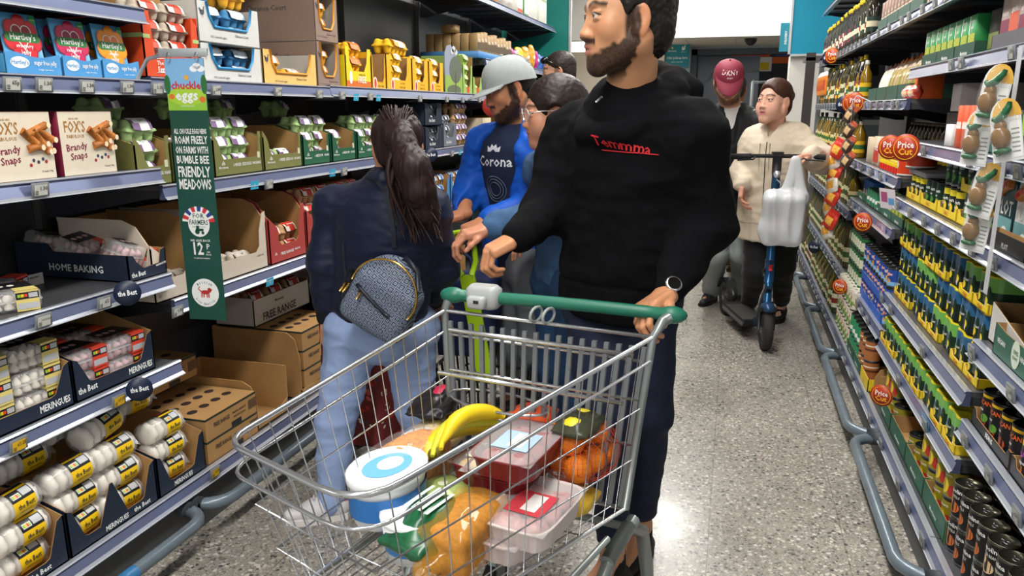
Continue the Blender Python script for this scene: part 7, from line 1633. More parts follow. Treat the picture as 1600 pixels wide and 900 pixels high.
# ------------------------------------------------ price tags, roundels, hanging banner
def esl(txt, col='#b9bab2', big=False):
    e = thing('price_tag', None, 'price tag'); w, h = .052, .036; m = MB(); m.rbox(-w / 2, -.008, 0, w / 2, 0, h, .002, M('#6f7276', .4), 1); m.build('casing', e); p = MB(); p.rect(-w / 2 + .005, .004, w / 2 - .008, h - .004, M(col, .35), -.0085); p.text(txt, .006, h * .6, .010 if len(txt) < 7 else .005, M('#2a2a2a', .5), y=-.0092, fit=.024 if len(txt) < 7 else .032)
    for i in range(3): p.rect(-w / 2 + .007, .0065 + .004 * i, -w / 2 + .016, .0085 + .004 * i, M('#4a4a48', .5), -.0092)
    p.build('screen', e); return e
TG = {}
def ltag(px_, py_, txt, where, col='#b9bab2', X=-1.735, tilt=.12):
    if (txt, col) not in TG: TG[(txt, col)] = esl(txt, col)
    p = atX(px_, py_, X); put(TG[(txt, col)], (X, p.y, p.z - .018), None, 'electronic price tag %s' % where, 'price tags on the left run', rot=(tilt, 0, RL))
for a in ((16, 131, '65p', 'reading 65p at the left frame edge'), (66, 132, '1.30', 'below the strawberry jelly'), (133, 135, '1.30', 'below the raspberry jelly'), (196, 136, '1.30', 'below the orange jelly'), (243, 138, '1.15', 'under the orange red case, half behind the banner'), (335, 141, '2.80', 'below the blue rimmed egg cases'), (432, 143, '2.95', 'below the amber egg case'), (497, 147, '3.10', 'below the brown stack'), (533, 149, '2.40', 'below the FREE case'), (577, 151, '2.10', 'below the open yellow case'), (655, 154, '1.95', 'below the last yellow case'), (697, 155, '1.75', 'below the scenery board'), (722, 156, '1.85', 'below the green case'), (748, 156, '1.65', 'beside the grey cap'),
          (60, 296, '1.30', 'below the left brandy snaps box'), (418, 288, '1.15', 'below the third olive case'), (536, 268, '1.65', 'below the dark green cases'), (705, 240, '1.20', 'under the slate egg case'), (275, 486, '1.35', 'half behind the foot of the banner'), (487, 422, '1.15', 'below the brick red case'), (65, 500, 'OUT OF STOCK', 'reading out of stock on the middle shelf'), (160, 472, '£2', 'beside the navy roundel on the middle shelf')): ltag(*a)
for a in ((26, 694, '£1.25', 'yellow, below the near meringue tray'), (183, 625, '£1.25', 'yellow, left of the lower navy roundel'), (334, 737, '3.00', 'yellow, below the kraft egg outers')): ltag(*a[:3], a[3], col='#d9ac1c', X=-1.735 if a[0] < 300 else -1.705)
cy = 0
for i, (x, y) in enumerate(((396, 289), (518, 270), (420, 440), (555, 152), (590, 153), (718, 238))):
    p = atX(x, y, -1.738); m = MB(); m.box(-.025, -.001, 0, .025, 0, .032, M('#3aa6c8', .4)); m.text('i', 0, .016, .016, TXW, y=-.0016); o = tag(m.build('shelf_edge_card'), 'turquoise shelf edge card %s' % ('below the third olive egg case', 'below the dark green egg cases', 'below the torn cream case', 'below the yellow FREE case', 'below the open amber case', 'below the slate case')[i], 'shelf card', 'turquoise shelf edge cards'); o.location = (-1.735, p.y, p.z - .016); o.rotation_euler = (.12, 0, RL)
def roundel(px_, py_, X, rad, txts, cols, lab, ry, tilt=0, ring=False, group=None, name='shelf_roundel'):
    p = atX(px_, py_, X); e = thing(name, lab, 'sign', p, 0, group); e.rotation_euler = (0, 0, ry); m = MB(); n = 32
    m.lathe([(0, -.0012), (rad, -.0012), (rad, .0012), (0, .0012)], M(cols[0], .4), n, axis='y'); m.build('disc', e)
    q = MB()
    if ring:
        for i in range(n):
            a, b = 2 * PI * i / n, 2 * PI * (i + 1) / n; r0, r1 = rad * .8, rad * .85; q.flat([(r0 * math.cos(a), r0 * math.sin(a)), (r1 * math.cos(a), r1 * math.sin(a)), (r1 * math.cos(b), r1 * math.sin(b)), (r0 * math.cos(b), r0 * math.sin(b))], M('#f0b02c', .4), -.0018)
    for t, z, h, c in txts: q.text(t, 0, z * rad, h * rad, M(c, .4), y=-.002, align='B', fit=rad * (1.35 if not ring else 1.15), rot=.03)
    q.build('lettering', e)
    s = MB(); s.box(-.006, .001, -rad * .3, .006, .004, rad * .3, M('#cfd3d6', .3)); s.build('clip', e); return e
NB = [('the Best', 0, .42, '#eef0f2')]
roundel(199, 458, -1.70, .038, NB, ['#1c2740'], 'navy roundel with white lettering on the middle shelf edge', RL - .75)
roundel(218, 608, -1.70, .038, NB, ['#1c2740'], 'navy roundel with white lettering on the lower shelf edge', RL - .75)
roundel(673, 242, -1.70, .043, NB, ['#1c2740'], 'navy roundel behind the woman with the ponytail', RL - .9)
roundel(768, 166, -1.68, .07, [('F', 0, .7, '#f4efe6')], ['#b8382c'], 'red round shelf sign beside the grey cap', RL - .9)
# banner hung from a grey bracket, facing down the aisle
def banner():
    tl, tr = atY(252, 100, 1.985), atY(314, 100, 1.985); bl, br = atY(300, 484, 1.985), atY(356, 480, 1.985)
    w = .125; h = .80; cx = (tl.x + tr.x) / 2 + .01; ztop = tl.z + .015; e = thing('hanging_banner', 'long dark green hanging banner about free roaming hens', 'banner', (cx, 1.985, ztop), 0); e.rotation_euler = (0, -.0, .12)
    DG = M('#14483c', .35); m = MB(); m.box(-w / 2, 0, -h, w / 2, .003, 0, DG); m.build('printed_strip', e)
    p = MB(); H2 = .15
    p.rect(-w / 2, -H2, w / 2, 0, M('#7fb2dc', .4), -.0004); p.rect(-w / 2, -H2, w / 2, -.098, M('#8cbf3c', .4), -.0006); p.disc(0, -.108, w * .48, .028, M('#a3cc3a', .4), -.0008)
    for x in (-1, 1): p.disc(x * w * .47, -.075, .01, .028, M('#2f6a35', .4), -.0009)
    for x, z in ((.04, -.022), (.052, -.03), (.03, -.03)): p.disc(x, z, .013, .009, M('#eef3f6', .4), -.0009)
    p.disc(.004, -.055, .008, .007, M('#e8a83a', .4), -.001)
    p.text('chuckle', 0, -.078, .022, M('#c92f3c', .4), y=-.0012, fit=.105, align='B'); p.text('eggs', 0, -.107, .03, TXW, y=-.0012, fit=.085, align='B'); p.text('healthy happy hens', 0, -.137, .004, TXW, y=-.0012, fit=.07)
    p.disc(-.048, -.11, .009, .008, M('#d8722c', .4), -.001); p.disc(.05, -.118, .01, .009, M('#d8722c', .4), -.001)
    for t, z, hh in (('ALL CHUCKLE EGGS HENS', -.212, .012), ('ROAM FREELY', -.238, .019), ('ON FARMS WITH', -.268, .017), ('BUMBLE BEE', -.297, .019), ('FRIENDLY', -.334, .026), ('MEADOWS', -.372, .025)): p.text(t, 0, z, hh * 1.2, TXW, y=-.0008, fit=.106, sx=.72, align='B')
    # union flag fan over a white round patch
    for i in range(7):
        a0, a1 = .1 + i * .42, .1 + i * .42 + .26; c = M('#c9303c' if i % 2 == 0 else '#2c3f86', .4); z0 = -.49
        p.flat([(.02 * math.cos(a0), z0 + .02 * math.sin(a0)), (.055 * math.cos(a0), z0 + .052 * math.sin(a0)), (.055 * math.cos(a1), z0 + .052 * math.sin(a1)), (.02 * math.cos(a1), z0 + .02 * math.sin(a1))], c, -.0006); p.flat([(.02 * math.cos(a1), z0 + .02 * math.sin(a1)), (.055 * math.cos(a1), z0 + .052 * math.sin(a1)), (.055 * math.cos(a1 + .16), z0 + .052 * math.sin(a1 + .16)), (.02 * math.cos(a1 + .16), z0 + .02 * math.sin(a1 + .16))], TXW, -.0005)
    p.disc(0, -.493, .036, .04, TXW, -.0009); p.text('FOR', 0, -.468, .014, DG, y=-.0013); p.text('FARMERS', 0, -.488, .015, DG, y=-.0013, fit=.062); p.text('GIVING YOUR SUPPORT', 0, -.502, .003, DG, y=-.0013)
    p.disc(-.007, -.517, .008, .008, DG, -.0013, 12); p.disc(.011, -.52, .005, .005, DG, -.0013, 12); p.rect(-.012, -.515, .014, -.507, DG, -.0013); p.rect(-.01, -.508, .0, -.498, DG, -.0013)
    p.text('WE GIVE BACK', 0, -.545, .007, TXW, y=-.0013); p.text('12', -.012, -.572, .038, TXW, y=-.0013, sx=.75, align='B'); p.text('P', .024, -.564, .017, TXW, y=-.0013); p.text('PER', .024, -.581, .005, TXW, y=-.0013); p.text('PACK', .024, -.589, .005, TXW, y=-.0013); p.text('TO BRITISH FARMERS', 0, -.601, .004, TXW, y=-.0013)
    p.disc(0, -.712, .046, .046, TXW, -.0009, 32); RD = M('#b8342c', .4)
    for i, ch in enumerate('British'): a = 2.25 - i * .23; p.text(ch, .036 * math.cos(a), -.712 + .034 * math.sin(a), .008, M('#2c3f86', .4), y=-.0014, rot=a - PI / 2)
    for i, ch in enumerate('Lion Quality'): a = 3.75 + i * .165; p.text(ch, .037 * math.cos(a), -.712 + .036 * math.sin(a), .007, M('#2c3f86', .4), y=-.0014, rot=a + PI / 2)
    p.disc(0, -.71, .014, .007, RD, -.0014, 12); p.disc(.015, -.703, .007, .008, RD, -.0014, 12)
    for x in (-.012, -.005, .006, .012): p.rect(x - .002, -.727, x + .002, -.712, RD, -.0014)
    p.tube([(-.013, -.0014, -.708), (-.022, -.0014, -.7), (-.017, -.0014, -.692)], .0016, RD, 5); p.rect(.014, -.703, .024, -.699, RD, -.0014)
    p.build('print', e)
    b = MB(); b.rbox(-w * .62, -.004, .003, w * .62, 0, .028, .002, M('#9da3a6', .4), 1); b.box(-w * .5, 0, .008, -w * .38, .05, .02, M('#9da3a6', .4)); b.tube([(-.055, .004, .014), (-.13, .02, .0), (-.2, .045, -.075)], .006, M('#9da3a6', .4), 6); br = b.build('bracket', e)
    for x in (-.045, .045): r = MB(); r.tube([(x + .006 * math.cos(a), -.006, .002 + .014 * math.sin(a)) for a in np.linspace(0, 2 * PI, 13)[:-1]], .001, M('#9b9ea2', .25, .9), 5, closed=True); r.build('ring', e)
banner()
# ================================================================== RIGHT RUN
def Rput(o, y, z, label, group=None, X=.735, rz=0, **k): return put(o, (X, y, z), RR + rz, label, group, **k)
LIDM = M('#8c8f92', .25, .85); LIDK = M('#3a3b38', .3, .7)
def can(r, h, col, bands=(), txt=None, tc='#f2f2f2', tz=.6, th=.014, lid=None, sub=None, sc='#f2f2f2', art=None):
    """tin with rolled rims, wrapped label and ring pull; label faces -y"""
    e = thing('food_tin', None, 'tin'); ld = lid or LIDM; m = MB(); m.lathe([(0, .001), (r * .94, .001), (r * .97, 0), (r, .003), (r, .005), (r * .985, .007)], LIDM, 26); m.lathe([(r * .985, .006), (r * .985, h - .006)], M(col, .35, noise=.04, nscale=50), 26); m.lathe([(r * .985, h - .007), (r, h - .005), (r, h - .001), (r * .97, h), (r * .94, h - .001), (r * .93, h - .004), (0, h - .004)], ld, 26); m.build('can', e)
    p = MB()
    for a, b, c in bands: p.lathe([(r * .986, h * a), (r * .986, h * b)], M(c, .35), 26)
    def patch(x, z, rx, rz, c, o=.0006):
        n = 14; p.add([((r * .985 + o) * math.sin((x + rx * math.cos(2 * PI * i / n)) / r), -(r * .985 + o) * math.cos((x + rx * math.cos(2 * PI * i / n)) / r), z + rz * math.sin(2 * PI * i / n)) for i in range(n)], [tuple(range(n))], M(c, .35))
    for a in art or (): patch(*a)
    if txt: p.text(txt, 0, h * tz, th, M(tc, .4), y=-.0008, bend=r * .985 + .0004, fit=r * 1.9)
    if sub: p.text(sub, 0, h * (tz - .17), th * .6, M(sc, .4), y=-.0008, bend=r * .985 + .0004, fit=r * 1.7)
    if p.v: p.build('label', e)
    g = MB(); g.tube([(.25 * r + .2 * r * math.cos(a), .19 * r * math.sin(a), h - .0015) for a in np.linspace(0, 2 * PI, 13)[:-1]], .0013, LIDM, 5, closed=True); g.tube([(-.3 * r, 0, h - .003), (.05 * r, 0, h - .001)], .002, LIDM, 5); g.build('ring_pull', e)
    return e
def low_tray(w, d, h, col, txt=None, tc='#e9ece6', inner=KRAFT, cut=None):
    fr = [(0, 0), (w, 0), (w, h), (w - .02, h), (w - .035, h * .6), (.035, h * .6), (.02, h), (0, h)] if cut else [(0, 0), (w, 0), (w, h), (0, h)]
    return case(w, d, h, fr, M(col, .5, noise=.04), inner, texts=[(txt, w * .5, h * .35, min(.014, h * .35), M(tc, .5), 0, w * .7)] if txt else (), name='shelf_tray', cat='tray')
def multipack(c1, c2, top='#cfc01e'):
    """four tins in a printed wrap with a bright lid card; two tins show across the front"""
    e = thing('tin_multipack', None, 'multipack'); r, h = .037, .105; m = MB()
    n = 12; out = []
    for cx, cy, a0, a1 in ((r, r, -90, 90), (r, 3 * r, -30, 90), (-r, 3 * r, 90, 210), (-r, r, 90, 270)): pass
    for (cx, cy), (a0, a1) in (((-r, r), (180, 300)), ((r, r), (240, 360)), ((r, 3 * r), (0, 120)), ((-r, 3 * r), (60, 180))): out += [(cx + r * math.cos(math.radians(a0 + (a1 - a0) * i / n)), cy + r * math.sin(math.radians(a0 + (a1 - a0) * i / n))) for i in range(n + 1)]
    k = len(out); DK, SKY = M(c1, .3), M(c2, .3)
    zs = [.004, .03, .06, h - .004, h]; vs = [(x * (.96 if z == h else 1), y, z) for z in zs for x, y in out]
    for j, mt in enumerate((DK, DK, SKY, M(top, .4))): m.add([vs[j * k + i] for i in range(k)] + [vs[(j + 1) * k + i] for i in range(k)], [(i, (i + 1) % k, (i + 1) % k + k, i + k) for i in range(k)], mt)
    m.add(vs[4 * k:], [tuple(range(k))], M(top, .4)); m.add(vs[:k], [tuple(range(k - 1, -1, -1))], DK); m.build('printed_wrap', e)
    p = MB()
    for s in (-1, 1):
        def w(x, z, rx, rz, c, o):
            nn = 14; p.add([(s * r + (r + o) * math.sin((x + rx * math.cos(2 * PI * i / nn)) / r), r - (r + o) * math.cos((x + rx * math.cos(2 * PI * i / nn)) / r), z + rz * math.sin(2 * PI * i / nn)) for i in range(nn)], [tuple(range(nn))], M(c, .35))
        w(0, .03, .022, .024, '#1d3a24', .0006); w(-.006, .062, .02, .013, '#7fb4dc', .0004); w(.012, .052, .01, .024, '#16301c', .0008); w(.0, .03, .012, .013, '#e6d02a', .0012); w(-.012, .018, .009, .008, '#c4342c', .0014)
        vs_, fs = text_geo('Green Giant' if s < 0 else '4'); hh = .009 if s < 0 else .02; wd = vs_[:, 0].max() - vs_[:, 0].min(); sx = min(hh * 1.4, .045 / wd)
        p.add([(s * r + (r + .0018) * math.sin(u * sx / r), r - (r + .0018) * math.cos(u * sx / r), (.047 if s < 0 else .018) + v * hh * 1.4) for u, v, _ in vs_], fs, TXW)
    p.build('print', e); l = MB()
    for s in (-1, 1):
        for q in (1, 3): l.lathe([(0, h + .0005), (r * .82, h + .0008), (r * .85, h + .002), (r * .9, h + .0004)], M(top, .35), 18, center=(s * r, q * r, 0))
        for i in range(5): l.box(s * r - .014, .012 + i * .009, h + .001, s * r + .014, .014 + i * .009, h + .002, M('#8c8a1c', .5))
    l.build('lid_card', e); return e
def bottle(r, h, glass, liquid, cap, lab=None, lab2=None, neck=.32, square=False, nr=.33):
    e = thing('bottle', None, 'bottle'); m = MB(); sh = 1 - neck
    prof = [(0, 0), (r * .9, 0), (r, .008), (r, h * (sh - .06)), (r * .85, h * (sh + .02)), (r * nr * 1.2, h * (sh + .14)), (r * nr, h * (sh + .2)), (r * nr, h * .95)]
    m.lathe(prof, M(liquid, .08, spec=.8), 4 if square else 18); m.build('glass_body', e)
    c = MB(); c.lathe([(r * nr * 1.1, h * .9), (r * nr * 1.2, h * .905), (r * nr * 1.2, h * .99), (r * nr, h), (0, h)], M(cap, .35), 14); c.build('cap', e)
    if lab:
        l = MB(); l.lathe([(r + .0008, h * .14), (r + .0008, h * .46)], M(lab, .5), 18); 
        if lab2: l.lathe([(r + .0012, h * .24), (r + .0012, h * .36)], M(lab2, .5), 18)
        l.build('label', e)
    return e
def pouch(w, h, col, top, mid, th=.03, win=None):
    e = thing('pouch', None, 'pouch'); s = Sdf(); s.ell((0, 0, h * .42), (w * .46, th, h * .4), None, .02); s.box((0, 0, h * .5), (w / 2 - .003, .0005, h / 2 - .003), None, .002, .025)
    tc_, mc, cc = A3(lin(top)[:3]), A3(lin(mid)[:3]), A3(lin(col)[:3])
    def cf(P): z = P[:, 2] / h; C = np.tile(cc, (len(P), 1)); C[z > .78] = tc_; k = (np.abs(P[:, 0]) < w * .3) & (z > .2) & (z < .6); C[k] = mc * (1 + .35 * vnoise(P[k], 140, 2)[:, None]); return np.clip(C, 0, 1)
    sdfobj('packet', s, .0055, M(col, .3, attr='Col'), e, disp=lambda P: .003 * folds(P, 30, 2), col=cf); return e
# ---- bay behind the peeler packs: y 2.385 .. 3.68
zA, zD, zF, zH, zJ, zB0 = 1.616, 1.321, 1.076, .646, .431, .166
GT = low_tray(.25, .16, .05, '#1f4a3a', 'Morrisons')
def peas():
    e = thing('pea_carton', None, 'carton'); m = MB(); w, d, h = .078, .05, .135; m.rbox(-w / 2, 0, 0, w / 2, d, h, .004, M('#2e8f4c', .4), 2); m.build('box', e); p = MB(); p.rect(-w / 2 + .001, .0, w / 2 - .001, h * .55, M('#a3ad3c', .5, noise=.5, nscale=170), -.0006); p.text('Morrisons', 0, h * .85, .008, TXW, y=-.0012, fit=w * .7); p.text('peas', 0, h * .7, .012, TXW, y=-.0012); p.rect(-w / 2 + .001, h * .55, -w / 2 + .012, h - .004, M('#e3e6de', .5), -.0008)
    q = Matrix.Rotation(-PI / 2, 4, 'Z') @ Matrix.Translation((-d / 2, -w / 2, 0)); p.xf = q; p.rect(-d / 2 + .001, 0, d / 2 - .001, h * .55, M('#a3ad3c', .5, noise=.5, nscale=170), -.0006); p.build('print', e); return e
pc = peas()
for k in range(3): Rput(GT, 3.55 - .255 * k, zA, 'dark green tray under the green pea cartons, %s from the far end' % ORD[k], 'dark green trays of pea cartons')
for k in range(8): Rput(pc, 3.64 - .09 * k, zA + .006, 'green and yellow pea carton, %s from the far end' % ORD[k], 'green pea cartons', X=.745)
dk = carton(.1, .06, .14, '#2e2a26', (.15, .5, '#6d7a3a'), None)
for k in range(3): Rput(dk, 2.86 - .07 * k, zA, 'dark carton with olive pattern, %s after the green pea cartons' % ORD[k], 'dark olive cartons', X=.77 + .02 * k)
g = low_tray(.36, .3, .05, '#55565c'); Rput(g, 2.56, zA, 'dark grey tray of onion packs at the right frame edge')
on = carton(.075, .07, .17, '#a9958e', (.15, .5, '#7a2a44'), 'onion', '#efe6e0'); on2 = carton(.075, .07, .18, '#b8a79c', (.1, .55, '#c8553a'), 'garlic', '#efe6e0')
for k in range(5): Rput((on, on2)[k % 2], 2.69 - .08 * k, zA + .006, '%s pack in the dark grey tray, %s from its far end' % (('purple onion', 'orange garlic')[k % 2], ORD[k]), 'packs in the dark grey tray', X=.75)
wc_ = carton(.12, .3, .1, '#cfcac6', None, None); m = MB(); m.rect(-.25, .03, -.05, .075, M('#232326', .5), 0, 'yz'); 
for i in range(16): m.box(-.0006, -.24 + i * .0115, .034, -.0002, -.235 + i * .0115, .071, M('#c9c6c2', .5))
o = m.build('barcode', wc_); o.location = (-.0605, .3, 0); Rput(wc_, 3.25, zD + .12, 'white carton with a large barcode under the pea shelf', X=.78)
shf = thing('shelf_riser', 'dark folded shelf panel below the white barcode carton', 'panel'); m = MB(); m.box(-.18, 0, 0, .18, .35, .115, M('#3b3c40', .45, .4)); m.build('panel', shf); Rput(shf, 3.25, zD, None, X=.80)
orp = carton(.06, .06, .14, '#d8562c', (.45, .6, '#f0e6dc'), 'carrot', '#f6e9dc')
for k in range(5): Rput(orp, 2.98 - .07 * k, zD, 'orange packet standing in line, %s from the white card' % ORD[k], 'orange packets on the mid shelf')
tt = low_tray(.26, .3, .06, '#17514a', 'Morrisons'); lm = carton(.06, .05, .12, '#3d4a3a', (.4, .9, '#8cc63f'), None)
for k in range(3):
    Rput(tt, 2.68 - .265 * k, zD, 'teal green tray on the mid shelf, %s from the orange packets' % ORD[k], 'teal green trays')
    for j in range(3): Rput(lm, 2.76 - .265 * k - .075 * j, zD + .006, 'lime topped carton in the %s teal tray, %s' % (ORD[k], ('far', 'middle', 'near')[j]), 'lime topped cartons', X=.76)
wcd = carton(.09, .02, .075, '#e4e2de', None, None); Rput(wcd, 3.1, zD, 'blank white card box end beside the orange packets')
wb_ = thing('paper_bag', 'white paper bag with brown base at the right frame edge', 'bag'); s = Sdf(); s.box((0, .06, .06), (.08, .04, .05), None, .012, .01); sdfobj('bag', s, .008, M('#cfcac2', .6), wb_, disp=lambda P: .006 * folds(P, 14, 2)); Rput(wb_, 2.16, zD, None, X=.73)
# shelf F: tins in yellow trays
DG_ = '#1c2a22'; YT = '#e6c81c'
yt = low_tray(.26, .2, .045, YT, '3 for 2', '#c4342c', cut=True); fcan = can(.034, .1, DG_, ((.72, .94, '#e3d32a'),), 'Green', '#f1f1ea', .58, .014, LIDK, 'Giant', art=((.006, .03, .016, .02, '#e6c92e'), (-.016, .024, .012, .012, '#7fb4dc')))
pcan = can(.034, .1, '#18301f', (), 'Green', '#dfe9df', .7, .013, LIDK, 'Giant', art=((.0, .032, .02, .014, '#4f9a3a'), (-.012, .045, .009, .016, '#5fae44')))
for k in range(5):
    y = 3.54 - .27 * k; Rput(yt, y, zF, 'yellow cut tray on the F'.replace('the F', 'the chest high shelf') + ', %s from the far end' % ORD[k], 'yellow trays on the chest high shelf')
    for j in range(3):
        Rput((fcan, pcan)[k % 2 if k < 4 else 1], y + .08 - .08 * j, zF + .005, '%s tin in the %s yellow tray, %s' % (('pineapple yellow', 'dark green pea')[k % 2], ORD[k], ('far', 'middle', 'near')[j]), 'tins in the yellow trays, chest high shelf', X=.775)
        if k in (2, 3): Rput(pcan, y + .08 - .08 * j, zF + .11, 'dark green pea tin stacked above the %s yellow tray, %s' % (ORD[k], ('far', 'middle', 'near')[j]), 'stacked pea tins', X=.775)
Rput(yt, 2.73, zF + .108, 'yellow cut tray stacked on pea tins, nearest the peeler packs'); gs = carton(.30, .3, .02, '#8f9296', None, None); Rput(gs, 3.51, zF + .106, 'flat grey carton lying on the yellow tray tins')
drum = can(.06, .1, '#d8431c', ((.04, .12, '#f0e6da'),), 'JUICE'[:0] or None, lid=M('#c23418', .4), art=((.0, .05, .02, .02, '#e9e2d8'),))
for k, y in enumerate((3.80, 3.62)): Rput(drum, y if k else 3.80, 1.156 if k == 0 else zF + .127, 'orange red drum %s' % ('on the shelf beyond the overlapping signs', 'on the flat grey carton')[k], X=.77)
def plot_box(c, t):
    e = thing('ready_meal_box', None, 'box'); m = MB(); w, d, h = .13, .05, .19; m.rbox(-w / 2, 0, 0, w / 2, d, h, .002, M(c, .45), 1); m.build('box', e); p = MB(); p.text('PLOT', 0, h * .55, .04, TXW, y=-.001, fit=w * .9); p.rect(-w / 2 + .001, .0, w / 2 - .001, h * .42, M(t, .45), -.0007); p.tube([(-w * .3, -.002, h * .78), (0, -.002, h * .88), (w * .35, -.002, h * .93)], .016, M('#c8803a', .5, noise=.4, nscale=60), 8); p.tube([(-w * .25, -.012, h * .78), (0, -.012, h * .87), (w * .3, -.012, h * .92)], .008, M('#b83a2c', .5, noise=.4, nscale=80), 6); p.disc(w * .1, h * .2, .024, .018, TXW, -.0012, 12); p.build('print', e); return e
pb = [plot_box('#22454b', '#6fa5a8'), plot_box('#e2e4e2', '#6fa5a8'), plot_box('#1c1c1e', '#b8332c')]
for k, y in enumerate((2.42, 2.27, 2.12)): Rput(pb[(0, 1, 2)[k]], y, zF, ('teal and black taco box', 'white taco box with teal base', 'black taco box with red base at the right edge')[k], X=.74)
bt_ = low_tray(.3, .1, .05, '#1a1b1c', 'PLOT'); Rput(bt_, 2.28, zF - .001, 'black low tray in front of the taco boxes', X=.708, scale=(1, .28, 1))
# shelf H and J: multipacks in yellow trays with kraft sheets
mp, mq = multipack('#1c2420', '#2b5e86'), multipack('#18331f', '#6fae52'); yt2 = low_tray(.152, .3, .032, YT, '4 pack', '#c4342c', cut=True); ks = carton(.3, .3, .006, '#a9814f', None, None, name='card_sheet', cat='cardboard')
def packs(y0, n, rows, z, pr, where, X=.735, sheets=()):
    zz = z
    for r in range(rows):
        for k in range(n):
            y = y0 - .158 * k
            if r == 0 or r in sheets:
                if k % 3 != 2: Rput(yt2, y, zz, 'yellow card tray holding multipacks, %s, tier %s, %s' % (where, ORD[r], ORD[k]), 'yellow multipack trays', X=X - .004)
            Rput(pr[(k // 2 + r) % len(pr)], y, zz + .006, 'tin multipack %s, tier %s, %s from the far end' % (where, ORD[r], ORD[k]), 'tin multipacks', X=X, rz=R.uniform(-.04, .04))
        zz += .112
packs(3.59, 8, 3, zH, [mp, mp, mq], 'on the knee high shelf', sheets=(2,)); packs(3.59, 8, 1, zJ, [mq], 'on the shelf above the bottom one', X=.70)
for k in range(3): Rput(ks, 3.4 - .32 * k, zH + .342, 'bent kraft sheet on the multipacks, %s from the far end' % ORD[k], 'kraft sheets on the multipacks', X=.76)
# bottom shelf: green tray with sweetcorn tins, open cream carton
corn = can(.037, .1, '#2b4a28', ((.05, .95, '#8f8420'),), 'Sweetcorn', '#f2efe0', .78, .010, LIDK, art=((.006, .04, .016, .024, '#e8c634'), (-.02, .05, .011, .03, '#2c6b38'), (.03, .03, .01, .02, '#b8332c')))
gt2 = low_tray(.28, .3, .075, '#1d5a40', 'Morrisons'); 
for k in range(4): Rput(gt2, 3.36 - .29 * k, zB0, 'green card tray on the bottom shelf, %s from the cream carton' % ORD[k], 'green trays on the bottom shelf', X=.685)
for k in range(11):
    if k in (3, 4): continue
    for r in range(2 if k < 2 or k > 6 else 1): Rput(corn, 3.44 - .098 * k, zB0 + .005 + .101 * r, 'sweetcorn tin in the green trays, %s along%s' % (ORD[k], ', upper' if r else ''), 'sweetcorn tins', X=.735)
oc = open_box(.13, .3, .13, 'open_carton'); Rput(oc, 3.585, zB0, 'cream open carton beside the near red roundel', X=.69)
# near right corner
def tall_can(t1, c1, t2): return can(.037, .108, '#121214', (), t1, '#efeeea', .78, .013, M('#6d6a5c', .25, .9), t2, '#d8d2c8', art=((.0, .034, .022, .018, c1), (-.014, .05, .01, .012, c1)))
tc1, tc2 = tall_can('Napolina', '#c8682c', 'LENTILS'), tall_can('Napolina', '#d8b890', 'BUTTER BEANS')
for k in range(9):
    for r in range(2):
        for q in range(2): Rput((tc1, tc2)[k > 3], 2.33 - .079 * k, zB0 + .001 + .108 * r, 'black tin with cream lettering, %s from the far end, tier %s, %s row' % (ORD[k], ORD[r], ('front', 'second')[q]), 'black bean tins in the bottom corner', X=.725 + .078 * q, rz=R.uniform(-.3, .3)) if not (q and r < 1) else None
mx_ = can(.037, .115, '#17171a', ((.86, .93, '#e0b61c'),), 'MEXICAN', '#e0662a', .72, .013, LIDK, 'beans', art=((0, .028, .026, .02, '#9c3a20'), (.018, .04, .012, .012, '#5a9a3a'))); tx_ = can(.037, .115, '#17171a', ((.86, .93, '#e0b61c'),), 'TEXICAN', '#e0662a', .72, .013, LIDK, 'mix', art=((0, .03, .026, .02, '#b8502c'),)); ln_ = can(.037, .115, '#19181c', ((.8, .92, '#e6c01c'),), 'DHAL', '#a63ab0', .6, .016, LIDK, 'chickpea', art=((0, .024, .028, .018, '#c8702a'),))
zK = .515 + .046; bk = low_tray(.32, .25, .05, '#1b1b1d', 'Batchelors'[:0] or 'BEANS', cut=True)
for k in range(3): Rput(bk, 2.2 - .33 * k, zK, 'black card tray of spiced bean tins, %s from the far end' % ORD[k], 'black bean trays', X=.715)
for k in range(9):
    for q in range(2): Rput((mx_, tx_, ln_)[0 if k < 2 else 1 if k < 4 else 2], 2.3 - .08 * k, zK + .005, '%s bean tin, %s from the far end, %s row' % (('orange lettered', 'orange lettered', 'purple lettered')[0 if k < 2 else 1 if k < 4 else 2], ORD[k], ('front', 'second')[q]), 'spiced bean tins', X=.755 + .08 * q, rz=R.uniform(-.2, .2))
zI = .76 + .046; vt = case(.34, .3, .085, [(0, 0), (.34, 0), (.34, .085), (.26, .075), (.08, .075), (0, .085)], M('#2f5f4c', .5), KRAFT, texts=[('VEGAN', .06, .045, .013, TXW), ('HIGH PROTEIN', .26, .045, .013, TXW, 0, .11)], extra=lambda f, w: (f.disc(0, .045, .03, .036, M('#c9d6c4', .5), -.001), f.text('100%', 0, .05, .012, GRNP, y=-.0014), f.text('PLANT', 0, .035, .008, GRNP, y=-.0014)), name='shelf_tray', cat='tray')
Rput(vt, 2.09, zI, 'green VEGAN card tray at the right frame edge', X=.71); wo = case(.28, .3, .11, [(0, 0), (.28, 0), (.28, .06), (.0, .11)], M('#cfccc6', .6), KRAFT, name='open_carton', cat='cardboard box'); Rput(wo, 2.25, zI + .001, 'white torn carton with kraft inside behind the VEGAN tray', X=.735)
pl_ = can(.037, .11, '#ddd8cc', ((.0, .06, '#8a8f6a'),), 'plum', '#4a2f4a', .8, .012, None, art=((-.01, .05, .009, .011, '#4a2440'), (.016, .07, .008, .01, '#4a2440'), (.012, .035, .012, .005, '#7a9a3a')))
for k in range(3): Rput(pl_, 2.02 - .085 * k, zI + .005, 'white tin with plum pattern in the VEGAN tray, %s' % ORD[k], 'plum patterned tins', X=.77)
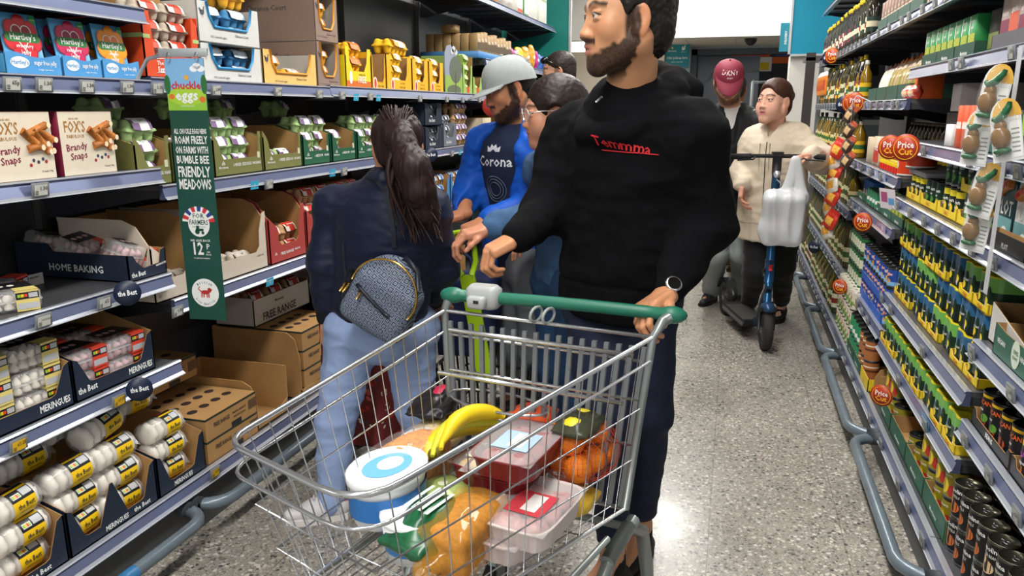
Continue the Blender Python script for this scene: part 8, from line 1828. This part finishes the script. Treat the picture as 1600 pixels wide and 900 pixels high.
# ---- second bay, y 3.68 .. 5.0
zT, zB, zC, zE, zG = 1.81 + .046, 1.491, 1.156, .931, .466
br = [carton(.08, .06, .16, '#8a6a5a', (.1, .5, '#d8c8b4'), 'choc', '#efe0d0'), carton(.08, .06, .17, '#d9d4cc', (.3, .6, '#7a3a2a'), None), carton(.08, .06, .2, '#e0cf3a', (.2, .8, '#ece8e0'), 'flour', '#555')]
gt3 = low_tray(.27, .2, .07, '#2b5648', None)
for k in range(4): Rput(gt3, 4.05 - .28 * k + .7, zT, 'dark green tray on the top right shelf, %s from the bottles' % ORD[k], 'dark green trays, top right shelf')
for k in range(22): Rput(br[0 if k < 13 else 1 if k < 16 else 2 if k == 16 else 1], 4.86 - .09 * k, zT + .006, 'baking packet on the top right shelf, %s from the bottles' % (ORD[k] if k < 20 else ('twenty first', 'twenty second')[k - 20]), 'baking packets on the top right shelf', X=.75)
pch = pouch(.12, .22, '#c2a27c', '#e07a28', '#8f8a2e'); pch2 = pouch(.11, .2, '#d8c7b4', '#8c4a3a', '#e9e0d4')
for k in range(13): Rput((pch, pch2)[k < 3], 4.86 - .085 * k, zB + .02, '%s pouch leaning in the green tray, %s from the far end' % (('orange topped', 'cream')[k < 3], ORD[k]), 'grain pouches', X=.79, rz=R.uniform(-.15, .15), rot=(-.25, R.uniform(-.35, -.1), RR + R.uniform(-.2, .2)))
for k in range(4): Rput(gt3, 4.85 - .29 * k, zB, 'dark green tray under the grain pouches, %s from the far end' % ORD[k], 'dark green trays under the pouches')
rd = pouch(.16, .06, '#d8402a', '#e05a30', '#e9c8a0'); 
for k in range(2): Rput(rd, 3.87 - .13 * k, zB + .07 * 0 + .001, 'red packet lying in front of the pouches, %s one' % ('far', 'near')[k], X=.74)
oc2 = carton(.06, .1, .13, '#e0621e', (.1, .25, '#f0e0d0'), None); Rput(oc2, 3.70, zB, 'orange carton end at the bay edge below the pea trays', X=.73)
# C: cream carton, potato carton
Rput(carton(.2, .2, .14, '#d3c2a4', None, None), 4.72, zC, 'cream carton beside the red crisp strip'); Rput(carton(.16, .2, .15, '#d8c9ae', (.1, .6, '#c43a2a'), 'potato', '#fff'), 4.52, zC, 'red and cream potato carton'); Rput(carton(.16, .2, .13, '#c4803a', (.2, .7, '#d9b23a'), None), 4.33, zC, 'amber potato picture carton beside the red one')
ylid = can(.03, .05, '#c8261c', ((.7, 1, '#e3c21a'),), lid=M('#e6c81c', .4))
for k in range(7): Rput(ylid, 4.2 - .065 * k, zC, 'small red jar with yellow lid, %s from the potato cartons' % ORD[k], 'small red jars')
# E: green tray with sachets
gt4 = low_tray(.26, .2, .045, '#1f5a44', 'Morrisons')
for k in range(5): Rput(gt4, 4.84 - .265 * k + .02, zE, 'green tray of bean sachets, %s from the far end' % ORD[k], 'green sachet trays')
bs = pouch(.09, .13, '#5a7a2c', '#3f6a2a', '#a8b83a', .02); bs2 = carton(.06, .08, .11, '#2c68b8', (.1, .5, '#d8dfe6'), None); bs3 = can(.033, .09, '#2f7a54', ((.3, .5, '#dfe6df'),), lid=M('#1f5a3c', .4))
for k in range(15): Rput((bs2, bs3, bs)[0 if k < 4 else 1 if k < 8 else 2], 4.93 - .083 * k, zE + .006, '%s on the shelf over the blue tins, %s from the far end' % (('blue and white carton', 'green lidded jar', 'olive sachet')[0 if k < 4 else 1 if k < 8 else 2], ORD[k]), 'goods in the green sachet trays', X=.76)
# G: blue tins stacked four high in blue trays
bc = can(.036, .088, '#23499c', ((.1, .3, '#7fb4e0'),), 'Wiggles', '#f0e9e0', .7, .013, LIDK, art=((.0, .03, .022, .012, '#e9b23a'), (.012, .06, .012, .009, '#c8342c'))); bt2 = low_tray(.3, .3, .04, '#2a5ab4', None, inner=M('#2a5ab4', .5))
for r in range(3):
    for k in range(10):
        for q in range(2 if r == 2 else 1): Rput(bc, 4.42 - .074 * k, zG + .006 + .092 * r, 'blue tin with orange picture, tier %s, %s from the far end, %s row' % (ORD[r], ORD[k], ('front', 'back')[q]), 'blue tins stacked in threes', X=.75 + .075 * q, rz=R.uniform(-.4, .4))
    for k in range(2 if r < 2 else 0): Rput(bt2, 4.27 - .32 * k, zG + .092 * r, 'blue card tray, tier %s, %s' % (ORD[r], ('far', 'near')[k]), 'blue card trays', X=.712)
gc = can(.036, .095, '#2a6a3c', ((.2, .7, '#cfd2b8'),), None, lid=LIDK, art=((-.01, .05, .014, .014, '#5a2f24'),)); 
for r in range(3):
    for k in range(6): Rput(gc, 4.93 - .076 * k, zG + .097 * r, 'green and cream tin, tier %s, %s from the far end' % (ORD[r], ORD[k]), 'green and cream tins', X=.75)
# bottom: herb cartons, green tins, brown tins
hc = can(.036, .1, '#d3cbb4', ((.3, .5, '#7fa04a'),), None, lid=M('#d8d2c0', .5), art=((0, .07, .014, .01, '#a8502c'), (.012, .03, .01, .012, '#5a8a3a'))); gr = can(.037, .105, '#2b8a5c', ((.2, .4, '#e3e6df'),), None, lid=LIDK); bw = can(.037, .105, '#a8683a', ((.5, .6, '#5a2f1c'), (.7, .76, '#e9dcc4')), None, lid=LIDK)
for k in range(14):
    p_ = (hc, gr, bw)[0 if k < 7 else 1 if k < 11 else 2]
    for r in range(3 if k < 7 else 2): Rput(p_, 4.9 - .082 * k, zB0 + .001 + .104 * r, '%s tin on the bottom shelf, %s from the far end, tier %s' % (('herb patterned', 'bright green', 'brown banded')[0 if k < 7 else 1 if k < 11 else 2], ORD[k], ORD[r]), 'tins on the far bottom shelf', X=.705)
gy = [low_tray(.22, .3, .06, '#2a5a48', 'Morrisons'), low_tray(.22, .3, .06, '#dcc01e', 'Price', '#c4342c')]
for k in range(3): Rput(gy[k == 2], 4.25 - .235 * k, zB0, '%s tray at the foot of the %s tins' % (('green', 'green', 'yellow')[k], ('far green', 'near green', 'brown banded')[k]), 'trays at the foot of the green tins', X=.668)
# ---- far bays: bottles, y 5.0 .. 7.6
bts = [bottle(.036, .29, '#222', '#2a2418', '#e0c21e', '#20382c', '#d8cfae'), bottle(.034, .3, '#222', '#1c1a20', '#e0c21e', '#7a2a44', '#e6dcc8'), bottle(.036, .31, '#333', '#3f3a16', '#24261c', '#c8c49a', '#3a5a2c'), bottle(.038, .27, '#333', '#6a5714', '#1f5a34', '#d8cf9c', '#4a6a2c'),
       bottle(.033, .3, '#333', '#2a3512', '#1c1c1c', '#cfd0b4', '#7a2a1c'), bottle(.036, .26, '#444', '#8a6a14', '#e9e4d8', '#e0b61c', '#2c6a3c')]
hp = pouch(.07, .2, '#d9822c', '#e9e2da', '#b8401c', .014); names = ['dark bottle with yellow cap', 'black bottle with plum label', 'olive oil bottle', 'golden green-capped oil bottle', 'slim dark green oil bottle', 'amber bottle with white cap']
rows = [(zT, 'top', (0, 1, 0, 1, 4, 0), .075), (1.491, 'head high', (2, 1, 4, 5, 2), .085), (1.156, 'chest high', (3, 2, 5, 3), .085), (.846, 'waist high', (4, 2, 3, 2), .085), (.466, 'knee high', (2, 4, 2, 3), .085), (zB0, 'bottom', (4, 3, 4, 2), .085)]
for z, nm, seq, st in rows:
    n = int(2.5 / st); y = 7.52 if nm != 'top' else 7.52
    for k in range(n):
        y = 7.54 - st * k
        if y < 5.06: break
        i = seq[(k * 7 // 4 + k // 3) % len(seq)]
        lab = '%s, %s shelf, %s block by the woman in cream, %s' % (names[i], nm, ORD[k // 5], ('far', 'second', 'middle', 'fourth', 'near')[k % 5])
        Rput(bts[i], y, z, lab, '%s shelf bottles' % nm, X=.742 if z > .2 else .70, scale=(.93, .93, .93 if nm not in ('waist high', 'chest high') else .85))
for k in range(16): Rput(hp, 7.5 - .07 * k, 1.491 + .07, 'orange and white hanging packet, %s from the dark post' % ORD[k], 'hanging packets by the dark post', X=.70, rot=(0, 0, RR + .3)) if k < 8 else None
# dark oil tins along the chest-high back
od = bottle(.038, .22, '#222', '#2c2a12', '#6a6a5c', '#c8b02a', '#2a2a1c', .2, nr=.6)
for k in range(14): Rput(od, 4.95 - .085 * k, zC, 'dark squat oil bottle behind the potato cartons, %s from the far end' % ORD[k], 'dark squat oil bottles', X=1.0)
# ---- hanging strips
def clip_strip(y, z1, z0, X, lab):
    e = thing('clip_strip', lab, 'display strip', (X, y, 0)); m = MB(); m.box(-.0006, -.016, z0, .0006, .016, z1, M('#c9ccd0', .25, alpha=.75)); m.build('strip', e); h = MB(); h.tube([(0, 0, z1 - .01), (.02, 0, z1 + .02), (.085, 0, z1 - .01)], .003, M('#c9ccd0', .3), 6); h.build('hook', e); return e
clip_strip(2.2, 1.60, .98, .655, 'clear plastic strip holding the green peeler packs at the right edge')
def peeler():
    """white card with tan oval body and green stalk handle under a clear blister"""
    e = thing('peeler_pack', None, 'utensil pack'); m = MB(); w, h = .075, .155; out = [(-w / 2, 0), (w / 2, 0), (w / 2, h * .7)] + [(w / 2 * math.cos(a), h * .7 + h * .3 * math.sin(a)) for a in np.linspace(0, PI, 10)[1:-1]] + [(-w / 2, h * .7)]
    m.prism(out, .0015, M('#dcdeda', .5), 'xz', 0); m.flat([(x * .96 + .004, z) for x, z in out[2:]], M('#d9a94a', .5), -.0006); m.rect(.008, .008, w / 2 - .002, h * .62, M('#eceeea', .5), -.0009)
    for i in range(6): m.rect(.012, .02 + i * .011, w / 2 - .006, .024 + i * .011, M('#9a9c9a', .5), -.0012)
    m.text('joie', .02, h * .68, .013, M('#f4f4f0', .5), y=-.0016); m.text('peel', -.026, .03, .012, M('#2f6a3c', .5), y=-.0016, rot=PI / 2); m.build('card', e)
    b = MB(); b.ell((-.006, -.014, .06), (.023, .018, .028), M('#7a5620', .25, bump=.2)); b.ell((-.006, -.012, .088), (.015, .012, .016), M('#7a5620', .25)); b.build('body', e)
    g = MB(); g.tube([(-.022, -.012, .108), (-.01, -.018, .102), (.006, -.018, .112), (.02, -.016, .132), (.022, -.014, .142)], [.006, .009, .010, .008, .005], M('#24603a', .25), 8); g.ell((-.006, -.012, .026), (.022, .014, .009), M('#24603a', .25)); g.build('stalk', e)
    c = MB(); c.ell((-.004, -.002, .075), (.034, .034, .075), M('#ffffff', .04, alpha=.07, spec=1)); c.build('blister', e); return e
pk = peeler()
for k, (px_, py_, rot) in enumerate(((1545, 170, .12), (1522, 235, .05), (1580, 225, -.22), (1528, 315, .18), (1520, 370, .1))):
    p = atX(px_, py_ , .60 + .012 * k); put(pk, (.60 + .012 * k, p.y, p.z - .04), None, 'green and tan peeler pack on the clear strip, %s' % ('topmost', 'second down, left', 'second down, tilted right', 'fourth down', 'lowest, half hidden')[k], 'peeler packs', rot=(0, rot, RR + .75), scale=(.95, .95, .95))
clip_strip(4.95, 1.30, .72, .60, 'plastic strip of red crisp packets hung at the right shelf edge')
rp = pouch(.11, .13, '#c83424', '#b82a20', '#e9b04a', .024); rq = pouch(.11, .13, '#d8cfc0', '#c83424', '#d89a3a', .024)
for k in range(8): put((rp, rq)[k % 2], (.575 + .01 * (k % 2), 4.92 + .02 * (k % 3), 1.17 - .07 * k), None, '%s crisp packet on the hanging strip, %s from the top' % (('red', 'cream and red')[k % 2], ORD[k]), 'crisp packets on the strip', rot=(-.15, .35 * (-1) ** k, RR + .6), scale=(.85, .85, .9))
sn = pouch(.1, .13, '#3a2c24', '#a84a2c', '#c8a87a', .02)
clip_strip(4.57, 1.50, 1.08, .60, 'plastic strip of dark snack packets under the red twin signs')
for k in range(4): put(sn, (.58, 4.6 - .02 * k, 1.38 - .08 * k), None, 'dark snack packet hanging under the overlapping signs, %s from the top' % ORD[k], 'dark hanging snack packets', rot=(-.2, .5, RR + .5), scale=(.7, .8, .75))
# ---- tags and roundels on the right run
def rtag(y, zs, X, lab, txt='1.50', col='#a9aba6', sc=1.25):
    if (txt, col) not in TG: TG[(txt, col)] = esl(txt, col)
    put(TG[(txt, col)], (X - .012, y, zs + .004), None, lab, 'price tags on the right run', rot=(.14, 0, RR), scale=(1, 1, 1.05))
for zs, X, ys, nm in ((1.57, XR, (2.95, 2.83, 2.35), 'pea carton shelf'), (1.275, XR, (3.2, 2.3, 2.18, 2.6), 'orange packet shelf'), (1.03, XR, (3.55, 3.3, 3.06, 2.86, 2.66, 2.46, 2.26), 'taco box shelf'), (.60, XR, (3.65, 3.44, 2.85), 'knee high multipack shelf'), (.76, XR, (2.33, 2.0), 'VEGAN tray shelf'), (.385, XR, (3.15, 2.7), 'lower multipack shelf'), (.515, XR, (2.28, 2.06, 1.85), 'bean tin shelf'),
                      (.12, .66, (4.4, 4.2, 3.95, 3.7, 3.4, 3.13, 2.78, 2.62, 2.4, 2.12), 'bottom shelf'), (.42, XR, (4.85, 4.65, 4.45, 4.28, 4.1, 3.93), 'blue tin shelf'), (1.445, XR, (4.85, 4.7, 4.5, 4.3, 4.1, 3.9, 3.78), 'pouch shelf'), (1.11, XR, (4.85, 4.6, 4.3, 4.0), 'potato carton shelf'), (.885, XR, (4.9, 4.75, 4.5), 'sachet shelf'),
                      (1.81, XR, (4.8, 4.5, 4.2, 3.9, 3.75, 3.5, 3.3, 3.15, 2.9), 'top shelf')):
    for k, y in enumerate(ys): rtag(y, zs, X, 'grey price tag on the right %s edge, %s from its far end' % (nm, ORD[k]), col='#d9a02a' if (nm == 'blue tin shelf' and k < 4) else '#a9aba6')
for z, nm in ((1.81, 'top'), (1.445, 'head high'), (1.11, 'chest high'), (.80, 'waist high'), (.42, 'knee high'), (.12, 'bottom')):
    for k in range(14): rtag(7.45 - .18 * k, z, XR if z > .2 else .66, 'grey price tag below the far bottles, %s edge, %s from the dark post' % (nm, ORD[k]))
for i, (y, z, t) in enumerate(((4.65, 1.45, '#7a8fc0'), (4.75, 1.115, '#8f86b8'), (4.4, 1.115, '#6fa0cc'), (4.15, 1.115, '#9ab0cc'), (3.95, 1.115, '#8c9cc8'), (3.38, 1.28, '#b8a4c4'), (3.82, .89, '#b89ac0'), (2.72, .39, '#3a9ac0'))):
    m = MB(); m.box(-.05, -.001, 0, .05, 0, .036, M(t, .35)); m.rect(-.04, .01, .01, .028, M('#d8cfe0', .4), -.0016); o = tag(m.build('shelf_edge_card'), 'long coloured shelf edge card on the right, %s listed from the far top' % ORD[i], 'shelf card', 'long shelf edge cards'); o.location = (XR - .011, y, z + .004); o.rotation_euler = (.14, 0, RR)
lf = thing('leaflet', 'printed leaflet sticking out from the right shelf edge', 'leaflet'); m = MB(); m.box(-.05, 0, 0, .05, .001, .09, M('#d9cfd6', .5)); m.rect(-.04, .03, .0, .075, M('#a8527a', .5), -.0006); m.rect(.005, .02, .042, .05, M('#5f9ac8', .5), -.0006); m.build('sheet', lf); put(lf, (.672, 3.68, 1.02), None, rot=(.2, 0, RR + .5))
PC = [('Price', .2, .46, '#f4efe6'), ('Cut', -.3, .46, '#f0b02c')]
for k, (x, y, X, r, rr) in enumerate(((1300, 87, .66, .062, .9), (1329, 161, .655, .060, .9), (1336, 160, .64, .060, .9), (1300, 237, .64, .055, .9), (1391, 230, .645, .056, 1.0), (1415, 231, .625, .056, 1.0), (1348, 347, .645, .052, 1.0), (1312, 448, .64, .048, 1.0), (1377, 618, .62, .046, 1.0))):
    roundel(x, y, X, r * .93, PC, ['#b5381f'], 'red Price Cut roundel %s' % ('highest up, over the far bottles', 'behind its twin below the pouches', 'in front of its twin below the pouches', 'beside the hand of the woman in cream', 'left of the overlapping pair at the potato cartons', 'right of the overlapping pair, over the orange drums', 'below the sachet trays', 'low down by the herb tins', 'lowest and nearest, by the sweetcorn tins')[k], RR + rr, ring=True, group='Price Cut roundels')
for k, (x, y, X, r) in enumerate(((1294, 90, .675, .055), (1318, 163, .665, .055), (1272, 386, .64, .05))): roundel(x, y, X, r, NB, ['#1c2740'], 'navy roundel on the right run, %s' % ('half behind the highest red one', 'behind the red twins', 'low beside the knee of the woman in cream')[k], RR + .9, group='navy roundels on the right run')
# ================================================================== BEYOND THE AISLE
e = thing('wall_sign', 'teal rider pick-up here sign on the cream wall', 'sign', (-.83, 11.17, 2.18)); m = MB(); m.box(-.16, -.004, -.17, .16, 0, .17, M('#177f8c', .5)); m.build('board', e)
p = MB(); p.text('Morrisons', -.07, .045, .022, TXW, y=-.006, fit=.11); p.text('rider pick-up here', 0, -.045, .034, TXW, y=-.006, fit=.28); p.text('Wait for your order', 0, -.1, .016, TXW, y=-.006, fit=.16); p.disc(-.07, .085, .016, .016, M('#e0c23a', .5), -.006, 5); p.flat([(.06, .05), (.1, .06), (.11, .12), (.095, .12), (.085, .08), (.07, .11), (.06, .1)], TXW, -.006); p.text('deliveroo', .08, .03, .012, TXW, y=-.006); p.build('lettering', e)
e = thing('door_banner', 'narrow teal upright sign beside the right column', 'sign', (.425, 8.9, 2.16)); m = MB(); m.box(-.03, -.003, -.12, .1, 0, .17, M('#14798f', .5)); m.build('board', e); p = MB(); p.text('DELIVERY', .03, .02, .022, TXW, y=-.005, rot=PI / 2, fit=.24); p.build('lettering', e)
e = thing('security_camera', 'black half dome camera under the bulkhead soffit', 'camera', (.12, 10.45, 2.305)); m = MB(); m.lathe([(0, 0), (.075, 0), (.075, -.02), (.066, -.035), (.05, -.06), (.025, -.077), (0, -.082)], M('#18181a', .15), 20); m.build('dome', e)
e = thing('pallet_racking', 'orange beam racking with crates in the dark loading doorway', 'racking', (.6, 13.4, 0)); OR = M('#d9661c', .5)
m = MB(); m.box(-.75, 0, 2.16, 1.9, .08, 2.26, OR); m.build('beam', e); m = MB(); m.box(-.75, 0, 1.2, 1.9, .08, 1.28, M('#8d8f90', .5)); m.box(-.75, .02, .9, 1.9, .9, 1.2, M('#5f6163', .6)); m.build('shelf_front', e)
for x in (-.8, 1.8): m = MB(); m.box(x, 0, 0, x + .08, .1, 2.9, M('#3a3c40', .5)); m.build('upright', e)
m = MB(); m.box(-.35, -.01, 2.04, -.1, 0, 2.26, M('#dfe0dc', .5)); m.box(-.31, -.014, 2.06, -.14, -.01, 2.18, M('#e3c01e', .5)); m.build('yellow_notice', e)
for k, (x, c) in enumerate(((.16, '#d8481c'), (.85, '#3a5a9a'))):
    e = thing('plastic_crate', ('orange', 'blue') [k] + ' plastic crate on the orange racking beam', 'crate', (x, 13.42, 2.265)); m = MB(); m.box(-.3, 0, 0, .3, .4, .03, M(c, .5)); m.box(-.3, 0, .14, .3, .4, .17, M(c, .5))
    for q in (-.3, -.04, .26): m.box(q, 0, .03, q + .05, .4, .14, M(c, .5))
    m.build('crate_body', e)
e = thing('roll_cage', 'grey wire roll cage standing by the loading doorway', 'cage', (.36, 9.6, 0)); m = MB(); CG = M('#6f7275', .4, .5)
for x in (-.2, .0): m.box(x, 0, .1, x + .02, .02, 1.78, CG)
for y_ in (.02, .6): m.tube([(-.2, y_, .15), (-.2, y_, 1.76), (.2, y_, 1.76), (.2, y_, .15)], .014, CG, 6, closed=True)
for i in range(9): m.tube([(-.2, .02 + .07 * i, .15), (-.2, .02 + .07 * i, 1.76)], .004, CG, 4)
m.build('cage_frame', e); m = MB(); m.box(-.2, 0, .1, .2, .62, .14, CG); m.build('base', e)
for x in (-.17, .17): m = MB(); m.lathe([(0, -.02), (.05, -.02), (.05, .02), (0, .02)], M('#222', .5), 12, center=(x, .1, .05), axis='x'); m.build('wheel', e)
e = thing('door_post_rack', 'dark perforated upright and shelves at the far end of the right run', 'rack', (.62, 7.75, 0)); m = MB(); m.box(-.03, 0, 0, .05, .05, 1.95, M('#3c3936', .5)); m.box(.09, 0, 0, .13, .04, 1.9, M('#8a8e92', .35, .6)); m.build('upright', e); m = MB(); m.box(-.03, 0, 1.88, .5, .4, 1.91, M('#5a5856', .5)); m.build('top_shelf', e)
# ceiling lamps as fittings
for i, (x, y) in enumerate(LAMPS):
    e = thing('ceiling_batten', 'white ceiling strip lamp over the %s, %s from the near end' % (('aisle', 'left neighbouring aisle', 'right neighbouring aisle')[0 if abs(x) < 1 else 1 if x < 0 else 2], ORD[i if i < 5 else (i - 5) % 3]), 'lamp', (x, y, CEIL), 0, 'ceiling strip lamps'); m = MB(); m.box(-.2, -1.2, -.05, .2, 1.2, 0, M('#dfe0e0', .5)); m.build('housing', e)
